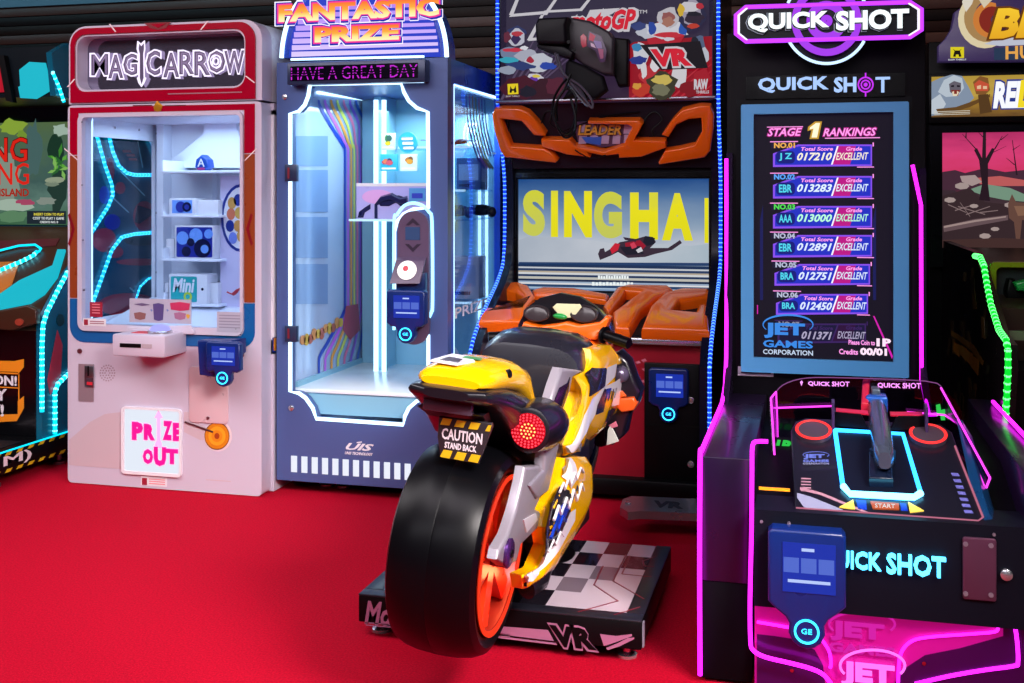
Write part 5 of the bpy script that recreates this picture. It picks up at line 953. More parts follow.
# bulged painted panels
def bulge_panel(mb, poly, dxo, blg, mt, e=1, cut=.02, w=.05, off=0, ref=None):
    bm = bmesh.new(); vs = [bm.verts.new((0, y, z)) for y, z in poly]; bm.faces.new(vs); bmesh.ops.triangulate(bm, faces=bm.faces[:])
    for _ in range(3):
        es = [ed for ed in bm.edges if ed.calc_length() > cut]
        if not es: break
        bmesh.ops.subdivide_edges(bm, edges=es, cuts=1); bmesh.ops.triangulate(bm, faces=[f for f in bm.faces if len(f.verts) > 3])
    R0 = ref or poly
    def dist(y, z):
        best = 9; p = Vector((y, z))
        for i in range(len(R0)):
            a, b_ = Vector(R0[i]), Vector(R0[(i + 1) % len(R0)]); ab = b_ - a; tt = max(0, min(1, (p - a).dot(ab) / max(ab.length_squared, 1e-9))); best = min(best, (p - a - ab * tt).length)
        return best
    for v in bm.verts: u = min(1, dist(v.co.y, v.co.z) / w); v.co.x = cx + e * (dxo + blg * math.sqrt(max(0, 1 - (1 - u) ** 2)) + off)
    if off == 0:
        n = len(poly); o0 = [Vector((cx + e * dxo, y, z)) for y, z in poly]; o1 = [Vector((cx + e * (dxo - .03), y, z)) for y, z in poly]
        mb.add(o0 + o1, [(i, (i + 1) % n, n + (i + 1) % n, n + i) for i in range(n)] + [tuple(range(n, 2 * n))], mt)
    mb.addbm(bm, mt)
def yz(pts, dxo): return [(p.y, p.z) for p in (bk(a, b_, dxo) for a, b_ in pts)]
WH = mat('white_gloss_paint', '#e6e2e6', .2, coat=.4); KG = mat('charcoal_paint', '#26242c', .25, coat=.4); BLU = mat('blue_gloss_paint', '#1438a8', .25, coat=.3)
up = [(590, 349), (600, 345.5), (610, 345), (617, 353), (619, 364), (617, 392), (611, 419), (600, 421), (596, 436), (590, 440), (579, 436), (575, 453), (565, 456), (563.5, 445), (568, 423), (575.5, 392), (573.5, 377), (585.5, 371), (588, 360)]
DU = .165; PU = yz(up, DU)
dec = [(WH, [(590, 394), (586, 400), (601, 384), (597, 398), (588, 418), (577, 440), (574, 452), (568, 454), (573, 440), (580, 415)]), (KG, [(590.5, 368), (601, 367), (603, 372), (600, 386), (584.5, 396), (587, 380)]), (WH, [(602, 367), (612, 363), (610, 376), (600, 386)]), (KG, [(612, 364), (619, 362), (618, 375), (610, 381)]), (WH, [(610, 381), (617.5, 376), (616, 393), (606, 390), (601, 392), (599, 386)]), (KG, [(599, 388), (603, 389), (598, 411), (590, 414), (592, 404)]), (BLU, [(601, 388), (606, 387), (604, 398), (600, 398)]), (WH, [(610, 386), (617, 390), (614, 404), (606, 406)]), (KG, [(603, 410), (598, 430), (600, 421), (609, 418), (612, 404)])]
for e in (1, -1):
    t = MB(); bulge_panel(t, PU, DU if e > 0 else .11, .035, YELLOW, e, w=.07); fo = t.build('side_fairing', BK, 'yellow side fairing with chequered decal')
    t = MB()
    for j, (mm, pts) in enumerate(dec): bulge_panel(t, yz(pts, DU + .02), DU if e > 0 else .11, .035, mm, e, w=.07, off=.0012 + .0004 * j, ref=PU, cut=.015)
    for j in range(4):
        p_ = bk(604 + j * 3, 402 - j * 1.5, DU + .035); q_ = bk(606.5 + j * 3, 392 - j * 1.5, DU + .035); 
        t.tube([Vector((cx + e * ((DU if e > 0 else .11) + .0385), p_.y, p_.z)), Vector((cx + e * ((DU if e > 0 else .11) + .0385), q_.y, q_.z))], .0022, KG, 5)
    t.plate([circ(*yz([(571, 443)], DU)[0], .012, .022, 14)], 'x', cx + e * ((DU if e > 0 else .11) + .018), cx + e * ((DU if e > 0 else .11) + .03), mat('grey_badge', '#6a6670', .3, .4)); t.build('fairing_decal', fo)
lo = [(563.5, 458), (575, 456.5), (586, 457), (587, 480), (586, 494), (583, 509), (575, 528), (562, 550), (549, 571), (536, 581), (523, 589), (521, 575), (534, 569), (544, 545), (541, 527), (546, 503), (556, 482)]
DLo = .17; PLo = yz(lo, DLo)
dlo = [(KG, [(557, 484), (566, 490), (567, 512), (558, 535), (548, 556), (541, 560), (545, 543), (542, 527), (547, 503)]), (WH, [(569, 459), (575, 458), (574, 478), (567, 488), (564, 470)]), (WH, [(566, 512), (572, 508), (571, 520), (552, 555), (540, 574), (531, 582), (524, 584), (523, 579), (537, 569), (552, 545)]), (BLU, [(553, 512), (560, 502), (566, 506), (560, 520), (552, 530)])]
for e in (1, -1):
    t = MB(); bulge_panel(t, PLo, DLo if e > 0 else .12, .03, YELLOW, e, w=.06); fo = t.build('belly_fairing', BK, 'yellow and black belly fairing')
    t = MB()
    for j, (mm, pts) in enumerate(dlo): bulge_panel(t, yz(pts, DLo + .02), DLo if e > 0 else .12, .03, mm, e, w=.06, off=.0012 + .0004 * j, ref=PLo, cut=.015)
    for pts, mm, rr in (([(559, 492), (563, 483), (564, 489), (568, 478), (570, 485), (574, 473), (576, 479), (580, 468), (583, 472)], WH, .005), ([(553, 520), (558, 506), (560, 514), (566, 498), (568, 508), (573, 490), (576, 500), (581, 484), (583, 490)], WH, .006), ([(566, 506), (570, 494), (571, 502), (577, 486), (578, 496), (582, 482)], KG, .003), ([(550, 538), (555, 524), (557, 531), (562, 516), (565, 521)], BLU, .006), ([(548, 552), (553, 540), (555, 545), (560, 532), (563, 536)], WH, .004)):
        q = [bk(a_, b2_, DLo + .03) for a_, b2_ in pts]; t.tube([Vector((cx + e * ((DLo if e > 0 else .12) + .032), p.y, p.z)) for p in q], rr * .8, mm, 5)
    t.plate([circ(*yz([(523.5, 582)], DLo)[0], .01, .01, 12)], 'x', cx + e * ((DLo if e > 0 else .12) + .004), cx + e * ((DLo if e > 0 else .12) + .01), BLACK); t.build('fairing_decal', fo)
# tank / chest rest
def sec(y, hw, zb, zt, p=3.0, n=20, dz=0):
    o = []
    for k in range(n):
        a = 2 * math.pi * k / n; c_, s_ = math.cos(a), math.sin(a)
        o.append(Vector((cx + hw * math.copysign(abs(c_) ** (2 / p), c_), y, (zb + zt) / 2 + (zt - zb) / 2 * math.copysign(abs(s_) ** (2 / p), s_))))
    return o
t = MB(); t.loft([sec(3.325, .10, .56, .66), sec(3.33, .145, .555, .72), sec(3.335, .157, .55, .79), sec(3.35, .162, .55, .845, 3.8), sec(3.39, .164, .55, .866, 3.8), sec(3.48, .168, .54, .874, 3.8), sec(3.60, .165, .54, .866, 3.8), sec(3.72, .15, .54, .83), sec(3.84, .12, .56, .79)], mat('tank_charcoal', '#1d1d26', .3, coat=.35), True); t.build('fuel_tank', BK, 'dark grey rounded tank')
t = MB(); t.loft([sec(3.10, .10, .60, .69), sec(3.14, .125, .59, .70), sec(3.22, .14, .57, .675), sec(3.34, .13, .56, .655), sec(3.46, .11, .55, .65)], SEATK); t.build('seat', BK)
# tail
t = MB(); t.loft([sec(2.60, .075, .838, .862, 2.6), sec(2.615, .088, .832, .874, 2.6), sec(2.68, .098, .815, .884, 2.6), sec(2.78, .104, .80, .886, 2.6), sec(2.88, .108, .78, .876, 2.6), sec(2.96, .11, .75, .852, 2.6), sec(3.02, .108, .72, .79, 2.6), sec(3.05, .104, .70, .73, 2.6)], YELLOW); tc_ = t.build('tail_cowl', BK, 'yellow tail cowl')
t = MB()
zc_ = lambda y: .8835 + (.003 if 2.7 < y else 0)
t.plate([[(cx - .075, 2.65), (cx + .0, 2.64), (cx + .02, 2.72), (cx - .01, 2.78), (cx - .06, 2.78)]], 'z', .884, .8875, WH); t.plate([[(cx - .055, 2.67), (cx - .005, 2.665), (cx - .012, 2.72), (cx - .05, 2.73)]], 'z', .8875, .8882, mat('decal_dark', '#3a2a34', .4)); t.plate([[(cx - .02, 2.74), (cx + .03, 2.735), (cx + .025, 2.77), (cx - .02, 2.77)]], 'z', .8875, .8882, mat('decal_green', '#3a7a38', .4))
t.build('cowl_decal', tc_); t = MB(); t.lathe([(.011, 0), (.011, .01)], (cx + .094, 2.76, .858), (.9, -.1, .35), BLACK, 10); t.build('bolt', tc_)
t = MB(); t.loft([sec(2.57, .06, .815, .838, 3), sec(2.585, .10, .81, .842, 3), sec(2.64, .115, .79, .842, 3), sec(2.74, .125, .735, .832, 3.2), sec(2.88, .14, .64, .80, 3.4), sec(3.04, .155, .57, .74, 3.4), sec(3.2, .165, .53, .69, 3.4), sec(3.36, .165, .50, .645, 3.4)], TAILK); tb = t.build('tail_body', BK, 'black lower tail body')
t = MB(); t.box(cx - .07, cx + .055, 2.612, 2.64, .772, .805, mat('lamp_lens_grey', '#4a4050', .2, coat=.5), .004); t.slab([(cx - .09, 2.63, .775), (cx + .08, 2.63, .775), (cx + .07, 2.70, .74), (cx - .08, 2.70, .74)], (0, .05, 0), mat('dark_recess', '#17131c', .4)); t.build('number_recess', tb)
# warning plate
def wp(u, v): return Vector((cx + .026 + u * .066, 2.66 + (1 - v) * .004, .650 + v * .098))
cpn = [(-.85, 0), (.62, -.02), (1.05, .95), (1.02, 1.05), (-1.02, 1.02), (-1.03, .5)]
t = MB(); t.slab([wp(*q) + Vector((0, .012, 0)) for q in cpn], (0, -.012, 0), mat('plate_charcoal', '#2a262c', .4), .002); po_ = t.build('warning_plate', BK)
t = MB(); PY = mat('plate_yellow', '#d8b01c', .4)
for k in range(4):
    u0 = -.95 + k * .55; u1 = min(u0 + .36, 1.02); sh_ = .1
    t.slab([wp(u0, .83), wp(u1, .84), wp(min(u1 + sh_, 1.04), 1.01), wp(min(u0 + sh_, 1.0), 1.01)] if k < 3 else [wp(.8, .84), wp(.98, .84), wp(1.03, 1.0), wp(.92, 1.0)], (0, -.0015, 0), PY)
    if k < 3: t.slab([wp(u0 + .08, .02), wp(u0 + .46, .01), wp(u0 + .56, .21), wp(u0 + .2, .21)], (0, -.0015, 0), PY)
for s_, u0, u1, v0, v1 in (('CAUTION', -.86, .72, .48, .76), ('STAND BACK', -.72, .52, .26, .42)): o_ = wp(u0, v0); t.text3(s_, o_, wp(u1, v0) - o_, wp(u0, v1) - o_, (0, -.0015, 0), WT, bold=.02)
for v_ in t.v: v_.y -= .0005
t.build('plate_lettering', po_)
# tail lamps
for e in (1, -1):
    lc = Vector((cx + (.152 if e > 0 else -.035), 2.80, .715)); t = MB(); t.loft([[lc + Vector((rr * math.cos(2 * math.pi * k / 24), yy, rr * 1.08 * math.sin(2 * math.pi * k / 24) - dz_)) for k in range(24)] for rr, yy, dz_ in ((.046, 0, 0), (.054, .004, 0), (.058, .03, 0), (.066, .14, .01), (.05, .26, .03))], TAILK); lo_ = t.build('lamp_housing', BK)
    t = MB(); t.lathe([(.045, 0), (.045, .004), (.03, .0055), (.001, .006)], lc, (0, -1, 0), mat('red_lens', '#7a0814', .2, emit='#ff1830', es=.3, coat=.4), 28)
    dg, db_ = glow('red_diode', '#ff3a48', 2.2), glow('amber_diode', '#ff9a58', 3.2)
    for rr, n_ in ((0, 1), (.009, 6), (.018, 12), (.027, 18), (.034, 22), (.041, 26)):
        for k in range(n_): a = 2 * math.pi * k / n_; t.ball(lc + Vector((rr * math.cos(a), -.0065 + rr * .02, rr * math.sin(a))), .0026, .002, .0026, db_ if rr < .027 else dg, 6, 4)
    t.build('lamp_lens', lo_, 'red tail lamp lens')
# cockpit
ORB = mat('orange_cockpit', '#f0640e', .2, coat=.5)
cyk = 3.93; zc = .86
t = MB(); t.loft([sec(3.80, .10, .74, .785), sec(3.83, .15, .72, .805), sec(3.88, .17, .71, .815), sec(3.95, .17, .72, .825), sec(4.03, .15, .76, .86)], ORB); [setattr(v, 'x', v.x - .02) for v in t.v]; ck_ = t.build('cockpit_cowl', BK, 'orange cockpit cowl')
arc_ = [(cx - .02 + .172 * math.cos(a), 3.96 + .02 * math.sin(a), .795 + .135 * math.sin(a)) for a in [math.pi * k / 18 for k in range(19)]]
t = MB(); vs = []; fs = []
for k, p in enumerate(arc_):
    p = Vector(p); c0 = Vector((cx - .02, 3.97, .795)); vs += [p, p + Vector((0, -.06, 0)), c0 + (p - c0) * .86 + Vector((0, -.06, 0)), c0 + (p - c0) * .86]
for k in range(len(arc_) - 1):
    for j in range(4): fs.append((k * 4 + j, k * 4 + (j + 1) % 4, k * 4 + 4 + (j + 1) % 4, k * 4 + 4 + j))
t.add(vs, fs, mat('violet_black_gloss', '#251c30', .2, coat=.5)); t.build('windscreen_arch', BK)
t = MB(); t.slab([bky(a, b_, 3.90) for a, b_ in ((522, 318), (526, 308), (540, 298), (560, 293), (580, 297), (596, 307), (604, 318), (600, 326), (526, 326))], (0, .03, 0), mat('dash_black', '#18161c', .35), .004); t.build('instrument_face', BK)
for a, b_, rx in ((536.5, 313.5, .042), (584, 314, .044)):
    c0 = bky(a, b_, 3.868); t = MB(); t.loft([[c0 + Vector((rx * f_ * math.cos(2 * math.pi * k / 24), -o_ + .012 * math.sin(2 * math.pi * k / 24), rx * .58 * f_ * math.sin(2 * math.pi * k / 24))) for k in range(24)] for f_, o_ in ((1.12, -.02), (1.12, .004), (1.0, .008), (.9, .004))], mat('gauge_dark', '#2c2428', .3, coat=.4)); t.build('round_gauge', BK)
t = MB(); t.slab([bky(a, b_, 3.87) for a, b_ in ((553, 307), (557, 303.5), (580, 304), (582, 307), (574, 317), (562, 318))], (0, -.008, 0), mat('meter_cream', '#cfd0a8', .35), .001); t.build('meter', BK)
t = MB(); c0 = bky(560, 316.5, 3.862); t.ball(c0, .026, .012, .011, mat('green_button', '#0a8a3a', .25), 16, 8); t.build('start_button', BK, 'green oval button')
q = [bky(a, b_, 3.84) for a, b_ in ((520, 330), (524, 322), (540, 326), (556, 324), (566, 322), (580, 325), (600, 322), (606, 316), (610, 318), (604, 334), (596, 340), (560, 336), (535, 338), (521, 337))]
t = MB(); t.slab([v + Vector((0, .05, 0)) for v in q], (0, -.06, 0), ORB, .014); t.build('handlebar_clamp', BK, 'orange top clamp')
for e in (1, -1):
    t = MB(); p1 = bky(603, 334.5, 3.84); p2 = bky(629, 343.5, 3.80); p0 = p1 + (p1 - p2) * .5; p0, p1, p2 = [Vector((2 * (cx - .02) - v.x, v.y, v.z)) - Vector((0, 0, .04)) if e < 0 else v for v in (p0, p1, p2)]; t.tube([p0, p1], .013, STEEL, 10); t.tube([p1, p2], .019, RUBBER, 14); t.lathe([(.03, 0), (.03, .008)], p1, p2 - p1, BLACK, 16); hb = t.build('handle_grip', BK)
    t = MB(); t.tube([p1 + Vector((0, .04, 0)), p1 + Vector((e * .05, .06, -.006)), p2 + Vector((0, .055, -.01))], .006, BLACK, 8); t.build('brake_lever', hb)
# front end: fork, wheel, brake
fwc = Vector((cx, 4.10, .40)); t = MB(); t.lathe([(.17, -.05), (.20, -.062), (.24, -.055), (.262, -.03), (.27, 0), (.262, .03), (.24, .055), (.20, .062), (.17, .05)], fwc, X1, RUBBER, 48, cap=False); fw = t.build('front_wheel', BK)
t = MB(); t.lathe([(.172, -.05), (.172, .05), (.155, .04), (.155, -.04), (.172, -.05)], fwc, X1, mat('wheel_black', '#1a1a20', .3, .5), 32, closed=True)
for k in range(5):
    a = 2 * math.pi * k / 5; d_ = Vector((0, math.cos(a), math.sin(a))); t.tube([fwc + d_ * .02, fwc + d_ * .16], .016, mat('wheel_black'), 6)
t.lathe([(.03, -.08), (.03, .08)], fwc, X1, STEEL, 14); t.build('rim', fw)
for e in (1, -1):
    t = MB(); t.tube([(cx + e * .105, 4.11, .40), (cx + e * .105, 3.92, .80)], [.026, .021], mat('fork_graphite', '#2c2a34', .3, .6), 12); t.build('fork_leg', BK)
    t = MB(); t.lathe([(.10, 0), (.13, 0), (.13, .006), (.10, .006)], fwc + X1 * e * .075, X1, mat('disc_steel', '#8a8690', .25, .9), 28, closed=True); t.build('brake_disc', BK)
    t = MB(); t.box(cx + e * .125 - .03, cx + e * .125 + .03, 3.93, 4.02, .50, .58, mat('brake_orange', '#e0581c', .3), .012); t.build('brake_caliper', BK, 'orange brake caliper')
t = MB(); t.loft([sec(3.70, .13, .40, .60), sec(3.80, .14, .36, .64), sec(3.90, .12, .38, .62)], mat('radiator_black', '#15131a', .35)); t.build('radiator', BK)
ep = MB(); ep.tube([(cx + .15, 3.12, .30), (cx + .16, 3.0, .27), (cx + .14, 2.96, .26)], .035, mat('exhaust_dark', '#3a3642', .25, .8), 14); ep.build('exhaust', BK)
ps = MB(); ps.tube([(cx, 3.62, .13), (cx, 3.62, .42)], [.07, .06], BLACK, 16); ps.lathe([(.14, 0), (.14, .012)], (cx, 3.62, .125), (0, 0, 1), BLACK, 20); ps.build('pivot_post', BK)
# radiator side cluster with the orange caliper beside the front wheel
YX = 3.86
t = MB(); q = [bky(a, b_, YX) for a, b_ in ((606, 358), (618, 352), (628, 362), (634, 380), (640, 392), (636, 406), (628, 418), (624, 436), (612, 446), (604, 440), (602, 400))]; t.slab([v + Vector((0, .10, 0)) for v in q], (0, -.10, 0), mat('cluster_black', '#14101a', .3, coat=.3), .012); cl = t.build('fork_cluster', BK)
t = MB(); v = bky(620, 374, YX - .01); t.ball(v, .032, .03, .03, mat('cluster_violet_grey', '#6a6078', .3, .5), 16, 10); t.build('damper_cap', cl)
t = MB(); q = [bky(a, b_, YX - .012) for a, b_ in ((612, 402), (618, 398), (634, 397), (637, 404), (634, 410), (622, 412))]; t.slab([v + Vector((0, .04, 0)) for v in q], (0, -.05, 0), mat('brake_orange', '#e0581c', .3), .006); t.build('brake_caliper', cl)
t = MB(); q = [bky(a, b_, YX - .012) for a, b_ in ((615, 392), (622, 391), (626, 396), (618, 398))]; t.slab([v + Vector((0, .03, 0)) for v in q], (0, -.04, 0), mat('brake_orange'), .004); t.build('brake_line_guard', cl)
t = MB(); q = [bky(a, b_, YX - .012) for a, b_ in ((608, 430), (611, 424), (619, 441), (607, 445))]; t.slab(q, (0, -.01, 0), mat('cluster_white', '#c8c8c0', .4), .002); t.build('side_reflector', cl)
t = MB(); q = [bky(a, b_, YX - .012) for a, b_ in ((609, 425), (616, 421), (618, 426), (612, 428))]; t.slab(q, (0, -.01, 0), mat('cluster_pink', '#c86a80', .4), .002); t.build('side_badge', cl)
# ================================================================ pink and blue gun game
QS = thing('gun_game_cabinet', (.15, 3.7, 0), 'black gun game cabinet with magenta neon outline, rankings screen and blue lit gun deck', 'arcade machine')
QK = mat('quick_black', '#06040a', .6); QK.node_tree.nodes['Principled BSDF'].inputs['Specular IOR Level'].default_value = .1; QP = mat('violet_black_panel', '#1a1026', .28); FRM = mat('blue_grey_frame', '#4a8cc4', .35, .1)
ux0, ux1, YU = -.285, .372, 4.05
m = MB(); m.box(ux0, ux1, YU, 4.75, .02, 1.86, QK, .006); m.build('cabinet', QS)
m = MB(); m.rpx(736, 98, 912, 372 + 6, YU, mat('fascia_black', '#07060c', .35), .004)
m.rpx(746, 75, 905, 98, YU, GLOSSK, .012); m.build('fascia', QS)
# lit header letters
def qshot(mb, a, b_, c_, d_, Y, mm, th=.004, o_target=None):
    w_ = (c_ - a); sp_ = [('QUICK', 0, .535), ('SH', .575, .745)]
    for t_, u0, u1 in sp_: mb.tpx(t_, a + w_ * u0, b_, a + w_ * u1, d_, Y, mm, th, bold=.035)
    if o_target is None: mb.tpx('OT', a + w_ * .758, b_, c_, d_, Y, mm, th, bold=.015)
    else:
        mb.tpx('T', a + w_ * .89, b_, c_, d_, Y, mm, th, bold=.015); cxx, cyy, rr = a + w_ * .815, (b_ + d_) / 2, (d_ - b_) * .52
        for f0, f1 in ((1, .82), (.62, .45), (.25, 0)):
            o_ = [(v.x, v.z) for v in [at(cxx + rr * f0 * math.cos(2 * math.pi * k / 24), cyy + rr * f0 * math.sin(2 * math.pi * k / 24), Y) for k in range(24)]]
            i_ = [(v.x, v.z) for v in [at(cxx + rr * f1 * math.cos(2 * math.pi * k / 24), cyy + rr * f1 * math.sin(2 * math.pi * k / 24), Y) for k in range(24)]]
            mb.plate([o_, i_] if f1 else [o_], 'y', Y - th, Y, o_target)
        for y0, y1 in ((b_ - rr * .5, b_ + rr * .1), (d_ - rr * .1, d_ + rr * .5)): mb.rpx(cxx - .7, y0, cxx + .7, y1, Y, o_target, th)
LB3 = glow('ice_blue_letter', '#a8c8ff', 1.1); h = MB(); qshot(h, 758, 77, 890, 92.5, YU - .012, LB3, .006, glow('target_magenta', '#c030e8', 1.2)); h.build('header_lettering', QS)
# framed screen
fr = rc(741, 103, 909, 375, YU - .03); inn = rc(753.5, 113, 893.5, 360, YU - .03); f = MB()
f.plate([rrect(fr[0], fr[1], fr[2], fr[3], .004, 1), [(inn[0], inn[2]), (inn[1], inn[2]), (inn[1], inn[3]), (inn[0], inn[3])]], 'y', YU - .03, YU - .004, FRM); f.build('screen_frame', QS)
YSC = YU - .012; s = MB(); s.box(inn[0], inn[1], YSC, YSC + .006, inn[2], inn[3], glow('dark_screen', '#120d20', .9))
BL, BM, BP, WSH = glow('row_blue', '#2030c8', .95), glow('row_magenta', '#c01488', .95), glow('row_violet_edge', '#8a50f0', 1), glow('white_score', '#f4f0ff', 1.1)
PKL = glow('pink_title', '#ff9ae8', 1.1); PKG = glow('pink_title_glow', '#c01090', .9)
for a, b_, c_, d_, t_ in ((767.5, 128, 802, 136, 'STAGE'), (823, 128, 876.5, 136, 'RANKINGS')): s.tpx(t_, a - .8, b_ - .8, c_ + .8, d_ + .8, YSC - .001, PKG, .001, bold=.07, shear=.3); s.tpx(t_, a, b_, c_, d_, YSC - .002, PKL, .001, bold=.02, shear=.3)
s.ppx([(808, 127), (815, 121.5), (822, 121.5), (818.5, 139), (809.5, 139), (811.5, 130), (807.5, 131)], YSC - .001, glow('gold_digit_edge', '#c89a30', 1), .001); s.ppx([(810, 127.5), (816, 123), (820, 123), (817, 137.5), (811.5, 137.5), (813.5, 128.5), (809.5, 129.5)], YSC - .002, glow('gold_digit', '#fff4d0', 1.1), .001)
s.rpx(767, 126.5, 803, 127.3, YSC - .001, PKL, .001); s.rpx(825, 137.5, 880, 138.4, YSC - .001, PKL, .001)
for x0_, x1_ in ((760, 763), (873, 876)): s.ppx([(x0_, 220), (x1_, 205), (x1_, 300), (x0_, 300)], YSC - .0003, glow('side_glow_blue', '#161a5c', .9), .0002)
rows = [(141.5, 'NO.01', 'J Z', '017210', '#f0b050', '#f6ecd8'), (173, 'NO.02', 'EBR', '013283', '#5aa8ff', '#e0f0ff'), (203, 'NO.03', 'AAA', '013000', '#50e050', '#b8f8d8'), (232, 'NO.04', 'EBR', '012891', '#b8c0d8', '#dce8ff'), (261, 'NO.05', 'BRA', '012751', '#b8c0d8', '#dce8ff'), (291, 'NO.06', 'BRA', '012450', '#b8c0d8', '#dce8ff'), (320.5, 'NO.07', '', '011371', '#8a88a0', '#a8a0c0')]
for k, (y0, no, nm, sc_, c1, c2) in enumerate(rows):
    dm = .45 if k == 6 else 1; xo = (0 if k < 4 else 1.5 * (k - 3)); xr_ = 872 - (0 if k < 4 else 2.0 * (k - 3)); hx = 25.5 - max(0, k - 3) * .8
    e_ = BP if k < 6 else glow('row_violet_dim', '#4a2a78', .6); bl_ = BL if k < 6 else glow('row_blue_dim', '#1c1848', .6); bm_ = BM if k < 6 else glow('row_magenta_dim', '#38104a', .6)
    s.ppx([(773 + xo, y0 + 12), (798 + xo, y0 + 3), (xr_, y0 + 3), (xr_, y0 + hx - 1), (773 + xo, y0 + hx)], YSC - .001, e_, .001)
    s.ppx([(775 + xo, y0 + 13), (799 + xo, y0 + 4.6), (837, y0 + 4.6), (831, y0 + hx - 2.5), (775 + xo, y0 + hx - 2)], YSC - .002, bl_, .001)
    s.ppx([(838.5, y0 + 4.6), (856, y0 + 4.6), (850, y0 + hx - 2.5), (832.5, y0 + hx - 2.5)], YSC - .002, bm_, .001); s.ppx([(856, y0 + 4.6), (xr_ - 1.4, y0 + 4.6), (xr_ - 1.4, y0 + hx - 2.5), (850, y0 + hx - 2.5)], YSC - .002, bl_, .001)
    s.ppx([(837, y0 + 4.6), (838.6, y0 + 4.6), (832.6, y0 + hx - 2.5), (831, y0 + hx - 2.5)], YSC - .0025, WSH if k < 6 else e_, .001)
    g1, g2 = glow('rank_' + c1[1:], c1, 1), glow('score_' + c2[1:], c2, 1.05)
    s.rpx(771 + xo, y0 + .2, 797 + xo, y0 + 7, YSC - .0015, glow('row_tag_back', '#1a1638', .9), .0005); s.tpx(no, 774 + xo, y0 + 1, 795 + xo, y0 + 6.6, YSC - .0025, g1, .001, bold=.04)
    s.rpx(770 + xo, y0 - .3, 798 + xo, y0 + .6, YSC - .0025, PKL if k < 6 else e_, .0005); s.rpx(857, y0 + hx - .4, xr_ + 2, y0 + hx + .5, YSC - .0025, PKL if k < 6 else e_, .0005); s.rpx(xr_ + .6, y0 + 1, xr_ + 1.8, y0 + 5, YSC - .0025, PKL if k < 6 else e_, .0005)
    if nm: s.ppx(rrect(776 + xo, 795 + xo, y0 + 9.5, y0 + hx - 3.5, 4, 3), YSC - .003, glow('name_badge', '#101a80', .9), .0006); s.tpx(nm, 779 + xo, y0 + 11.5, 792 + xo, y0 + hx - 6, YSC - .004, glow('name_cyan', '#50d8f0', 1), .0006, bold=.03)
    s.tpx('Total Score', 801 + xo, y0 + 5.4, 833, y0 + 9.3, YSC - .003, PKL if k < 6 else e_, .0006, bold=.03, shear=.2); s.tpx('Grade', 846, y0 + 5.2, 862, y0 + 9.3, YSC - .003, PKL if k < 6 else e_, .0006, bold=.03, shear=.2)
    s.tpx(sc_, 797 + xo, y0 + 11, 832, y0 + 19, YSC - .003, g2, .0006, bold=.03, shear=.3); s.tpx('EXCELLENT', 836 + xo * .3, y0 + 11, 868.5 - xo * .6, y0 + 18.4, YSC - .003, g2, .0006, bold=.015, shear=.3)
JB, JB2 = glow('logo_blue', '#3a8ae8', 1), glow('logo_pale', '#c8d8f0', 1)
def jet(mb, ax, ay, bx, by, put, m1, m2, corp=True):
    """company mark: JET under a swoosh, GAMES, CORPORATION, inside the box (ax, ay)-(bx, by)"""
    w_, h_ = bx - ax, by - ay
    def q(u, v): return (ax + u * w_, ay + v * h_)
    put('JET', *q(.02, .2), *q(.84, .58), m1, .05); put('GAMES', *q(0, .63), *q(1, .81), m1, .03)
    if corp: put('CORPORATION', *q(0, .86), *q(1, .985), m2, .02)
    return [q(.06 + .0 * k, 0) for k in (0,)], [(q(.5 + .5 * math.cos(a) * 1.0, .24 + .24 * math.sin(a))) for a in [R(d_) for d_ in range(150, 400, 10)]]
def putf(Y, th): return lambda t_, a, b_, c_, d_, mm, bo: s.tpx(t_, a, b_, c_, d_, Y, mm, th, bold=bo)
_, swoosh = jet(s, 763, 315, 813, 355.5, putf(YSC - .0055, .001), JB, JB2)
s.tube([at(a, b_, YSC - .006) for a, b_ in swoosh], [.0012 + .0022 * math.sin(math.pi * k / (len(swoosh) - 1)) for k in range(len(swoosh))], JB, 5)
s.tpx('Please Coin to', 848.5, 340, 875, 345, YSC - .003, PKL, .001, bold=.03); s.tpx('1P', 876.5, 338.5, 891, 346.5, YSC - .003, glow('pink_white', '#ffe0f6', 1.1), .001, bold=.05)
s.tpx('Credits', 839, 349, 858, 354.5, YSC - .003, PKL, .001, bold=.03); s.tpx('00/01', 860, 348, 887, 355.5, YSC - .003, glow('pink_white'), .001, bold=.05)
s.ppx([(873, 316), (874.5, 316), (893, 356), (892, 359)], YSC - .002, glow('pink_line', '#d020b0', 1), .001); s.rpx(757, 305, 758, 314, YSC - .002, glow('pink_line'), .001)
s.build('rankings_screen', QS)
l = MB(); l.rpx(738, 367, 773.5, 376, YU - .004, mat('pale_notice', '#d8c0d8', .4), .002); 
for k in range(2): l.rpx(741, 369.5 + k * 2.6, 771, 371 + k * 2.6, YU - .0065, mat('dark_print', '#4a2a4a', .5), .0005)
l.build('notice_label', QS)
l = MB(); l.rpx(870, 370, 905.5, 381, YU - .004, mat('pale_notice'), .002); l.rpx(870, 370, 905.5, 374, YU - .0065, mat('orange_notice', '#e88a4a', .4), .0005)
for k in range(2): l.rpx(873, 375.5 + k * 2.2, 903, 376.8 + k * 2.2, YU - .0065, mat('dark_print'), .0005)
l.build('notice_label', QS)
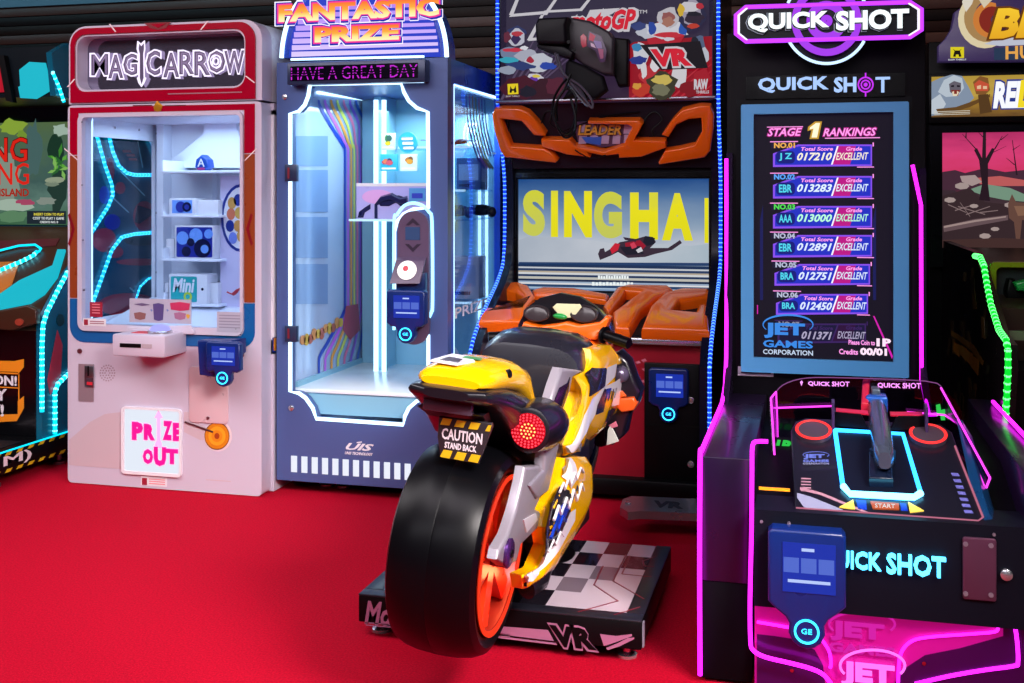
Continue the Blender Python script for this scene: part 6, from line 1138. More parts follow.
# octagon sign with rings
YT = 4.0; sg = MB()
octo = [(735.5, 15), (745, 7), (911, 2), (922, 9), (922, 30), (911, 37), (745, 41.5), (735.5, 34)]
sg.ppx(octo, YT, mat('sign_black', '#14161c', .3), .05, 0); so = sg.build('top_sign', QS)
nv = [at(a, b_, YT - .052) for a, b_ in octo]; cc_ = sum(nv, Vector()) / 8
t = MB(); t.tube([cc_ + (v - cc_) * .995 for v in nv], .0075, glow('violet_neon', '#b838ff', 1.6), 8, closed=True); t.build('neon_outline', so)
t = MB(); t.tube([cc_ + (v - cc_) * .965 + Vector((0, -.002, 0)) for v in nv], .0045, glow('white_neon', '#f0ecff', 1.3), 8, closed=True); t.build('neon_outline', so)
VI = glow('violet_ring', '#a83cf0', 1.0); rg = MB()
def ringp(mb, r0, r1, mm, Y, th, a0=0, a1=360, cy=21, c_x=826.5):
    ks = [R(a0 + (a1 - a0) * k / 40) for k in range(41)]; o_ = [at(c_x + r0 * math.cos(a), cy + r0 * math.sin(a), Y) for a in ks]; i_ = [at(c_x + r1 * math.cos(a), cy + r1 * math.sin(a), Y) for a in reversed(ks)]
    mb.plate([[(v.x, v.z) for v in o_ + i_[0 if a1 - a0 < 360 else 0:]]], 'y', Y - th, Y, mm)
ringp(rg, 35, 28, VI, YT - .052, .004, 0, 359.9); ringp(rg, 20, 12, VI, YT - .052, .004, 0, 359.9); ringp(rg, 6, .5, VI, YT - .052, .004, 0, 359.9); rg.build('target_rings', so)
rg = MB(); P_ = [at(826.5 + 42.5 * math.cos(R(a)), 21 + 42.5 * math.sin(R(a)), YT - .03) for a in range(28, 153, 4)]; rg.tube(P_, .005, glow('ice_neon', '#bcd8ff', 1.6), 8); rg.build('neon_arc', so)
rg = MB(); P_ = [at(826.5 + 42.5 * math.cos(R(a)), 21 + 42.5 * math.sin(R(a)), YT - .03) for a in range(205, 337, 4)]; rg.tube(P_, .005, glow('ice_neon'), 8); rg.build('neon_arc', so)
bk_ = MB(); bk_.plate([[(v.x, v.z) for v in [at(826.5 + 42 * math.cos(2 * math.pi * k / 36), 21 + 42 * math.sin(2 * math.pi * k / 36), YT) for k in range(36)]]], 'y', YT - .028, YT + .01, mat('sign_black')); bk_.box(-.1, .2, YT + .01, YU + .04, 1.858, 1.88, QK); bk_.build('ring_backing', so)
lt = MB(); WL = glow('sign_white_letter', '#f2fcff', 1.25); DKL = mat('letter_shadow_black', '#0a0a10', .4)
for t_, a, c_, b0, d0 in (('QUICK', 748, 829, 12.5, 31.5), ('SHOT', 836, 909, 10, 29.5)): lt.tpx(t_, a - 2.5, b0 - .5, c_ + .5, d0 + 2.5, YT - .056, mat('letter_edge_grey', '#8a98a8', .4, emit='#8a98a8', es=.3), .004, bold=.05); lt.tpx(t_, a - 1.6, b0 - .3, c_ + .5, d0 + 1.6, YT - .060, DKL, .004, bold=.05); lt.tpx(t_, a, b0, c_, d0, YT - .064, WL, .006, bold=.04, res=4)
lt.build('sign_lettering', so)
# base: two wings, middle block
bx0, bx1 = -.285, .592; YW = 3.06; zw = .60
wg = MB(); wg.box(bx0, -.15, YW, YU + .1, .27, zw, mat('wing_violet', '#1a0a28', .3, coat=.15), .004); wg.box(bx0, -.15, YW + .004, YU + .1, .01, .27, QK, .002); wg.build('side_wing', QS)
wg = MB(); wg.box(.515, bx1, YW, YU + .1, .27, zw, mat('wing_violet'), .004); wg.box(.515, bx1, YW + .004, YU + .1, .01, .27, QK, .002); wg.build('side_wing', QS)
tr = MB(); tr.plate([[(YU - .22, zw - .002), (YU + .05, zw - .002), (YU + .05, 1.44), (YU - .02, 1.44), (YU - .02, .72)]], 'x', ux0, ux0 + .02, QP); tr.build('side_fin', QS)
tr = MB(); tr.plate([[(YU - .22, zw - .002), (YU + .05, zw - .002), (YU + .05, 1.44), (YU - .02, 1.36), (YU - .02, .72)]], 'x', ux1 - .02, ux1, QP); tr.build('side_fin', QS)
neon(QS, spl([(bx0, YW - .006, .02), (bx0, YW - .02, .30), (bx0, YW - .006, .59), (bx0, YW + .02, .607)], 4) + spl([(bx0, YU - .23, .607), (bx0, YU - .03, .73), (bx0, YU - .026, 1.42)], 3), .0062, LPINK)
neon(QS, [tuple(at(912.5, 165, YU - .01)), tuple(at(921, 205, YU - .02)), tuple(at(921.5, 380, YU - .02)), tuple(at(929, 415, YU - .25)), (ux1 + .01, YU - .26, .607)], .0062, LPINK)
neon(QS, [(bx1 - .01, YU, .61), (bx1 - .005, YW + .3, .612), (bx1, YW, .59), (bx1, YW - .006, .02)], .0062, LPINK)
md = MB(); md.plate([[(3.03, .24), (3.03, .43), (3.44, .545), (YU, .545), (YU, .24)]], 'x', -.15, .515, QK); md.box(-.15, .515, 3.22, YU, .01, .24, QK); md.build('base_block', QS)
# front apron with lettering and reader
YFq = 3.0; ap = MB(); ap.plate([[(-.142, .236), (.59, .236), (.59, .485), (-.142, .485)]], 'y', YFq, 3.15, mat('apron_black', '#080b18', .55)); ap.build('front_apron', QS)
LC2 = glow('apron_cyan_letter', '#4ac8ff', 4.5); q = MB(); q.tpx('QUICK', 822, 550.5, 881, 571, YFq - .004, LC2, .012, bold=.02); q.tpx('SHOT', 886.5, 554.5, 945.5, 575, YFq - .004, LC2, .012, bold=.02); q.build('apron_lettering', QS)
bp = MB(); bp.rpx(962.5, 537.5, 996, 599.5, YFq, mat('mauve_plate', '#5a3048', .35, .3), .008, .006, .002); bpo = bp.build('blank_plate', QS)
for a, b_ in ((965.5, 544), (991, 545.5), (965.5, 593.5), (991, 595)): t = MB(); v = at(a, b_, YFq - .008); t.lathe([(.006, 0), (.006, .003)], v, (0, -1, 0), mat('dull_screw', '#8a7a88', .4, .3), 10); t.build('screw', bpo)
t = MB(); v = at(1006, 574, YFq); t.lathe([(.014, 0), (.014, .01), (.007, .014)], v, (0, -1, 0), CHROME, 14); t.build('lock', QS)
for a, b_ in ((761.5, 521), (789, 522.5), (994, 534)): t = MB(); v = at(a, b_ + .5, YFq); t.lathe([(.004, 0), (.004, .003)], v, (0, -1, 0), mat('dull_screw', '#8a7a88', .4, .3), 10); t.build('screw', QS)
t = MB(); t.rpx(759, 487.5, 790, 490.5, YFq - .0, mat('amber_edge', '#e8901c', .3, emit='#e8901c', es=.7), .003); t.build('amber_trim', QS)
rq = rc(768, 531, 846, 649, YFq - .05); card_reader(QS, rq[0], rq[1], rq[2], rq[3], YFq, .055)
# lower dark panel, with the neon's pink glow put into its colour
YPq = 3.03; MAG = mat('neon_glow_magenta', '#b0107c', .15, emit='#c0108c', es=.42, coat=.5); lo = MB(); lo.box(-.142, .59, YPq, YPq + .02, .02, .24, MAG); lo.build('lower_panel', QS)
VK = mat('plum_panel', '#3a0a4a', .2, coat=.4); lp = MB(); lp.ppx([(757, 634), (775, 636), (800, 640), (815, 650), (823, 665), (826, 690), (757, 690)], YPq, VK, .004); lp.ppx([(1003, 636), (1003, 612), (1040, 614), (1040, 690), (890, 690), (905, 668), (925, 655), (960, 648)], YPq, VK, .004); lp.build('plum_inlay', QS)
def np_(pts, r_=.004, mm=None): neon(QS, spl([at(a, b_, YPq - .008) for a, b_ in pts], 5), r_, mm or LPINK)
neon(QS, spl([at(a, b_, YFq - .01) for a, b_ in ((768, 441.5), (757, 441.5), (752.5, 446), (752, 470), (751.5, 530), (750, 600), (750.5, 640), (753, 650), (765, 657), (790, 663), (812, 669), (825, 676), (835, 690))], 3), .0055, LPINK)
np_([(757, 622), (775, 625), (797, 629)]); np_([(822, 640), (829, 651), (831, 663), (830, 668)], .004)
np_([(898, 690), (899, 665), (902, 651), (912, 641), (930, 637), (970, 634), (993, 632), (998, 628), (998.5, 612)]); np_([(1013, 614), (1017, 640), (1018, 662), (1014, 666), (985, 670), (950, 676), (915, 684)], .0048)
jl = MB(); JP, JPD = glow('logo_hot_pink', '#ff6af0', 1.5), glow('logo_reflection_pink', '#e020b0', .9)
def putj(t_, a, b_, c_, d_, mm, bo): jl.tpx(t_, a, b_, c_, d_, YPq - .004, mm, .004, bold=bo)
_, sw2 = jet(jl, 829, 612, 895, 664, putj, JPD, JPD, False); jl.tube([at(a, b_, YPq - .006) for a, b_ in sw2], .003, JPD, 5)  # dimmer second logo, drawn in as the neon sign's reflection
_, sw2 = jet(jl, 840, 650, 905, 716, lambda t_, a, b_, c_, d_, mm, bo: jl.tpx(t_, a, b_, c_, d_, YPq - .012, mm, .004, bold=bo), JP, JP, False); jl.tube([at(a, b_, YPq - .014) for a, b_ in sw2], .0035, JP, 5); jl.build('pink_logo', QS)
t = MB(); 
for a, b_ in ((792, 670), (830, 654), (924, 663)): v = at(a, b_, YPq - .004); t = MB(); t.lathe([(.005, 0), (.005, .004)], v, (0, -1, 0), mat('pink_chrome', '#c890b8', .2, 1), 10); t.build('screw', QS)
# gun deck: sloping plate
A0 = Vector((0, 3.0, .468)); A1 = Vector((0, 3.47, .655)); Na = Vector((0, -(A1.z - A0.z), A1.y - A0.y)).normalized()
def og(a, b_): return onp(a, b_, A0, Na)
dk = MB(); DECK = mat('deck_graphite', '#12121f', .35, coat=.2); dp = [og(*q) for q in ((795, 508), (791, 430), (796, 421), (806, 418), (940, 424), (952, 432), (983, 519), (978, 523))]
dk.slab([v - Na * .04 for v in dp], Na * .04, DECK, .004); dko = dk.build('gun_deck', QS)
neon(QS, [og(*q) + Na * .003 for q in ((796, 509), (978, 522), (983, 518), (955, 447))], .003, glow('deck_edge_pink', '#d87a98', .7), 'deck_edge_light')
dp_ = MB(); LG = mat('deck_silver_print', '#8a8ca8', .35)
def ds(pts, mm, h=.0008): dp_.slab([og(*q) for q in pts], Na * h, mm)
ds([(797, 493), (811, 497), (843, 510), (842, 512), (806, 510), (797, 498)], LG); ds([(800, 487), (822, 493), (870, 513), (866, 513.5), (820, 495), (800, 490)], mat('deck_rose_print', '#a87a8a', .35))
for k in range(7): ds([(951 + k * 2.1, 473 + k * 6.2), (958 + k * 2.3, 473.4 + k * 6.2), (959.5 + k * 2.3, 476.5 + k * 6.2), (952.5 + k * 2.1, 476 + k * 6.2)], mat('deck_lilac_print', '#6a6ab8', .3))
for k in range(5): ds([(801 + k * .1, 478 + k * 3), (811, 478.5 + k * 3), (811, 479.6 + k * 3), (801, 479.2 + k * 3)], mat('deck_rose_print'))
def putd(t_, a, b_, c_, d_, mm, bo):
    o_ = og(a, d_) + Na * .001; dp_.text3(t_, o_, og(c_, d_) - og(a, d_), og(a, b_) - og(a, d_), Na * .001, mm, bold=bo)
_, sw3 = jet(dp_, 803, 452, 829, 465, putd, mat('deck_blue_print', '#5a6ab8', .3), LG); dp_.tube([og(*q) + Na * .001 for q in sw3], .001, mat('deck_blue_print'), 5)
dp_.build('deck_print', dko)
for pts in ([(839, 508), (853, 500.5), (855, 509.8)], [(908, 502.5), (924, 511.5), (910, 513)]): dp_ = MB(); ds(pts, mat('arrow_yellow', '#f0d050', .3, emit='#f0d050', es=.3), .003); dp_.build('arrow_button', dko)
dp_ = MB()
ds([(870, 502), (899, 504), (899, 510.5), (873, 509.5)], mat('start_amber', '#8a3a18', .3, emit='#e8702a', es=.2), .003); o_ = og(875, 508.5) + Na * .0032; dp_.text3('START', o_, og(895, 509.3) - og(875, 508.5), og(875, 504.5) - og(875, 508.5), Na * .0006, glow('white_small_print'))
ds([(856, 500), (866, 501), (867, 510), (858, 509.5)], mat('royal_blue_print', '#0c30b0', .3)); ds([(900, 503), (906, 504), (908, 511), (901, 511)], mat('royal_blue_print'))
dp_.build('start_button', dko)
ty = [og(*q) for q in ((835, 432), (903, 436), (921, 496), (914, 500.5), (850, 497), (843, 489))]; t = MB(); t.slab([v + Na * .001 for v in ty], Na * .003, mat('tray_black', '#0e1220', .3)); t.build('gun_tray', QS)
cm_ = sum(ty, Vector()) / 6; t = MB(); P_ = [v + Na * .006 for v in ty]; t.tube(P_ + [P_[0]], .006, glow('deck_blue_light', '#28a0ff', 5), 8); t.tube([p + Na * .004 for p in P_[2:6]], .009, glow('deck_white_blue_light', '#70d8ff', 5), 8); t.build('deck_light_outline', QS)
for a, b_ in ((813.5, 433.5), (928, 437.5)):
    c0 = og(a, b_); t = MB(); t.lathe([(.050, 0), (.050, .012), (.044, .014)], c0, Na, mat('speaker_bezel', '#5a4a58', .3, .5), 28); t.lathe([(.042, .013), (.036, .008), (.001, .006)], c0, Na, mat('speaker_cone', '#20100e', .5), 28); so_ = t.build('deck_speaker', QS)
    t = MB(); t.lathe([(.049, .010), (.051, .014), (.045, .017), (.042, .014), (.049, .010)], c0, Na, glow('red_ring_light', '#ff3030', 1.6), 28, closed=True); t.build('ring_light', so_)
# the gun on its post
gx = .187
GM = mat('gun_metal', '#5a6478', .25, .6, coat=.3); t = MB()
t.tube([(gx, 3.24, .555), (gx, 3.24, .60)], [.03, .022], BLACK, 14); t.lathe([(.034, 0), (.034, .03)], (gx, 3.24, .575), (0, 0, 1), BLACK, 18); t.build('gun_post', QS)
t = MB(); t.loft([sec2 for sec2 in [[Vector((gx + hw * c_, y, z + hh * s_)) for c_, s_ in [(math.copysign(abs(math.cos(2 * math.pi * k / 16)) ** .7, math.cos(2 * math.pi * k / 16)), math.copysign(abs(math.sin(2 * math.pi * k / 16)) ** .7, math.sin(2 * math.pi * k / 16))) for k in range(16)]] for y, z, hw, hh in ((3.14, .598, .016, .022), (3.16, .60, .024, .032), (3.25, .615, .028, .034), (3.36, .636, .028, .032), (3.48, .658, .026, .03), (3.60, .678, .022, .026), (3.64, .684, .014, .02))]], GM); gu = t.build('gun_body', QS, 'grey metal gun')
t = MB(); t.box(gx - .032, gx + .032, 3.52, 3.6, .648, .70, mat('gun_blue', '#1a5ab8', .25, .3), .008); t.build('gun_collar', gu)
t = MB(); t.slab([(gx - .045, 3.50, .65), (gx - .024, 3.50, .65), (gx - .012, 3.66, .70), (gx - .034, 3.66, .695)], (0, 0, .035), mat('gun_red', '#c01c38', .3), .006); t.build('muzzle_guard', gu)
t = MB(); t.box(gx - .012, gx + .012, 3.56, 3.62, .69, .715, mat('sight_grey', '#5a6a78', .3, .4), .004); t.build('sight', gu)
t = MB(); t.slab([(gx - .02, 3.20, .60), (gx + .02, 3.20, .60), (gx + .018, 3.16, .535), (gx - .018, 3.16, .535)], (0, .05, 0), BLACK, .008); t.build('gun_grip', gu)
for e in (-1, 1):
    t = MB(); t.slab([(gx + e * .03, 3.38, .632), (gx + e * .125, 3.40, .632), (gx + e * .125, 3.40, .672), (gx + e * .05, 3.38, .672)], (0, .03, 0), BLACK, .005); t.slab([(gx + e * .03, 3.38, .670), (gx + e * .118, 3.40, .670), (gx + e * .118, 3.43, .674), (gx + e * .03, 3.41, .674)], (0, 0, .004), mat('gun_red'), 0); t.slab([(gx + e * .122, 3.37, .60), (gx + e * .122, 3.44, .60), (gx + e * .122, 3.42, .705), (gx + e * .122, 3.38, .70)], (e * .008, 0, 0), mat('wing_tip_violet', '#3a2a50', .3), .002); t.build('gun_wing', gu)
t = MB(); q = [og(*p) for p in ((869, 458), (889, 459), (893, 489), (869, 488))]; t.slab([v + Na * .003 for v in q], Na * .03, mat('tray_block', '#10182c', .25), .004); t.build('tray_block', QS)
# acrylic windshield
AC = glass('violet_acrylic', '#cbb8d8', .1); AE = glow('acrylic_edge_pink', '#ff40f0', 1.8)
def pane(pts, th, edges, name='acrylic_shield'):
    t = MB(); t.slab(pts, th, AC); o_ = t.build(name, QS); 
    for e_ in edges: n = MB(); n.tube([Vector(v) for v in e_], .003 if len(e_) < 8 else .0015, AE if len(e_) < 8 else glow('acrylic_edge_dim', '#a85aa8', .6), 6); n.build('edge_light', o_)
    return o_
YA2 = 3.62; bp_ = [at(a, b_, YA2) for a, b_ in ((778, 450 - 4), (776, 392), (783, 385), (800, 379), (830, 377.5), (925, 381), (942, 388), (955, 400), (962, 412), (962, 440))]
po = pane(bp_, (0, .006, 0), [[at(776, 392, YA2), at(778, 446, YA2)], spl([at(a, b_, YA2) for a, b_ in ((776, 392), (783, 385), (800, 379), (830, 377.5), (925, 381), (942, 388))], 3), [at(772, 408, YA2 - .02), at(832, 406, YA2 - .02)], [at(907, 412, YA2 - .02), at(945, 415, YA2 - .02)]])
t = MB(); PKT = glow('shield_pink_letter', '#ff9aff', 1.3); qshot(t, 808, 381.5, 849.5, 386.5, YA2 - .001, PKT, .001, None); qshot(t, 877.5, 383, 921, 388.5, YA2 - .001, PKT, .001, None); t.ppx([(800, 382), (801.5, 380.5), (803, 382), (801.5, 386)], YA2 - .001, PKT, .001); t.build('shield_lettering', po)
r0, r1, r2, r3 = at(941, 390, YA2), at(990, 479, 3.2), at(983, 484, 3.2), at(935, 413, YA2)
r2 = Vector((r1.x, r1.y, .60)); pane([at(941, 388, YA2), at(990, 478, 3.22), at(986, 488, 3.22), at(948, 440, YA2)], (.005, 0, 0), [[at(941, 388, YA2), at(990, 478, 3.22)], [at(945, 415, YA2 - .01), at(958, 424, 3.5), at(984, 486, 3.22)], [at(990, 478, 3.22), at(986, 488, 3.22)]])
pane([at(776, 392, YA2), at(771, 398, 3.45), at(774, 452, 3.4), at(779, 446, YA2)], (-.005, 0, 0), [[at(771, 398, 3.45), at(774.5, 455, 3.4)], [at(776, 392, YA2), at(771, 398, 3.45)]])
t = MB(); GL = glow('green_sign_light', '#30d050', .9); t.tpx('1P', 775, 440, 791, 450, 3.5, GL, .004, bold=.06, shear=.2); t.build('player_sign', QS)
t = MB(); t.ppx([(936, 405), (940, 404), (941, 410), (945, 409), (945, 420), (941, 420), (940, 414), (937, 416)], YA2 - .01, GL, .004); t.build('exit_sign', QS) if False else t.build('green_light', QS)
t = MB(); t.slab([(.405, 3.03, .47), (.43, 3.06, .50), (.42, 3.5, .645), (.40, 3.47, .66)], (.03, 0, -.05), mat('deck_side_blue', '#0e3a66', .3, coat=.3), .006); t.build('deck_side', QS)
# ================================================================ hunting game at the right edge
HX0, HX1, YHs = .542, 1.60, 5.7
HG = thing('hunting_game_cabinet', (1.05, 5.6, 0), 'hunting game cabinet with a pink sunset screen, yeti picture and green light strip', 'arcade machine')
m = MB(); m.box(HX0, HX1, YHs + .06, 6.6, .02, 2.02, BLACK, .006); m.build('cabinet', HG)
bz = MB(); i1 = rc(942, 132, 1090, 248.5, YHs); bz.plate([[(HX0, i1[2] - .09), (HX1, i1[2] - .09), (HX1, i1[3] + .06), (HX0, i1[3] + .06)], [(i1[0], i1[2]), (i1[1], i1[2]), (i1[1], i1[3]), (i1[0], i1[3])]], 'y', YHs - .015, YHs + .06, mat('bezel_black', '#0c0d16', .3)); bz.build('screen_bezel', HG)
s = MB(); s.box(i1[0], i1[1], YHs + .01, YHs + .02, i1[2], i1[3], ramp_glow('sunset_picture', [(0, '#3a2a30'), (.25, '#4a363a'), (.5, '#3c2c34'), (.56, '#8a2a44'), (.66, '#d83a6a'), (.8, '#e0407a'), (1, '#b83068')], .9, 2, .22, 5, (1, 1, 3)))
YQ = YHs + .008; kk = [0]
def pa(pts, c_, es=.85): kk[0] += 1; s.ppx(pts, YQ - .0004 * kk[0], glow('hunt_' + c_[1:], c_, es), .0006)
pa([(942, 172), (955, 170), (965, 173), (985, 168), (1005, 172), (1024, 170), (1090, 168), (1090, 195), (942, 190)], '#4a2c3c'); pa([(975, 178), (1000, 176), (1024, 180), (1090, 178), (1090, 186), (1000, 186), (980, 184)], '#d86a6a', .7)
pa([(968, 190), (985, 184), (1010, 188), (1024, 194), (1050, 196), (1040, 203), (1005, 200), (985, 196)], '#7a9a84'); pa([(960, 176), (975, 175), (982, 182), (972, 186), (962, 182)], '#b09a98'); pa([(942, 196), (970, 188), (985, 202), (1024, 206), (1090, 206), (1090, 250), (942, 250)], '#3a2a2e')
TR = '#2a1a24'; pa([(979, 200), (982, 184), (979, 160), (974, 150), (977, 148), (982, 158), (983, 132), (986, 132), (986, 158), (992, 148), (995, 149), (988, 164), (988, 184), (990, 201)], TR)
for a, b_, c_, d_ in ((976, 150, 962, 134), (968, 141, 958, 140), (994, 149, 1002, 136), (991, 153, 1006, 146), (985, 140, 978, 132), (1000, 140, 1008, 134), (965, 138, 966, 131), (1016, 175, 1012, 140), (1012, 150, 1020, 145), (1014, 165, 1006, 158)): pa([(a, b_), (a + 1.6, b_), (c_ + .6, d_), (c_, d_)], TR)
pa([(943, 226), (975, 219), (1008, 215), (1008, 220), (975, 226), (944, 232)], '#6a5458'); pa([(944, 226), (975, 220), (1006, 216), (1006, 217.4), (975, 222), (944, 228)], '#a8908c')
for a, b_, c_, d_ in ((958, 206, 985, 214), (966, 214, 990, 206), (955, 210, 975, 204), (970, 216, 960, 202), (980, 212, 998, 210), (948, 204, 966, 212)): pa([(a, b_), (a, b_ + 1), (c_, d_ + .8), (c_, d_)], '#8a7474')
for a, b_, r_ in ((985, 236, 4), (995, 229, 3), (962, 186, 5), (974, 206, 3), (950, 200, 4), (1010, 205, 4)): pa([(a + r_ * 1.5 * math.cos(k), b_ + r_ * .7 * math.sin(k)) for k in (0, .9, 1.8, 2.7, 3.6, 4.5, 5.4)], '#b8a4a0', .75)
pa([(1008, 204), (1012, 194), (1016, 202), (1040, 204), (1040, 222), (1022, 220), (1020, 240), (1016, 240), (1014, 222), (1009, 218)], '#6a4a40'); pa([(1014, 206), (1040, 206), (1040, 214), (1018, 216)], '#8a6450'); pa([(942, 240), (1000, 238), (1090, 242), (1090, 250), (942, 250)], '#4a3230', .8)
s.build('screen', HG)
# lit picture strip
lb = MB(); YLb = YHs - .05; r_ = rc(930, 75, 1090, 120, YLb); lb.box(HX0 - .01, HX1, YLb, YHs + .06, r_[2] - .01, r_[3] + .015, BLACK, .004); lbo = lb.build('lightbox', HG)
lb = MB(); lb.rpx(931.5, 75, 1090, 116, YLb, ramp_glow('gold_ruin_picture', [(0, '#6a4a28'), (.3, '#a07830'), (.6, '#c8a84a'), (1, '#b8963a')], .85, 2, .6, 5), .003); kk2 = [0]
def pl_(pts, c_, es=.85): kk2[0] += 1; lb.ppx(pts, YLb - .003 - .0005 * kk2[0], glow('hunt_' + c_[1:], c_, es), .0006)
pl_([(931.5, 116), (931.5, 82), (940, 78), (952, 74.5), (962, 76), (968, 86), (974, 98), (966, 106), (950, 112)], '#8a9ab0'); pl_([(938, 92), (944, 80), (954, 75), (962, 78), (964, 88), (958, 96), (946, 97)], '#c0ccd8'); pl_([(949, 84), (954, 81), (961, 83), (961, 91), (956, 96), (950, 92)], '#6a6470'); pl_([(951, 90), (960, 90), (958, 96), (953, 96)], '#8a2c24'); pl_([(952, 92), (954, 91), (954, 94), (957, 94), (957, 91), (959, 92), (957, 96), (953, 96)], '#f0e0c0')
pl_([(951, 85.5), (954, 85), (954, 87), (951, 87)], '#1a1420'); pl_([(957, 85), (960, 85.5), (960, 87), (957, 87)], '#1a1420'); pl_([(931.5, 100), (940, 94), (946, 104), (940, 114), (931.5, 114)], '#c8d2dc'); pl_([(936, 109), (956, 107), (976, 100), (990, 94), (990, 97), (970, 107), (950, 113), (938, 113)], '#6a4a24')
pl_([(973, 82), (980, 76), (988, 78), (990, 90), (984, 96), (976, 94)], '#8a5a2c'); pl_([(974, 84), (979, 80), (989, 84), (988, 91), (976, 91)], '#d0563a'); pl_([(977, 86), (981, 85), (981, 89), (977, 89)], '#f0c8a0'); pl_([(983, 86), (987, 86), (987, 89), (983, 89)], '#f0c8a0'); pl_([(978, 95), (988, 94), (992, 112), (980, 114)], '#5a3e20')
for k in range(3): pl_([(934, 111.5 + k * 1.6), (970, 110.3 + k * 1.6), (970, 110.9 + k * 1.6), (934, 112.1 + k * 1.6)], '#f0ead8', .7)
lb.tpx('RELOADED', 991.5, 78, 1097, 109.5, YLb - .02, glow('letter_blue_edge', '#2a3a90', .9), .003, bold=.11, shear=.2); lb.tpx('RELOADED', 993, 80, 1095, 108, YLb - .024, glow('letter_white', '#f4f6ff', 1.05), .003, bold=.05, shear=.2); lb.tpx('L', 1017.5, 80, 1029.5, 107.5, YLb - .028, glow('letter_yellow', '#f0d828', 1), .002, bold=.05, shear=.2)
lb.build('lightbox_picture', lbo)
# purple top sign
tp = MB(); YTp = YHs - .02; PU_ = mat('sign_purple', '#4a3a72', .35, emit='#4a3a72', es=.25); tp.ppx([(937, 63), (937, 47), (944, 40), (950, 30), (953, 14), (962, 8), (968, -8), (1090, -12), (1090, 62)], YTp, PU_, .06, .004); tpo = tp.build('top_sign', HG)
tp = MB(); kk3 = [0]
def pt(pts, c_, es=.85): kk3[0] += 1; tp.ppx(pts, YTp - .06 - .0006 * kk3[0], glow('hunt_' + c_[1:], c_, es), .0008)
def crescent(cx, cy, r0, r1, a0, a1, c_): n = 14; pt([(cx + r0 * math.cos(R(a0 + (a1 - a0) * k / n)), cy + r0 * 1.05 * math.sin(R(a0 + (a1 - a0) * k / n))) for k in range(n + 1)] + [(cx + 4 + r1 * math.cos(R(a1 - (a1 - a0) * k / n)), cy + r1 * 1.1 * math.sin(R(a1 - (a1 - a0) * k / n))) for k in range(n + 1)], c_)
crescent(985, 20, 27, 20, 60, 275, '#e8d8b0'); crescent(987, 18, 23, 17, 70, 270, '#b08a58'); crescent(990, 20, 17, 8, 80, 290, '#d8823a'); crescent(992, 20, 13, 5, 80, 300, '#8a2a20')
pt([(962, 2), (966, -8), (976, -8), (972, 4), (966, 12)], '#e8e0d0'); pt([(978, -2), (984, -8), (1000, -8), (990, 2), (984, 8)], '#e0d4b8'); pt([(984, 44), (1000, 38), (1090, 36), (1090, 42), (1000, 46)], '#c8ccdc')
tp.tpx('BIG', 986, 5, 1071, 40, YTp - .09, glow('buck_brown_edge', '#6a3a10', .9), .004, bold=.08, shear=.25); tp.tpx('BIG', 989, 7, 1069, 38, YTp - .095, ramp_glow('buck_gold', [(0, '#d88a10'), (1, '#ffd838')], 1, 2), .004, bold=.05, shear=.25)
pt([(994, 48), (1090, 44), (1090, 60), (994, 60)], '#2a3c58'); tp.tpx('HUNTER', 1005.5, 45, 1085, 58.5, YTp - .08, glow('buck_amber', '#e8a850', .95), .003, bold=.02)
pt([(950.5, 47), (964, 47), (964, 58), (950.5, 58)], '#e8d820'); pt([(953, 56.5), (954.5, 51), (952.5, 48.5), (955, 50.5), (959.5, 50.5), (962, 48.5), (960, 51), (961.5, 56.5), (959, 57), (958.5, 54.5), (956, 54.5), (955.5, 57)], '#18140c'); tp.tpx('RAW THRILLS', 948.5, 58.8, 966, 60.4, YTp - .09, glow('white_small_print'), .001)
tp.build('sign_art', tpo)
# console body reaching forward, with printed side and green strip
HC = .60; pf_ = [(4.64, 1.075), (4.56, 1.05), (4.24, .93), (4.03, .835), (3.88, .82), (3.87, .745), (3.96, .49), (3.98, .02), (5.75, .02), (5.75, 1.075)]
c = MB(); c.plate([pf_], 'x', HC, HC + .03, mat('hunter_side', '#140f12', .3)); c.build('side_panel', HG); c = MB(); c.plate([pf_], 'x', HX1 - .08, HX1 - .05, mat('hunter_side')); c.build('side_panel', HG)
c = MB(); c.slab([(HC + .03, 4.26, .90), (HX1 - .08, 4.26, .90), (HX1 - .08, 5.6, 1.05), (HC + .03, 5.6, 1.05)], (0, 0, -.2), mat('console_umber', '#2c2014', .4)); c.box(HC + .03, HX1 - .08, 4.02, 5.6, .02, .72, BLACK); c.build('console', HG)
sa = MB(); X = HC - .0008
def hs(pts, c_, k=0): q = [atx(a, b_, HC) for a, b_ in pts]; sa.plate([[(v.y, v.z) for v in q]], 'x', X - .0004 * k - .0006, X - .0004 * k, mat('side_print_' + c_[1:], c_, .35))
rs = random.Random(5)
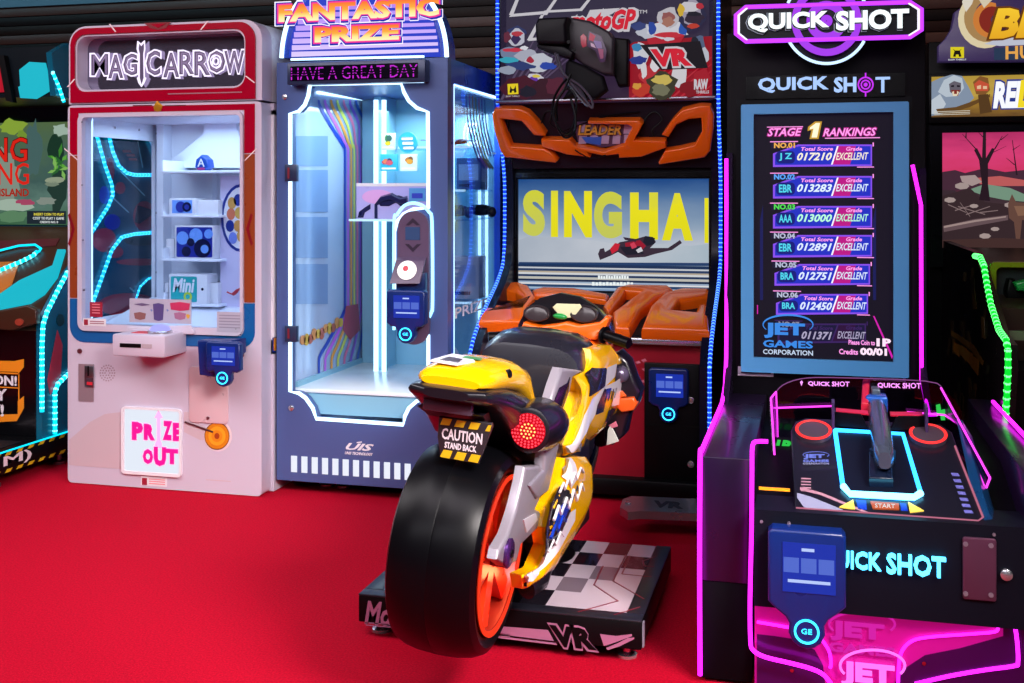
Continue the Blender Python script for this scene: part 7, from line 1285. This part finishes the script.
for k in range(26):
    cxx, cyy = rs.uniform(948, 990), rs.uniform(262, 425); lim = 972 if cyy < 300 else (985 if cyy < 330 else 1000); cxx = min(cxx, lim); a = rs.uniform(1.0, 2.0); L = rs.uniform(8, 24)
    hs([(cxx, cyy), (cxx + 3, cyy + 1), (cxx + 2 + L * .25 * math.cos(a), cyy + L * math.sin(a)), (cxx - 1 + L * .2 * math.cos(a), cyy + L * .9)], rs.choice(['#4a3018', '#3a2814', '#5a4020', '#2c2c1c', '#6a4a1e']), k % 5)
for j, (a, b_, c_, d_) in enumerate(((955, 342, 962, 358), (962, 345, 968, 362), (968, 350, 974, 368), (974, 356, 980, 376))): hs([(a, b_), (c_, b_ + 4), (c_ - 1, d_), (a + 3, d_ - 3), (a - 1, d_ - 8)], '#b8701c', 6)
hs([(952, 330), (975, 345), (985, 362), (984, 366), (972, 350), (952, 335)], '#8a5a1c', 7); sa.build('side_art', HG)
led(HG, [atx(a, b_, HC - .008) for a, b_ in ((975, 256), (980, 257), (984, 266), (987, 285), (991, 305), (999, 330), (1006, 340), (1008, 350), (1008, 372), (1006, 410), (1004, 448))], .0095, LGREEN, BGREEN, .026)
wn = MB(); YG = 4.5; wn.plate([rrect(*rc(989, 262, 1060, 307, YG), .02), rrect(*rc(995, 267, 1060, 300, YG), .02)], 'y', YG - .03, YG, mat('lime_trim', '#8aa01c', .3)); wn.build('gun_holster_trim', HG)
wn = MB(); wn.rpx(995, 267, 1060, 300, YG + .02, mat('holster_grey', '#2c3434', .3), .01); wn.ppx([(1006, 278), (1012, 278), (1015, 284), (1026, 284), (1030, 298), (1004, 298), (1003, 290)], YG, BLACK, .06, .01); wn.ppx([(1012, 282), (1024, 279), (1036, 281), (1036, 292), (1016, 290)], YG - .05, mat('gun_green', '#18a048', .3), .05, .01); wn.build('holstered_gun', HG)
wn = MB(); wn.rpx(1000, 308, 1060, 330, 4.35, mat('console_sage', '#5a6a50', .3), .02); wn.build('console_trim', HG); wn = MB(); wn.rpx(1006, 331, 1060, 340, 4.1, mat('console_sage'), .02); wn.build('console_trim', HG)
for xx in (HC + .1, HX1 - .2): f_ = MB(); f_.lathe([(.03, 0), (.03, .012), (.012, .02), (.012, .04)], (xx, 4.1, 0), (0, 0, 1), STEEL, 14); f_.build('levelling_foot', HG)
